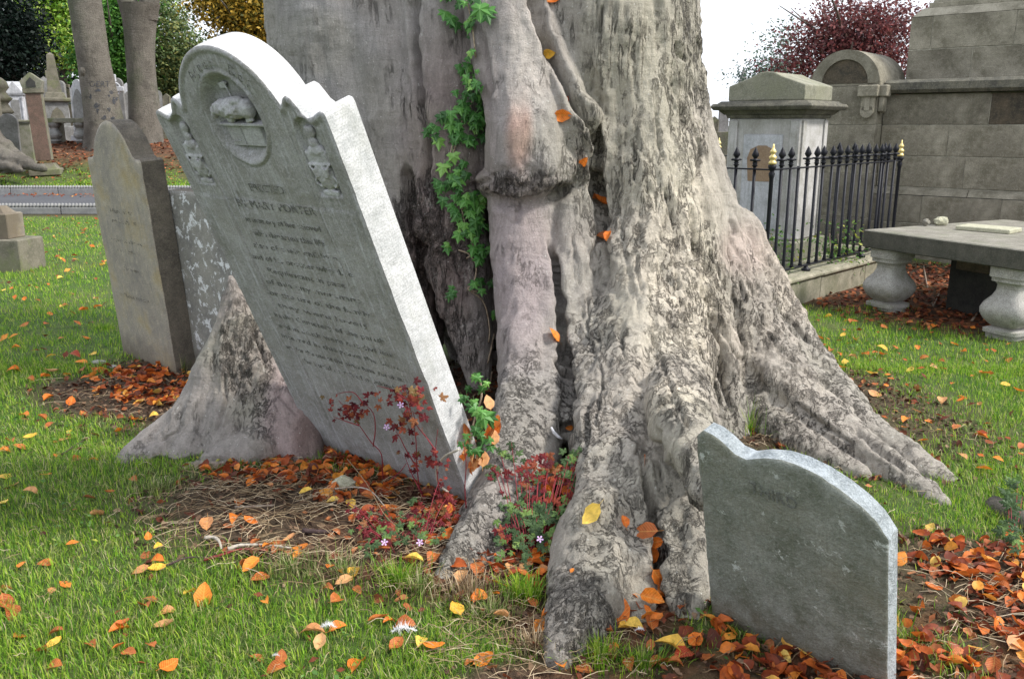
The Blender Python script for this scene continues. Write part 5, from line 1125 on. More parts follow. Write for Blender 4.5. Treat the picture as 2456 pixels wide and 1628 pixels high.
rows = [(118, 24, 180, 31, 'gable', 'grave_grey', 'grey gabled headstone just left of the obelisk shaft'), (155, 20, 190, 31, 'round', 'grave_grey', 'grey round-topped headstone just right of the obelisk shaft'),
        (128, 8, 166, 36, 'flat', 'grave_brown', 'thin dark post behind the obelisk'), (196, 36, 186, 27, 'gothic', 'grave_white', 'white Gothic headstone with a pointed top beside the painted beech trunk'),
        (292, 26, 184, 33, 'round', 'grave_grey', 'grey round-topped headstone seen between the beech trunks'), (313, 18, 196, 34, 'gable', 'grave_white', 'small white gabled stone against the forked beech trunk'),
        (385, 18, 214, 36, 'round', 'grave_grey', 'small grey stone right of the forked beech trunk'), (405, 16, 222, 40, 'gable', 'grave_brown', 'brown gabled stone half behind the marble shoulder'),
        (74, 16, 215, 34, 'round', 'grave_grey', 'little grey stone between white tomb and red pillar'), (5, 30, 225, 30, 'gable', 'grave_grey', 'grey gabled stone at the frame edge behind the low slab'),
        (395, 60, 262, 30, 'round', 'grave_brown', 'wide low brown stone behind the forked beech trunk'), (240, 30, 200, 38, 'round', 'grave_grey', 'grey stone hidden behind the painted trunk'),
        (270, 18, 192, 41, 'gothic', 'grave_grey', 'small pointed grey stone between the beech trunks'), (172, 12, 200, 40, 'flat', 'grave_brown', 'narrow dark stone between obelisk and white Gothic headstone')]
for px, w, top, d, k, m, lb in rows: gslab(px, w, top, d, k, m, lb, random.uniform(-.1, .4))
# Celtic cross
cd = 29; pb_ = base_at(283, cd); H = at(283, 182, d=cd).z-pb_.z; r = thing('celtic_cross', 'pale carved Celtic cross between the two beech trunks', 'cross', pb_, .15, 'gravestones beyond the path'); s = .9
b = MB(); b.box((0, 0, H/2-.1), (.16, .12, H-.2), taper=.85, bev=.01); b.box((0, 0, H-.40), (.56, .12, .14), bev=.01); b.box((0, 0, H-.07), (.15, .12, .22), bev=.01); b.build('cross', M['grave_white'], r)
b = MB(); b.tube([(.19*math.cos(t), 0, H-.40+.19*math.sin(t)) for t in np.linspace(0, 2*math.pi, 25)], .028, 8); b.build('ring', M['grave_white'], r, True); b = MB(); b.box((0, 0, .25), (.6, .45, .6), taper=.6, bev=.02); b.build('base', M['grave_grey'], r)
# table tomb beyond the path
td = 25.5; pb_ = base_at(160, td); zt2 = at(160, 284, d=td).z-pb_.z; s = td/F_PX; r = thing('far_table_tomb', 'low mossy table tomb slab on a stubby baluster, left of the painted beech trunk', 'tomb', pb_, .05, 'gravestones beyond the path')
b = MB(); b.box((0, .3, zt2-.06), (95*s, .9, .13), bev=.015); b.build('slab', M['grave_mossy'], r)
for px in (130, 190): b = MB(); b.lathe([(q*.9, z*(zt2-.12)/.512) for q, z in PROF], 16, ((px-160)*s, 0, 0), sq=.8); b.build('baluster', M['grave_grey'], r, True)
for sx in (-1, 1):
    b = MB(); b.box((sx*.5, .6, (zt2-.12)/2), (.12, .5, zt2-.14), bev=.01); b.build('end_support', M['grave_brown'], r)
# far right small stones
for px, w, top, d, k, m, lb in ((1735, 22, 255, 30, 'round', 'grave_grey', 'far grey headstone in the gap between beech and pedestal tomb'), (1712, 18, 275, 26, 'gable', 'grave_brown', 'far brown gabled stone beside the beech bark'), (1720, 60, 310, 17, 'flat', 'grave_brown', 'broad brown stone half hidden by the beech')):
    r = gslab(px, w, top, d, k, m, lb); r['group'] = 'gravestones behind the pedestal tomb'
# root foot of a beech at the left edge, beyond the path
er = fuse({'a': [(-75, -200, 21.2, .45), (-72, 200, 21.2, .5), (-62, 340, 21.2, .5), (-10, 372, 21, .26), (45, 390, 20.7, .15), (105, 404, 20.5, .06)], 'b': [(-60, 330, 21.2, .4), (-20, 385, 20.9, .2), (20, 400, 20.6, .12), (50, 408, 20.4, .05)], 'c': [(-60, 300, 21.4, .4), (0, 345, 21.4, .2), (40, 372, 21.2, .13), (80, 392, 21, .06)]}, .035, 2)
V_ = coords_of(er); V_ += normals_of(er)*((1-np.abs(fbm(V_, 3.2, 4, 8)))*.12-.08)[:, None]; er.vertices.foreach_set('co', V_.astype(np.float32).ravel()); er.update()
lt = thing('edge_beech', 'ridged root foot of a beech just outside the frame', 'tree', base_at(-60, 21.2)); bpy.context.view_layer.update(); adopt(link_mesh('root', er, M['bark_far'], smooth=True), lt)
# ================================================================ LEAVES ON THE GROUND
def leaf_shape(seed, n=6):
    """unit beech leaf along +y: toothed ovate blade, folded and curled"""
    r = random.Random(seed); fold = r.uniform(.05, .85); curl = r.uniform(-1.4, 1.8); tw = r.uniform(-.5, .5); V = []; F = []
    for i in range(n+1):
        t = i/n; w = .36*math.sin(math.pi*min(1, t**.85))**.75*(1-.12*t) if 0 < t < 1 else 0.008
        w *= 1+(.06 if i % 2 else -.03); y = t; z0 = curl*.28*(t-.5)**2*2
        for s, k in ((-1, 1), (-.5, .5), (0, 0), (.5, .5), (1, 1)):
            x = w*s; z = z0+abs(x)*fold*1.2+(.03*r.uniform(-1, 1) if k else 0)+(.10*abs(s)*s*tw*t)
            V.append((x*(1-.12*fold), y-.5+(.02 if abs(s) == 1 else 0), z))
    for i in range(n):
        for j in range(4): a = i*5+j; F.append((a, a+1, a+6, a+5))
    b = len(V); V += [(-.008, -.5, V[2][2]), (.008, -.5, V[2][2]), (.006, -.72, V[2][2]+.02), (-.006, -.72, V[2][2]+.02)]; F.append((b, b+1, b+2, b+3)); return V, F
LEAVES = []
for k in range(11):
    V, F = leaf_shape(40+k)
    d = {}
    for c in LEAFC:
        me = bpy.data.meshes.new('fallen_leaf'); me.from_pydata(V, [], F); me.materials.append(LEAFC[c]); me.polygons.foreach_set('use_smooth', [True]*len(F)); d[c] = me
    LEAVES.append((V, F, d))
CW = {'o': 'orange', 'y': 'yellow', 'r': 'russet', 't': 'tan', 'd': 'red'}
CWORD = {'orange': 'orange', 'yellow': 'yellow', 'russet': 'russet brown', 'tan': 'pale tan', 'red': 'dark red'}
def region(x, y):
    px, py = to_px(np.array([[x, y, gz1(x, y)]])); px, py = float(px[0]), float(py[0])
    if px > 1780 and py < 1180: return 'on the lawn between the beech roots and the table tomb'
    if px > 1480: return 'in the litter by the sunken slate headstone'
    if px > 1120: return 'on the ground around the front beech roots'
    if px > 640 and py < 1330: return 'in the litter at the foot of the marble headstone'
    if px > 640: return 'on the rough grass below the marble headstone'
    if py < 850: return 'on the lawn beyond the brown headstone'
    if py < 1130: return 'beside the fin-shaped root and brown headstone'
    if px > 340 and py < 1400: return 'on the dry mound below the fin-shaped root'
    return 'on the near turf below the fin-shaped root'
NLEAF = 0; AUTO = []
def put_leaf(x, y, c, size=None, z=None, rot=None, where=None, stand=False):
    global NLEAF
    if where is None and c == 'orange' and random.random() < .22: c = 'russet'
    V, F, d = random.choice(LEAVES); o = bpy.data.objects.new('fallen_leaf', d[c]); COL.objects.link(o); s = size or random.uniform(.04, .07)
    o.scale = (s, s, s); zz = (gz1(x, y) if z is None else z)
    if rot is None:
        rot = Euler((random.uniform(-.45, .45), random.uniform(-.45, .45), random.uniform(0, 6.28)))
        if stand: rot = Euler((random.uniform(.7, 1.1), random.uniform(-.2, .2), random.uniform(-.6, .6)))
    o.rotation_euler = rot; o.location = (x, y, zz+random.uniform(.008, .03)+(.02 if stand else 0))
    tag(o, '%s beech leaf lying %s' % (CWORD[c], region(x, y)) if where is None else where, 'leaf', 'fallen beech leaves'); NLEAF += 1
    if where is None: AUTO.append((o, c))
    return o
HAND = """120,1026,o 170,1038,y 158,1058,t 76,1062,y 48,1080,r 10,1088,o 138,1096,o 186,1105,o 226,1108,o 110,1144,o 12,1148,y 34,1170,t 76,1190,t 6,1212,y 264,1192,r 320,1154,r 232,1239,t 176,1320,o 54,1366,o 112,1358,r
358,1306,o 384,1326,y 378,1356,o 376,1378,y 338,1378,t 158,1412,o 126,1422,t 8,1420,o 300,1432,t 362,1448,r 350,1462,r 404,1478,t 456,1432,y 288,1520,o 300,1514,o 12,1460,o 30,1476,r 50,1532,o 136,1532,r 132,1556,y 106,1566,o 220,1562,r 286,1566,o 364,1564,r
312,1586,r 132,1614,o 406,1618,o 396,1516,t 638,1458,o 786,1424,r 809,1456,r 857,1426,r 826,1410,t 752,1528,t 811,1517,o 769,1560,t 908,1502,r 934,1498,o 950,1562,r 972,1511,r 1010,1553,y 1040,1566,o 858,1600,o 663,1617,o 676,1596,r 619,1587,r 993,1355,y 978,1346,o
1040,1350,r 792,1376,o 820,1382,o 850,1382,y 625,1391,r 604,1372,o 587,1359,o 644,1325,o 722,1323,o 714,1344,o 697,1310,t 668,1313,o 615,1313,o 498,1270,t 566,1256,o 600,1264,o 575,1209,o 644,1169,t 606,1163,o 735,1194,y 799,1211,y 841,1215,y 1145,1376,r 1107,1397,t
1187,1433,o 1145,1448,o 1096,1473,y 1276,1456,r 1328,1449,r 1316,1485,o 1296,1507,o 1533,1449,o 1428,1537,r 1453,1529,r 1405,1540,d 1500,1513,y 1520,1518,y 1583,1593,o 1665,1551,o 1342,1595,o 1400,1612,r 1204,1495,t 1148,1445,o 1264,1368,t 1300,1380,t 1280,1348,o 1128,1600,r
1160,1590,o 1905,769,o 1920,790,o 1986,763,y 2040,776,r 2021,811,y 2053,820,o 1963,814,o 1992,842,r 2013,854,o 2115,842,y 2117,856,o 2146,842,r 2200,840,o 2075,854,o 2045,862,t 2216,861,o 2256,870,r 2312,848,o 2289,829,o 2182,892,y 2026,878,y 2019,889,o 2089,903,y
2124,932,o 2097,952,t 2240,884,t 2262,888,r 2361,903,o 2374,908,r 2410,932,y 2444,944,o 2307,957,o 2305,970,o 2258,970,t 2350,976,t 2225,1023,o 2171,1017,o 2167,1032,o 2214,1060,o 2294,1031,r 2350,1049,o 2392,1112,o 2359,1137,o 2450,1079,r 2307,1106,t 2198,992,t
2060,1000,o 1965,860,d 2330,790,o 2240,790,o 2180,780,r 2120,790,o 2380,850,r 2420,870,o 10,701,y 143,624,y 247,638,y 145,670,y 171,706,o 230,720,t 235,739,o 150,737,y 61,726,o 120,757,o 112,782,o 201,748,o 59,782,o 33,812,o 148,816,o 207,816,o 38,836,o 224,853,y
181,859,d 196,877,o 122,861,y 125,897,t 74,918,r 161,902,o 110,912,o 38,895,o 232,938,o 331,885,y 370,1004,y 117,958,o 171,972,o 102,1009,r 59,999,o 286,1040,o 326,1017,o 340,1010,y 25,1060,r 60,1010,t 200,1000,r 380,915,r 410,950,d 420,925,o 350,930,r 300,900,r
700,1105,d 720,1120,r 745,1130,r 700,1135,t 760,1150,r 790,1160,r 820,1175,t 850,1190,r 885,1200,r 905,1225,r 940,1240,r 660,1130,o 690,1150,r 960,1262,d 900,1262,d 850,1250,r 1010,1270,r 1050,1255,r 1075,1240,d 1130,1140,o 1148,1165,t 870,1310,o 915,1330,r 1060,1300,r
1240,1340,o 1225,1365,t 1320,1340,y 1470,1560,o 1510,1600,r 1560,1560,r 1620,1600,r 1640,1580,d 1700,1590,r 1740,1610,r 1780,1590,o 1830,1600,d 1870,1610,r 1560,1500,r 1540,1480,o 2420,1290,o 2440,1340,r 2400,1420,r 2390,1500,o 2430,1560,t 2330,1600,o 2380,1620,r 2300,1580,r 2450,1450,o"""
for tok in HAND.split():
    a, b_, c = tok.split(','); p = ground(float(a), float(b_)); put_leaf(p.x, p.y, CW[c], size=random.choice([random.uniform(.038, .055), random.uniform(.048, .07), random.uniform(.06, .078)]) if p.y < 5 else random.uniform(.055, .085))
p = ground(490, 1446); put_leaf(p.x, p.y, 'orange', .085, where='large bright orange beech leaf standing upright in the near turf', rot=Euler((.95, .05, .12)))
p = ground(1479, 1480); put_leaf(p.x, p.y, 'orange', .11, where='long orange beech leaf propped up beside the front root foot', rot=Euler((.9, .3, .45)))
p = ground(1613, 1566); put_leaf(p.x, p.y, 'yellow', .10, where='big yellow beech leaf lying flat near the slate headstone', rot=Euler((.35, .1, 1.2)))
AUTO_DONE = None
# leaves caught in the bark
for px, py, c, s, w in ((1325, 4, 'orange', .07, 'orange leaf lodged in the bark at the top edge of the picture'), (1325, 128, 'yellow', .07, 'yellow leaf caught in the long diagonal crease of the trunk'), (1369, 240, 'red', .045, 'small red-orange leaf in the crease above the knuckle of bark'),
                        (1346, 277, 'orange', .09, 'folded orange leaf stuck on the bark above the burl'), (1405, 386, 'orange', .06, 'flat orange leaf on a ledge of bark under the knuckle'), (1440, 492, 'orange', .105, 'bright veined orange leaf standing in the bark crease right of the burl'), (1426, 478, 'russet', .06, 'russet leaf tucked behind the bright veined one in the bark'),
                        (1448, 570, 'russet', .08, 'rolled russet leaf hanging in the bark crease'), (1460, 566, 'orange', .06, 'curled orange leaf beside the rolled one in the bark'), (1325, 808, 'orange', .08, 'single orange leaf in the cleft between the two middle roots'), (1427, 1232, 'yellow', .09, 'yellow curled leaf on the shoulder of the front root'),
                        (1553, 1277, 'russet', .095, 'deep orange leaf on the flank of the front root'), (1577, 1296, 'orange', .06, 'small orange leaf hanging below the deep orange one'), (1567, 1325, 'orange', .07, 'slim orange leaf in the dark cleft beside the front root'), (1535, 1108, 'russet', .05, 'tiny russet leaf in the crack above the front root'),
                        (1497, 1256, 'orange', .045, 'tiny orange leaf stuck upright on the front root'), (1573, 1385, 'orange', .07, 'orange leaf low in the dark cleft'), (1576, 1412, 'russet', .08, 'russet leaf at the bottom of the dark cleft'), (1560, 1440, 'orange', .08, 'orange leaf spilling from the cleft onto the litter'), (1367, 1020, 'orange', .035, 'tiny orange leaf deep between the middle roots'),
                        (1378, 1372, 'orange', .02, 'orange fleck on the front root')):
    h, n = hit(px, py)
    if h is None: continue
    o = put_leaf(0, 0, c, s, where=w, z=0); o.location = h+n*.018; q = n.to_track_quat('Z', 'Y').to_matrix() @ Matrix.Rotation(random.uniform(0, 6.28), 3, 'Z') @ Euler((random.uniform(-.5, .5), .2, 0)).to_matrix(); o.rotation_euler = q.to_euler()

def scatter_stuff(name, P, size, m, label, jit=.5, lift=.012, shapes=LEAVES):
    """many leaves as one mesh"""
    allV, allF = [], []; base = 0; n = len(P)
    which = RNG.integers(0, len(shapes), n)
    for k in range(len(shapes)):
        idx = np.where(which == k)[0]
        if not len(idx): continue
        V = np.array(shapes[k][0]); F = np.array(shapes[k][1]); sz = RNG.uniform(*size, len(idx))
        a = RNG.uniform(0, 2*np.pi, len(idx)); tx = RNG.normal(0, jit, len(idx)); ty = RNG.normal(0, jit, len(idx))
        ca, sa, cx, sx, cy, sy = np.cos(a), np.sin(a), np.cos(tx), np.sin(tx), np.cos(ty), np.sin(ty)
        x, y, z = V[:, 0][None], V[:, 1][None], V[:, 2][None]
        y1 = y*cx[:, None]-z*sx[:, None]; z1 = y*sx[:, None]+z*cx[:, None]; x2 = x*cy[:, None]+z1*sy[:, None]; z2 = -x*sy[:, None]+z1*cy[:, None]
        X = x2*ca[:, None]-y1*sa[:, None]; Y = x2*sa[:, None]+y1*ca[:, None]
        W_ = np.stack([X, Y, z2], -1)*sz[:, None, None]+P[idx][:, None, :]; W_[..., 2] += lift+RNG.uniform(0, .015, len(idx))[:, None]
        allV.append(W_.reshape(-1, 3)); allF.append((F[None]+base+len(V)*np.arange(len(idx))[:, None, None]).reshape(-1, 4)); base += len(V)*len(idx)
    me = np_mesh(name, np.concatenate(allV), np.concatenate(allF)); o = link_mesh(name, me, M[m], smooth=True); return tag(o, label, None, None, 'stuff')
def tiny_shape(seed):
    r = random.Random(seed); f = r.uniform(.1, .35); c = r.uniform(-.3, .4)
    V = [(0, -.5, c*.3), (-.3, -.08, f*.4), (0, -.05, 0), (.3, -.08, f*.4), (-.18, .28, f*.3), (0, .25, c*.1), (.18, .28, f*.3), (0, .52, c*.5)]
    return V, [(0, 2, 1, 1), (0, 3, 2, 2), (1, 2, 5, 4), (2, 3, 6, 5), (4, 5, 7, 7), (5, 6, 7, 7)]
SMALL = []
for k in range(4):
    V, F = tiny_shape(90+k); V = V+[(0, -.5, V[0][2]), (0, .52, V[7][2])]
    # two quads a side: (base, rib, rim) folded along the rib
    SMALL.append(([(0, -.5, V[0][2]), (-.30, -.02, V[1][2]), (0, .02, 0), (.30, -.02, V[3][2]), (-.16, .32, V[4][2]), (0, .52, V[7][2]), (.16, .32, V[6][2])], [(0, 2, 5, 1), (0, 3, 5, 2), (1, 5, 5, 4)][:2]))
TINY = SMALL
MED = []
for k in range(4): V, F = leaf_shape(90+k, 3); MED.append((V, F))
def on_ground(x, y): return np.stack([x, y, gz(x, y)], -1)
def sample(n, x0, x1, y0, y1, fn):
    X = np.zeros(0); Y = np.zeros(0)
    while len(X) < n:
        x = RNG.uniform(x0, x1, n*3); y = RNG.uniform(y0, y1, n*3); k = RNG.uniform(0, 1, n*3) < fn(x, y); X = np.r_[X, x[k]]; Y = np.r_[Y, y[k]]
    return X[:n], Y[:n]
# thick litter near: at the foot of the stone, round the roots, by the slate
def near_litter(x, y):
    m = np.zeros_like(x)
    for e in ((-.25, 3.28, .75, .32, -.6), (-.6, 3.55, .4, .2, -.7), (-1.0, 3.5, .3, .16, 0), (.15, 2.95, .35, .3, 0), (.42, 2.75, .2, .35, 0), (.95, 2.05, .4, .35, .6), (.62, 2.45, .1, .25, 0), (1.75, 2.45, .35, .5, .2), (-2.0, 4.95, .55, .3, -.5), (-1.35, 4.75, .5, .25, -.4), (.3, 3.2, .2, .3, 0)):
        m = np.maximum(m, ell(x, y, *e[:4], rot=e[4]))
    return m
x, y = sample(1900, -3, 2.4, 1.7, 5.6, near_litter); scatter_stuff('litter_leaves', on_ground(x, y), (.04, .07), 'litter_leaf', 'orange and russet leaf litter heaped round the stones and roots', .45)
x, y = sample(1600, -3, 2.4, 1.7, 5.6, lambda x, y: np.clip(near_litter(x, y)+bare_mask(x, y)*.5, 0, 1)); scatter_stuff('litter_leaves', on_ground(x, y), (.03, .055), 'litter_dark', 'dark brown rotting leaf litter in the bare patches', .5, .004)
x, y = sample(3400, 2.6, 6.6, 5.9, 9.6, lambda x, y: np.maximum(ell(x, y, 4.5, 7.5, 1.7, 1.15, .1), ell(x, y, 4.6, 8.7, 1.5, .8, -.6))); scatter_stuff('litter_leaves', on_ground(x, y), (.04, .07), 'litter_dark', 'russet leaf litter banked beneath the table tomb and, as painted shade, behind it', .4, .004, SMALL)  # second ellipse spreads dark litter behind the tomb in place of shade
x, y = sample(260, 1.5, 5.5, 3.6, 6.8, lambda x, y: .5+0*x); scatter_stuff('scattered_leaves', on_ground(x, y), (.03, .055), 'litter_leaf', 'small fallen leaves scattered over the lawn beside the table tomb', .35, .015, SMALL)
x, y = sample(700, -9, -1.5, 5.2, 14.9, lambda x, y: .5+0*x); scatter_stuff('scattered_leaves', on_ground(x, y), (.045, .08), 'litter_leaf', 'fallen leaves scattered over the lawn on the left', .35, .02, SMALL)
x, y = sample(650, -5, 1.5, 1.7, 5.2, lambda x, y: .35+0*x); scatter_stuff('scattered_leaves', on_ground(x, y), (.02, .04), 'litter_dark', 'small broken leaf pieces among the near turf', .5, .012, SMALL)
x, y = sample(9000, -14, 3, 20.2, 31, lambda x, y: np.clip(sstep(20.5, 23, y)+.08, 0, 1)); scatter_stuff('litter_leaves', on_ground(x, y), (.07, .14), 'litter_dark', 'red-brown leaf litter under the trees beyond the path', .3, .01, SMALL)
x, y = sample(420, -14, 2, 18.2, 19.1, lambda x, y: (y-18.2)/.9+.03); scatter_stuff('scattered_leaves', np.stack([x, y, 0*x+.045], -1), (.05, .09), 'litter_leaf', 'orange leaves drifted along the far kerb of the path', .3, .005, SMALL)

# ================================================================ GRASS
def stone_block(x, y):
    """true where a stone stands"""
    k = np.zeros(len(x), bool)
    def rect(o, az, w, t, m=.02):
        a = (math.cos(az), -math.sin(az)); n = (math.sin(az), math.cos(az)); u = (x-o[0])*a[0]+(y-o[1])*a[1]; v = (x-o[0])*n[0]+(y-o[1])*n[1]
        return (u > -m) & (u < w+m) & (v > -m) & (v < t+m)
    k |= rect((-.893, 3.837), .71, .985, .125); k |= rect((-2.53, 5.66), .74, .725, .14); k |= rect((-1.93, 5.30), .72, .8, .12); k |= rect((.628, 2.46), .8, .56, .065)
    k |= ((x+.02)/.9)**2+((y-5.4)/.9)**2 < 1
    k |= (x > 2.0) & rect((P1.x, P1.y), math.atan2(-PE2.y, PE2.x), RL, -0+.0001, .16); k |= rect((4.3-.613, 10.18+.51), .70, 6, 4, .05)
    return k
def blades(name, n, x0, x1, yfun, length, width, m, label, dens, lean=.5, lift=0, segs=2, tuft=0):
    y = yfun(RNG.uniform(0, 1, n*3)); x = RNG.uniform(-1, 1, n*3)*(.70*y+.85); k = (x > x0) & (x < x1); x, y = x[k], y[k]
    if tuft: # gather into tufts
        x += RNG.normal(0, 1, len(x))*0; 
    k = (RNG.uniform(0, 1, len(x)) < dens(x, y)) & ~stone_block(x, y); x, y = x[k][:n], y[k][:n]; n = len(x)
    z = gz(x, y)+lift; P = np.stack([x, y, 0*x], -1); g = fbm(P, 3.2, 3, 5); L = RNG.uniform(length[0], length[1], n)*(1+.45*g); sc = 1+.10*np.maximum(y-3, 0); w = RNG.uniform(.6, 1.3, n)*width*sc
    wind = fbm(P, 1.3, 2, 12)*2.5; a = RNG.uniform(0, 2*np.pi, n)*.75+wind; ln = RNG.uniform(.1, 1, n)*lean; d = np.stack([np.cos(a), np.sin(a), 0*a], -1); s = np.stack([-np.sin(a+RNG.normal(0, .6, n)), np.cos(a), 0*a], -1)
    B = np.stack([x, y, z-.006], -1); up = np.array([0, 0, 1.])
    p1 = B+up*(L*.55)[:, None]*np.cos(ln*.6)[:, None]+d*(L*.55*np.sin(ln*.6))[:, None]
    p2 = p1+up*(L*.45*np.cos(ln*1.6))[:, None]+d*(L*.45*np.sin(ln*1.6))[:, None]
    h = s*w[:, None]*.5
    if segs == 2:
        V = np.stack([B-h, B+h, p1+h*.8, p1-h*.8, p2+h*.12, p2-h*.12], 1).reshape(-1, 3); i = np.arange(n)[:, None]*6
        F = np.concatenate([i+np.array([[0, 1, 2, 3]]), i+np.array([[3, 2, 4, 5]])])
    else:
        V = np.stack([B-h, B+h, p2], 1).reshape(-1, 3); F = np.arange(n*3).reshape(-1, 3)
    me = np_mesh(name, V, F); o = link_mesh(name, me, M[m]); return tag(o, label, None, None, 'stuff')
def dens_green(x, y):
    b = bare_mask(x, y); P = np.stack([x, y, 0*x], -1); return np.clip(1-b*1.12, 0, 1)*(.72+.5*fbm(P, 4, 3, 61))*(1-sstep(14.9, 15.1, y)*(1-sstep(19.4, 19.6, y)))
blades('grass', 135000, -6, 6, lambda u: 1.55+3.9*u**1.25, (.022, .055), .0030, 'grass', 'short green turf round the beech and the near graves', dens_green, .9)
blades('grass', 85000, -6, 6, lambda u: 1.55+3.9*u**1.25, (.018, .045), .0030, 'grass_dull', 'faded and dry blades mixed into the near turf', lambda x, y: dens_green(x, y)*np.clip(.55+1.3*fbm(np.stack([x, y, 0*x], -1), 1.5, 3, 19)+.3*(x < 0), .1, 1), 1.2)
blades('grass', 120000, -12, 9, lambda u: 5.2+9.8*u**1.3, (.03, .06), .0050, 'grass', 'green lawn between the near graves and the path', dens_green, .8, 0, 1)
blades('grass', 30000, -13, 6, lambda u: 19.4+2.9*u, (.05, .09), .012, 'grass', 'strip of grass beyond the path', lambda x, y: 1-sstep(20.6, 22.6, y+fbm(np.stack([x, y, 0*x], -1), .6, 2, 3)*1.5), .8, 0, 1)
def tuft(px, py, n, L, spread, m, label, lean=.8, w=.0032, name='grass_tuft'):
    p = ground(px, py); nn = n; a = RNG.uniform(0, 2*np.pi, nn); r = np.abs(RNG.normal(0, spread, nn)); x = p.x+np.cos(a)*r; y = p.y+np.sin(a)*r*.7; z = gz(x, y); L_ = RNG.uniform(.45, 1, nn)*L
    ln = RNG.uniform(.1, 1, nn)*lean; a2 = a+RNG.normal(0, .7, nn); d = np.stack([np.cos(a2), np.sin(a2), 0*a], -1); s = np.stack([-np.sin(a2), np.cos(a2), 0*a], -1)*w*.5; up = np.array([0, 0, 1.]); B = np.stack([x, y, z-.005], -1); R = [B-s, B+s]
    q = B; V = [B-s, B+s]; 
    for k in range(3): q = q+(up*np.cos(ln*(k+.4)*.75)[:, None]+d*np.sin(ln*(k+.4)*.75)[:, None])*(L_/3)[:, None]; f = (.85, .6, .1)[k]; V += [q-s*f, q+s*f]
    V = np.stack(V, 1).reshape(-1, 3); i = np.arange(nn)[:, None]*8; F = np.concatenate([i+np.array([[2*k, 2*k+1, 2*k+3, 2*k+2]]) for k in range(3)])
    return tag(link_mesh(name, np_mesh(name, V, F), M[m]), label, None, None, 'stuff')
for px, py, n, L, sp, m, lb in ((1245, 1430, 220, .11, .045, 'grass', 'fresh green grass tuft between the two root feet'), (1275, 1440, 120, .10, .04, 'grass', 'fresh green tuft beside the front root'), (960, 1400, 260, .10, .06, 'grass', 'long-bladed grass tuft below the herb clump'), (1010, 1420, 160, .09, .06, 'grass_dull', 'pale grass tuft by the small root end'),
                                (1440, 1585, 260, .09, .07, 'grass', 'grass tuft at the bottom beside the front root toe'), (1540, 1600, 160, .08, .06, 'grass', 'grass tuft near the big yellow leaf'), (1180, 1480, 260, .08, .08, 'grass_dull', 'dry tangled grass between the roots'), (1130, 1430, 240, .10, .06, 'straw', 'bleached straw tuft by the small root end'),
                                (1285, 1560, 260, .08, .06, 'straw', 'bleached straw beside the front root toe'), (700, 1370, 200, .08, .08, 'grass_dull', 'grass fringe along the dry mound'), (830, 1385, 240, .09, .09, 'grass_dull', 'grass fringe below the marble stone'), (370, 1180, 220, .08, .07, 'grass_dull', 'grass fringe under the fin-shaped root'),
                                (440, 895, 60, .16, .02, 'grass_dull', 'thin grass at the corner of the brown headstone'), (2150, 745, 260, .10, .06, 'grass', 'grass tuft around the near-left baluster'), (2090, 740, 120, .10, .05, 'grass', 'grass tuft left of the near-left baluster'), (2400, 800, 160, .08, .06, 'grass', 'grass tuft by the right baluster'), (255, 790, 120, .08, .08, 'grass', 'lush grass at the left of the brown headstone')):
    tuft(px, py, n, L, sp, m, lb)
h, n = hit(1800, 1035)
tuft(1795, 1040, 70, .20, .06, 'grass', 'wispy grass behind the slate headstone', .9, .003)
# dry straw and chips on the bare mound
def strands(name, n, region_fn, box, L, w, m, label, lift=.012):
    x, y = sample(n, *box, region_fn); a = RNG.normal(.1, .8, n); a = np.where(RNG.uniform(0, 1, n) < .25, RNG.uniform(0, 3.14, n), a); le = RNG.uniform(*L, n); c = RNG.normal(0, .12, n); P = []
    V = []; K = 5
    for k in range(K):
        t = (k/(K-1)-.5); xx = x+np.cos(a+c*t)*le*t; yy = y+np.sin(a+c*t)*le*t; zz = gz(xx, yy)+lift+RNG.uniform(0, .012, n)+RNG.uniform(.2, 1, n)*.012*(1-4*t*t); nx, ny = -np.sin(a), np.cos(a); ww = w*(.5 if k in (0, K-1) else 1)
        V += [np.stack([xx-nx*ww/2, yy-ny*ww/2, zz], -1), np.stack([xx+nx*ww/2, yy+ny*ww/2, zz+.001], -1)]
    V = np.stack(V, 1).reshape(-1, 3); i = np.arange(n)[:, None]*2*K; F = np.concatenate([i+np.array([[2*k, 2*k+1, 2*k+3, 2*k+2]]) for k in range(K-1)])
    return tag(link_mesh(name, np_mesh(name, V, F), M[m]), label, None, None, 'stuff')
mound = lambda x, y: np.clip(ell(x, y, -.72, 3.05, .72, .36, -.35)+ell(x, y, .05, 2.35, .35, .2)*.8+ell(x, y, 1.75, 2.3, .4, .5)*.6+ell(x, y, -2.1, 4.75, .6, .3, -.4)*.25, 0, 1)
strands('dry_straw', 1700, mound, (-3, 2.3, 1.7, 5.4), (.05, .17), .0017, 'straw', 'bleached dry grass stalks matted over the mound')
strands('dry_straw', 1300, lambda x, y: np.clip(bare_mask(x, y), 0, 1)*.5+.15, (-2.5, 2.3, 1.7, 4.2), (.03, .07), .0016, 'straw', 'short pale stalks among the near turf', .02)
x, y = sample(14000, -3.2, 2.4, 1.7, 5.6, bare_mask); scatter_stuff('bark_chips', on_ground(x, y), (.012, .036), 'mulch', 'brown husks and bark chips on the bare soil', .7, .002, SMALL)

x, y = sample(2600, -5, 4, 1.7, 6, lambda x, y: np.clip(fbm(np.stack([x, y, 0*x], -1), 2.2, 3, 88)*3, 0, 1)*(1-bare_mask(x, y))); scatter_stuff('clover', on_ground(x, y), (.012, .026), 'shrub', 'small clover and weed leaves among the turf', .35, .018, SMALL)
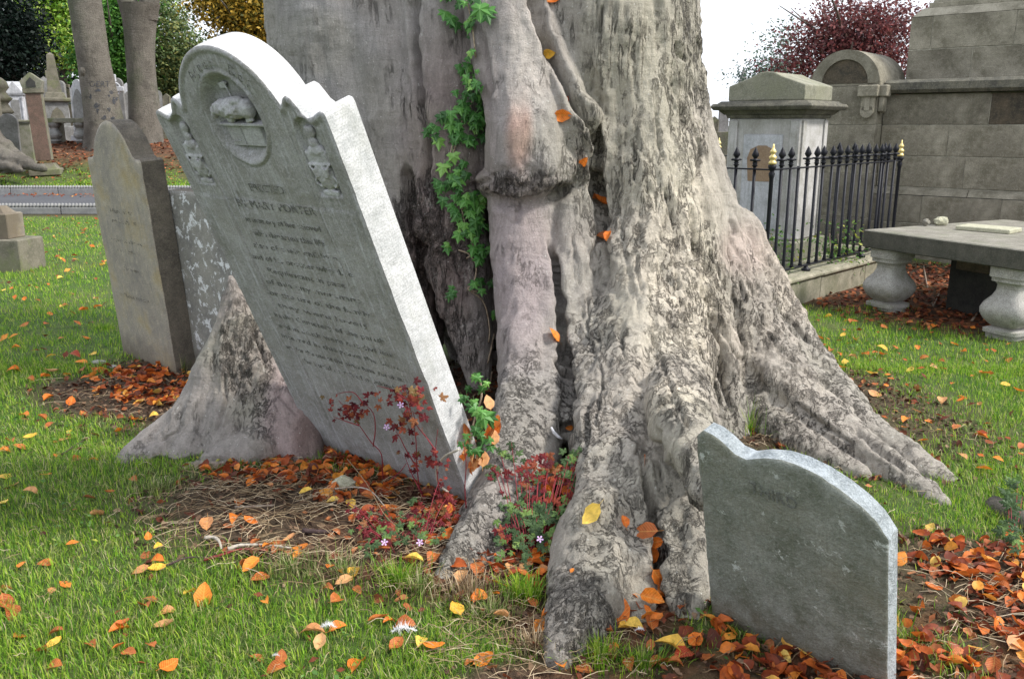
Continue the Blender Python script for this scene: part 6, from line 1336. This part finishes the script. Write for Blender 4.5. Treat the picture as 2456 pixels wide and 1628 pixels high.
# ================================================================ IVY
ivy = thing('ivy_vine', 'green ivy vine climbing the crease in the beech trunk', 'ivy', (-.3, 4.4, .3)); bpy.context.view_layer.update()
def ivy_mesh(seed):
    r = random.Random(seed); pts = []
    tips = [(0, -.10, 0), (.20, -.20, .02), (.46, -.06, .05), (.26, .10, .01), (.44, .40, .05), (.17, .32, 0), (0, .72, .04)]
    tips = [(x*r.uniform(.85, 1.15), y*r.uniform(.9, 1.1), z) for x, y, z in tips]
    out = tips + [(-x, y, z) for x, y, z in tips[-2:0:-1]]; V = [(0, .12, .10)]+[(x, y, -abs(x)*.10+z*r.uniform(-1, 1)) for x, y, z in out]; n = len(out)
    F = [(0, i+1, (i+1) % n+1) for i in range(n)]; V += [(-.01, -.10, 0), (.01, -.10, 0), (.01, -.42, -.08), (-.01, -.42, -.08)]; F.append(tuple(range(n+1, n+5)))
    me = bpy.data.meshes.new('leaf'); me.from_pydata(V, [], F); me.materials.append(M['ivy']); return me
IVM = [ivy_mesh(k) for k in range(5)]
def ivy_leaf(px, py, s, parent=ivy, bv=None, lift=.02):
    h, n = hit(px, py, bv)
    if h is None or h.y > 5.2: h = at(px, py, d=4.35); n = Vector((0, -1, .2)).normalized()
    o = bpy.data.objects.new('leaf', random.choice(IVM)); COL.objects.link(o); face = (n*1.0+Vector((0, -.5, .35))+Vector([random.gauss(0, .28) for _ in range(3)])).normalized()
    down = Vector((random.gauss(0, .45), 0, -1)); y_ = (down-face*down.dot(face)).normalized(); x_ = y_.cross(face)
    R = Matrix((x_, y_, face)).transposed(); o.matrix_world = Matrix.LocRotScale(h+n*random.uniform(lift, lift*3), R.to_quaternion(), Vector((s, s, s))); adopt(o, parent); return o
IV = [(1080, 20, 34, 45, 11, 36), (1160, 20, 26, 26, 4, 58), (1128, 5, 15, 20, 4, 30), (1135, 75, 12, 55, 14, 24), (1103, 155, 20, 18, 4, 34), (1142, 160, 12, 55, 14, 24), (1140, 210, 26, 36, 12, 34), (1112, 262, 50, 55, 30, 38), (1090, 310, 55, 50, 22, 38), (1140, 300, 25, 40, 9, 42),
      (1028, 335, 14, 12, 2, 30), (1085, 395, 30, 50, 14, 38), (1055, 445, 20, 16, 4, 36), (1105, 470, 50, 40, 20, 36), (1130, 520, 45, 50, 22, 36), (1105, 545, 30, 25, 8, 38), (1140, 590, 30, 30, 9, 38), (1072, 588, 10, 10, 2, 32), (1093, 683, 14, 14, 3, 30), (1143, 682, 22, 20, 5, 40), (1098, 710, 10, 10, 2, 26), (1160, 750, 14, 14, 2, 24), (1140, 915, 30, 25, 6, 30)]
for cx, cy, rx, ry, n_, s in IV:
    for _ in range(n_):
        a = random.uniform(0, 6.28); r = random.uniform(0, 1)**.6; ivy_leaf(cx+math.cos(a)*rx*r, cy+math.sin(a)*ry*r, s*random.uniform(.6, 1.1)/F_PX*4.4)
def vine(name, pts, r, m, parent, lift=.012, bv=None, d=None):
    P = []
    for x, y in pts:
        h, n = (None, None) if d else hit(x, y, bv)
        P.append(h+n*lift if h is not None and h.y < 5.2 else at(x, y, d=d or 4.4))
    P = [Vector(q) for q in catmull(P, 4)]; mb = MB(); mb.tube(P, r, 6); return adopt(mb.build(name, M[m], None, True), parent)
for pts in ([(1118, -20), (1132, 40), (1143, 120), (1140, 200), (1118, 280), (1092, 350), (1080, 410), (1100, 470), (1112, 540), (1135, 600)], [(1110, 280), (1085, 345), (1075, 400)], [(1100, 600), (1125, 610), (1138, 640), (1135, 680), (1122, 692), (1150, 715), (1163, 745), (1170, 790), (1168, 820)], [(1118, 618), (1140, 604)], [(1122, 692), (1140, 700)], [(1175, 830), (1168, 870), (1180, 800)], [(1146, 945), (1168, 925), (1180, 890)]):
    vine('stem', pts, [.004]*((len(pts)-1)*4+1), 'vine', ivy)
# lower ivy with its drift of leaves, in the gap beside the marble stone
ivy2 = thing('ivy_vine', 'low ivy sprig among orange leaves in the gap by the marble stone', 'ivy', (-.25, 3.6, 0)); bpy.context.view_layer.update()
for cx, cy, rx, ry, n_, s in ((1150, 975, 22, 22, 5, 34), (1158, 1000, 14, 18, 3, 50), (1128, 1040, 26, 24, 7, 32), (1155, 1060, 22, 22, 6, 32), (1120, 1070, 22, 18, 5, 28), (1150, 920, 24, 18, 5, 28), (1108, 960, 14, 16, 3, 24)):
    for _ in range(n_):
        px, py = cx+random.uniform(-rx, rx), cy+random.uniform(-ry, ry); o = ivy_leaf(px, py, s*random.uniform(.75, 1.1)/F_PX*3.3, ivy2); d = 3.10+random.uniform(-.04, .1); q = at(px, py, d=d); mw = o.matrix_world.copy(); mw.translation = q; o.matrix_world = mw
vine('stem', [(1135, 1100), (1128, 1050), (1140, 1000), (1155, 950), (1150, 900)], .004, 'vine', ivy2, d=3.14)
WHERE = ['pointing up', 'pointing left', 'folded shut', 'lying flat', 'tipped sideways', 'hanging down']
for k in range(26):
    px, py = random.choice([(1100, 1060), (1110, 1030), (1180, 1040), (1188, 1020), (1175, 975), (1105, 1085), (1180, 1000), (1130, 1100), (1160, 1085)]); px += random.uniform(-14, 14); py += random.uniform(-18, 18)
    q = at(px, py, d=3.10+random.uniform(0, .12)); put_leaf(0, 0, random.choice(['orange', 'russet', 'tan', 'orange']), random.uniform(.05, .075), rot=Euler((random.uniform(.5, 1.6), random.uniform(-.6, .6), random.uniform(-1.5, 1.5))), where='IVYWEDGE').location = q

# ================================================================ HERB ROBERT
def herb_leaf_mesh(seed, m):
    """three-fingered, cut-edged leaf, unit size"""
    r = random.Random(seed); V = []; F = []
    for ang, L in ((0, 1), (.95, .78), (-.95, .78), (1.8, .45), (-1.8, .45)):
        c, s = math.cos(ang), math.sin(ang)
        prof = [(0, 0), (.12, .18), (.28, .34), (.14, .46), (.30, .60), (.13, .70), (.17, .84), (0, 1.0)]
        pts = [(x, y) for x, y in prof]+[(-x, y) for x, y in prof[-2:0:-1]]; b = len(V)
        V.append((0+s*.5*L, c*.5*L, .04))
        for x, y in pts: x *= L*r.uniform(.8, 1.15); y *= L; V.append((x*c+y*s, -x*s+y*c, -.12*y*y+.05*r.uniform(-1, 1)-.1*abs(x)))
        n = len(pts); F += [(b, b+1+i, b+1+(i+1) % n) for i in range(n)]
    me = bpy.data.meshes.new('leaf'); me.from_pydata(V, [], F); me.materials.append(M[m]); return me
HR = [herb_leaf_mesh(k, 'herb_red') for k in range(3)]; HG = [herb_leaf_mesh(10+k, 'herb_green') for k in range(4)]
def flower_mesh():
    V = []; F = []
    for k in range(5):
        a = 2*math.pi*k/5; c, s = math.cos(a), math.sin(a); b = len(V)
        for x, y, z in ((0, .08, 0), (.20, .5, .06), (.26, .82, .10), (.10, 1., .08), (-.10, 1., .08), (-.26, .82, .10), (-.20, .5, .06)): V.append((x*c-y*s, x*s+y*c, z))
        F.append(tuple(range(b, b+7)))
    me = bpy.data.meshes.new('flower'); me.from_pydata(V, [], F); me.materials.append(M['petal']); e = bpy.data.meshes.new('flower_eye'); e.from_pydata([(.16*math.cos(t), .16*math.sin(t), .05) for t in np.linspace(0, 6.28, 7)[:-1]], [], [tuple(range(6))]); e.materials.append(M['petal_eye']); return me, e
FM, FE = flower_mesh()
def orient(p, face, s, roll=None):
    face = face.normalized(); up = Vector((random.gauss(0, 1), random.gauss(0, .5), random.gauss(0, 1))) if roll is None else roll
    y_ = (up-face*up.dot(face)).normalized(); x_ = y_.cross(face); return Matrix.LocRotScale(p, Matrix((x_, y_, face)).transposed().to_quaternion(), Vector((s, s, s)))
def add_flower(parent, px, py, d, s=.0125):
    p = at(px, py, d=d); o = bpy.data.objects.new('flower', FM); COL.objects.link(o); o.matrix_world = orient(p, (EYE-p).normalized()+Vector((random.uniform(-.3, .3), 0, .3)), s); adopt(o, parent)
    e = bpy.data.objects.new('flower_eye', FE); COL.objects.link(e); e.parent = o
    return p
def stem(parent, pts, r0=.0028, r1=.0012):
    P = [Vector(q) for q in catmull(pts, 4)]; n = len(P); mb = MB(); mb.tube(P, [r0+(r1-r0)*i/(n-1) for i in range(n)], 6); return adopt(mb.build('stem', M['herb_stem'], None, True), parent)
def hleaf(parent, p, s, kind, droop=.3):
    o = bpy.data.objects.new('leaf', random.choice(HR if kind == 'r' else HG)); COL.objects.link(o); v = (EYE-p).normalized(); face = v*.8+Vector((random.gauss(0, .45), random.gauss(0, .3), .6+random.gauss(0, .35))); o.matrix_world = orient(p, face, s); adopt(o, parent)
# tall red spray against the face of the marble stone
BI = BIG.inverted(); 
def onface(px, py, off):
    """point a little in front of the leaning face"""
    o = BI @ EYE; d = BI.to_3x3() @ ray(px, py); t = (off-o.z)/d.z; return BIG @ (o+d*t)
hb = thing('herb_robert', 'tall red-stemmed herb with tiny pink flowers sprayed across the foot of the marble stone', 'plant', ground(1000, 1235)); bpy.context.view_layer.update()
def spray(parent, pts, offs, lv=None, kind='r', s=.022, dens=1.0):
    P = [onface(px, py, o) for (px, py), o in zip(pts, offs)]; stem(parent, P)
    return P
S_ = lambda n, a=.03, b=.09: [a+(b-a)*(i/(n-1)) for i in range(n)][::-1]
for pts in ([(1040, 1235), (1010, 1180), (1000, 1120), (998, 1060), (990, 1010), (978, 960), (955, 930)], [(1000, 1240), (925, 1160), (915, 1090), (890, 1060), (862, 1020), (835, 985), (812, 960)], [(895, 1070), (900, 1030), (895, 990), (870, 965)], [(1045, 1080), (1020, 1045), (1000, 1020), (990, 985)], [(1060, 1230), (1050, 1150), (1045, 1080), (1050, 1030)],
            [(1005, 1130), (975, 1080), (960, 1050), (950, 1035)], [(1010, 1180), (985, 1130), (970, 1090)], [(860, 1020), (830, 1010), (800, 1000)], [(925, 1160), (960, 1130), (975, 1110)], [(1120, 1240), (1115, 1170), (1118, 1110), (1110, 1060)], [(870, 965), (845, 940), (805, 945)], [(978, 960), (940, 935), (905, 925)]):
    spray(hb, pts, S_(len(pts)))
for cx, cy, rx, ry, n_, s in ((985, 985, 45, 60, 44, .026), (960, 945, 60, 22, 22, .02), (835, 990, 50, 35, 28, .021), (870, 975, 40, 25, 10, .018), (975, 1030, 35, 25, 12, .022), (805, 955, 25, 25, 6, .014), (1015, 1110, 40, 30, 11, .026), (990, 1080, 30, 20, 7, .02), (1000, 1190, 40, 30, 8, .024), (1065, 1110, 25, 60, 8, .016), (900, 1105, 12, 20, 3, .016)):
    for _ in range(n_): px, py = cx+random.gauss(0, .5)*rx, cy+random.gauss(0, .5)*ry; hleaf(hb, onface(px, py, random.uniform(.03, .085)), s*random.uniform(.6, 1.35), 'r')
for px, py in ((961, 971), (927, 1024)): p = onface(px, py, .10); add_flower(hb, px, py, p.y)
add_flower(hb, 1156, 1105, 3.3, .011)
mb = MB(); P = [onface(px, py, .06) for px, py in ((1100, 1078), (1065, 1095), (1048, 1125), (1052, 1160), (1075, 1180))]; mb.tube([Vector(q) for q in catmull(P, 5)], .0045, 7); rt_ = mb.build('pale_rootlet', M['twig_pale'], None, True); tag(rt_, 'pale looping rootlet hanging in front of the marble stone', 'root')
# low red and green clump at the foot of the stone
def clump(name, label, blobs, flowers, basepx, dfun):
    t = thing(name, label, 'plant', ground(*basepx)); bpy.context.view_layer.update()
    for cx, cy, rx, ry, n_, s, k in blobs:
        for i in range(n_):
            px, py = cx+random.gauss(0, .55)*rx, cy+random.gauss(0, .55)*ry; d = dfun(px, py); p = at(px, py, d=d)
            g = gz1(p.x, p.y); p.z = max(p.z, g+.02); hleaf(t, p, s*random.uniform(.65, 1.25), k if k != 'm' else random.choice('rg'))
            if i % 6 == 0:
                q = ground(basepx[0]+(px-basepx[0])*.4, basepx[1]+random.uniform(-15, 15)); stem(t, [q, q.lerp(p, .6)+Vector((0, 0, .02)), p], .002, .001)
    for px, py in flowers: add_flower(t, px, py, dfun(px, py)-.06)
    return t
clump('herb_robert', 'low red and green herb clump with two pink flowers below the marble headstone', [(940, 1240, 90, 28, 26, .026, 'm'), (1040, 1240, 60, 30, 20, .024, 'r'), (930, 1275, 80, 22, 22, .026, 'm'), (1000, 1285, 70, 25, 22, .022, 'g'), (1075, 1200, 20, 40, 10, .022, 'r'), (890, 1310, 40, 14, 8, .02, 'g'), (1050, 1215, 60, 20, 12, .024, 'm'), (850, 1225, 40, 14, 7, .02, 'r')],
      [(922, 1300), (1007, 1300)], (980, 1310), lambda px, py: ground(px, max(py+30, 1250)).y+.0)
clump('herb_robert', 'bushy green and dark red herb filling the hollow between the middle and front roots', [(1225, 1090, 34, 22, 12, .026, 'g'), (1375, 1090, 36, 26, 14, .028, 'g'), (1240, 1135, 60, 22, 18, .026, 'r'), (1300, 1125, 60, 26, 22, .028, 'r'), (1270, 1165, 60, 24, 18, .026, 'm'), (1370, 1140, 40, 35, 18, .03, 'g'), (1385, 1165, 26, 35, 10, .03, 'r'),
       (1245, 1235, 60, 38, 34, .03, 'g'), (1320, 1250, 70, 44, 42, .036, 'g'), (1180, 1130, 24, 30, 8, .024, 'g'), (1385, 1200, 26, 40, 12, .03, 'm'), (1290, 1205, 60, 25, 18, .03, 'm'), (1370, 1225, 40, 24, 14, .03, 'g'), (1225, 1310, 50, 25, 18, .024, 'g'), (1290, 1320, 50, 28, 18, .026, 'g'), (1330, 1310, 30, 30, 10, .024, 'g'), (1210, 1275, 30, 22, 8, .024, 'r')],
      [(1295, 1292)], (1275, 1335), lambda px, py: 3.18-(py-1090)/240*.42)
for k in range(16):
    px, py = random.uniform(1220, 1390), random.uniform(1120, 1200); q = at(px, py, d=3.2-(py-1090)/240*.42+.05); put_leaf(0, 0, random.choice(['orange', 'russet', 'red']), .06, rot=Euler((random.uniform(.5, 1.4), random.uniform(-.6, .6), random.uniform(-1.5, 1.5))), where='HERBWEDGE').location = q
vine('bramble', [(1460, 1150), (1440, 1215), (1405, 1235), (1380, 1265), (1362, 1320), (1345, 1370), (1330, 1400)], .003, 'herb_stem', BEECH, .02) if False else None
t = clump('fern_sprig', 'bright green ferny sprig at the right edge beside a surface root', [(2425, 1185, 26, 40, 16, .04, 'g'), (2420, 1250, 22, 30, 10, .03, 'g'), (2440, 1150, 20, 16, 6, .03, 'g'), (2435, 1300, 14, 30, 7, .03, 'g')], [], (2425, 1300), lambda px, py: ground(px, py+40).y)
# shrub inside the railings
sh = thing('leafy_shrub', 'pale green leafy shrub growing up through the railings', 'shrub', (2.6, 8.0, 0)); bpy.context.view_layer.update()
crown('foliage', [lobe(1850, 600, 7.9, 50, 60), lobe(1840, 660, 7.6, 45, 30), lobe(1830, 550, 8.0, 25, 25)], 420, .032, 'shrub', sh, clump=6, spread=.7); crown('foliage', [lobe(1985, 560, 8.25, 18, 55), lobe(2020, 590, 8.3, 50, 30), lobe(2035, 560, 8.35, 30, 30), lobe(1995, 625, 8.1, 30, 20)], 420, .030, 'shrub', sh, clump=6, spread=.7)
for px, d in ((1850, 7.9), (1840, 7.8), (1990, 8.2), (2010, 8.3)):
    b0 = at(px, 560, d=d); mb = MB(); mb.tube([(b0.x, b0.y, .02), (b0.x+.03, b0.y, b0.z*.5), b0], .005, 5); adopt(mb.build('stem', M['twig'], None, True), sh)

# ================================================================ TWIGS, FEATHERS, SMALL STONES
def twig(name, label, pts, r, m, z=.012, cat='twig'):
    P = []
    for px, py in pts: q = ground(px, py); q.z += z+random.uniform(0, .012); P.append(q)
    P = [Vector(v) for v in catmull(P, 4)]; n = len(P); mb = MB(); mb.tube(P, [r*(1-.5*i/n)*random.uniform(.85, 1.15) for i in range(n)], 7); return tag(mb.build(name, M[m], None, True), label, cat)
twig('twig', 'long bleached twig lying across the dry mound', [(548, 1330), (580, 1322), (640, 1322), (700, 1328)], .007, 'twig_pale', .022)
twig('twig', 'dark red-brown twig running beside the long bleached one', [(490, 1352), (540, 1340), (580, 1330), (640, 1332)], .005, 'herb_stem')
twig('twig', 'short bent bleached root on the dry mound', [(492, 1304), (515, 1304), (528, 1318), (532, 1332)], .007, 'twig_pale', .02)
twig('twig', 'thick dark weathered stick at the right of the dry mound', [(728, 1282), (760, 1286), (800, 1284)], .011, 'twig_dark', .01)
twig('twig', 'thin grey stick across the upper part of the mound', [(565, 1230), (610, 1228), (660, 1226)], .006, 'twig', .02)
twig('twig', 'curved pale stalk at the right of the mound', [(805, 1200), (850, 1190), (890, 1200), (925, 1240)], .003, 'twig_pale', .04)
twig('twig', 'long thin straw slanting down beside the marble stone', [(835, 1140), (880, 1200), (920, 1270), (950, 1310)], .002, 'straw', .07)
twig('twig', 'thin dark twig low on the left of the mound', [(400, 1370), (450, 1352), (500, 1345)], .004, 'twig_dark')
twig('twig', 'short twig in the soil by the brown headstone', [(150, 1100), (190, 1070), (230, 1050)], .004, 'twig_dark')
twig('twig', 'slim twig on the litter beneath the table tomb', [(2215, 640), (2225, 690), (2238, 735)], .008, 'twig', .0)
twig('twig', 'short upright twig beneath the table tomb', [(2238, 738), (2252, 710)], .008, 'twig')
twig('twig', 'short pale twig on the grass near the right baluster', [(2330, 775), (2345, 755)], .009, 'twig')
q = ground(826, 1172); pebble('mossy_flint', (q.x, q.y, q.z-.005), .035, 'pale_rock', 'knobbly pale stone on the mound close to the marble headstone', 'stone', 12, (1.3, .8, .8))
for px, py, s, lb in ((235, 872, .03, 'grey stone chip in the soil left of the brown headstone'), (270, 882, .02, 'small pale stone chip in the soil by the brown headstone')):
    q = ground(px, py); pebble('stone_chip', (q.x, q.y, q.z-.004), s, 'granite', lb, 'stone', int(px), (1.5, 1, .5))
def feather(px, py, s, label, curve=.4):
    p = ground(px, py)+Vector((0, 0, .035)); t = thing('white_feather', label, 'feather', p); bpy.context.view_layer.update(); mb = MB(); n = 14
    axis = [Vector((s*(i/n-.5), curve*s*((i/n-.5)**2), .3*s*math.sin(i/n*3))) for i in range(n+1)]; mb.tube([p+a for a in axis], s*.02, 5); adopt(mb.build('quill', M['feather'], None, True), t); mb = MB()
    for k in range(170):
        i = random.randint(1, n); a = axis[i]; L = s*random.uniform(.2, .42)*math.sin(math.pi*(i/n*.85+.1)); d = Vector((random.gauss(.1, .5), random.choice([-1, 1])*random.uniform(.3, 1), random.uniform(-.3, .9))).normalized(); w = Vector((s*.014, 0, 0)); mb.add([p+a-w, p+a+w, p+a+d*L+Vector((random.gauss(0, .05)*s, 0, 0))], [(0, 1, 2)])
    adopt(mb.build('down', M['feather']), t)
feather(787, 1532, .050, 'small fluffy white feather standing in the near grass'); feather(968, 1546, .075, 'larger white downy feather lying among orange leaves at the bottom', .9); feather(1533, 1538, .03, 'tiny white feather near the big yellow leaf'); feather(663, 1600, .022, 'tiny grey-white feather scrap in the near turf')
h, n = hit(1342, 1045)
if h is not None:
    mb = MB(); P = [at(px, py, d=h.y-.06) for px, py in ((1322, 1024), (1328, 1036), (1338, 1046), (1348, 1052))]; mb.tube(P, [.004, .007, .007, .003], 6); tag(mb.build('white_quill', M['feather'], None, True), 'narrow white quill stuck in the dark cleft between the middle roots', 'feather')
# surface root by the fern at the right edge
sr = MB(); P = [ground(2380, 1215), ground(2420, 1240), ground(2470, 1265), ground(2540, 1320)]; sr.tube([Vector(v) for v in catmull([(p.x, p.y, p.z+.005) for p in P], 5)], .045, 12); o = sr.build('root', M['bark_far'], None, True); adopt(o, BEECH)

# each fallen leaf is told apart by its colour and the landmark it lies closest to
MARKS = [(245, 1125, 'the tip of the fin-shaped root'), (430, 1165, 'the underside of the fin-shaped root'), (290, 860, 'the left foot of the brown headstone'), (440, 905, 'the right foot of the brown headstone'), (640, 1325, 'the long bleached twig'), (510, 1310, 'the short bent bleached root'),
         (760, 1285, 'the thick dark stick'), (490, 1446, 'the leaf standing upright'), (826, 1172, 'the pale stone on the mound'), (768, 1095, 'the left foot of the marble headstone'), (985, 1215, 'the front foot of the marble headstone'), (787, 1532, 'the small white feather'), (968, 1546, 'the large white feather'),
         (1330, 1590, 'the toe of the front root'), (1060, 1400, 'the tip of the middle root'), (1290, 1350, 'the bushy green herb'), (960, 1310, 'the two pink flowers'), (1613, 1566, 'the big yellow leaf'), (1760, 1560, 'the left foot of the slate headstone'), (2200, 1610, 'the outer foot of the slate headstone'), (2425, 1290, 'the ferny sprig'),
         (2300, 1200, 'the tip of the buttress root'), (2130, 745, 'the left baluster of the table tomb'), (2420, 805, 'the right baluster of the table tomb'), (60, 660, 'the small sandstone plinth'), (1890, 745, 'the end of the railing kerb'), (0, 1628, 'the bottom left corner of the picture'), (0, 1100, 'the left edge of the picture'),
         (2456, 950, 'the right edge of the picture'), (1500, 1510, 'the long propped leaf'), (663, 1600, 'the grey-white feather scrap'), (2060, 960, 'the middle of the buttress root'), (190, 1070, 'the short twig in the soil'), (1900, 860, 'the upper slope of the buttress root')]
MP = [(ground(a, b_), t) for a, b_, t in MARKS]; GR = {}
for o, c in AUTO:
    p = o.location; k = min(range(len(MP)), key=lambda i: (MP[i][0].xy-p.xy).length/(1+.12*MP[i][0].y)); GR.setdefault((c, k), []).append(((MP[k][0].xy-p.xy).length, o))
ORD = ['nearest', 'second nearest', 'third nearest', 'fourth nearest', 'fifth nearest', 'sixth nearest', 'seventh nearest', 'eighth nearest', 'ninth nearest', 'tenth nearest', 'eleventh nearest', 'twelfth nearest']
for (c, k), L in GR.items():
    L.sort(key=lambda q: q[0])
    for i, (_, o) in enumerate(L): o['label'] = '%s beech leaf lying %s to %s' % (CWORD[c], ORD[min(i, 11)], MP[k][1])

for key, fmt in (('IVYWEDGE', '%s leaf in the ivy sprig by the marble headstone, %s from the top'), ('HERBWEDGE', '%s leaf in the bushy herb between the roots, %s from the top')):
    L = sorted([o for o in bpy.data.objects if o.get('label') == key], key=lambda o: -o.location.z)
    for i, o in enumerate(L):
        n_ = i+1; suf = 'th' if 10 <= n_ % 100 <= 20 else {1: 'st', 2: 'nd', 3: 'rd'}.get(n_ % 10, 'th'); cw = [c for c in LEAFC if o.data.materials[0] == LEAFC[c]][0]; o['label'] = fmt % (CWORD[cw], '%d%s' % (n_, suf))
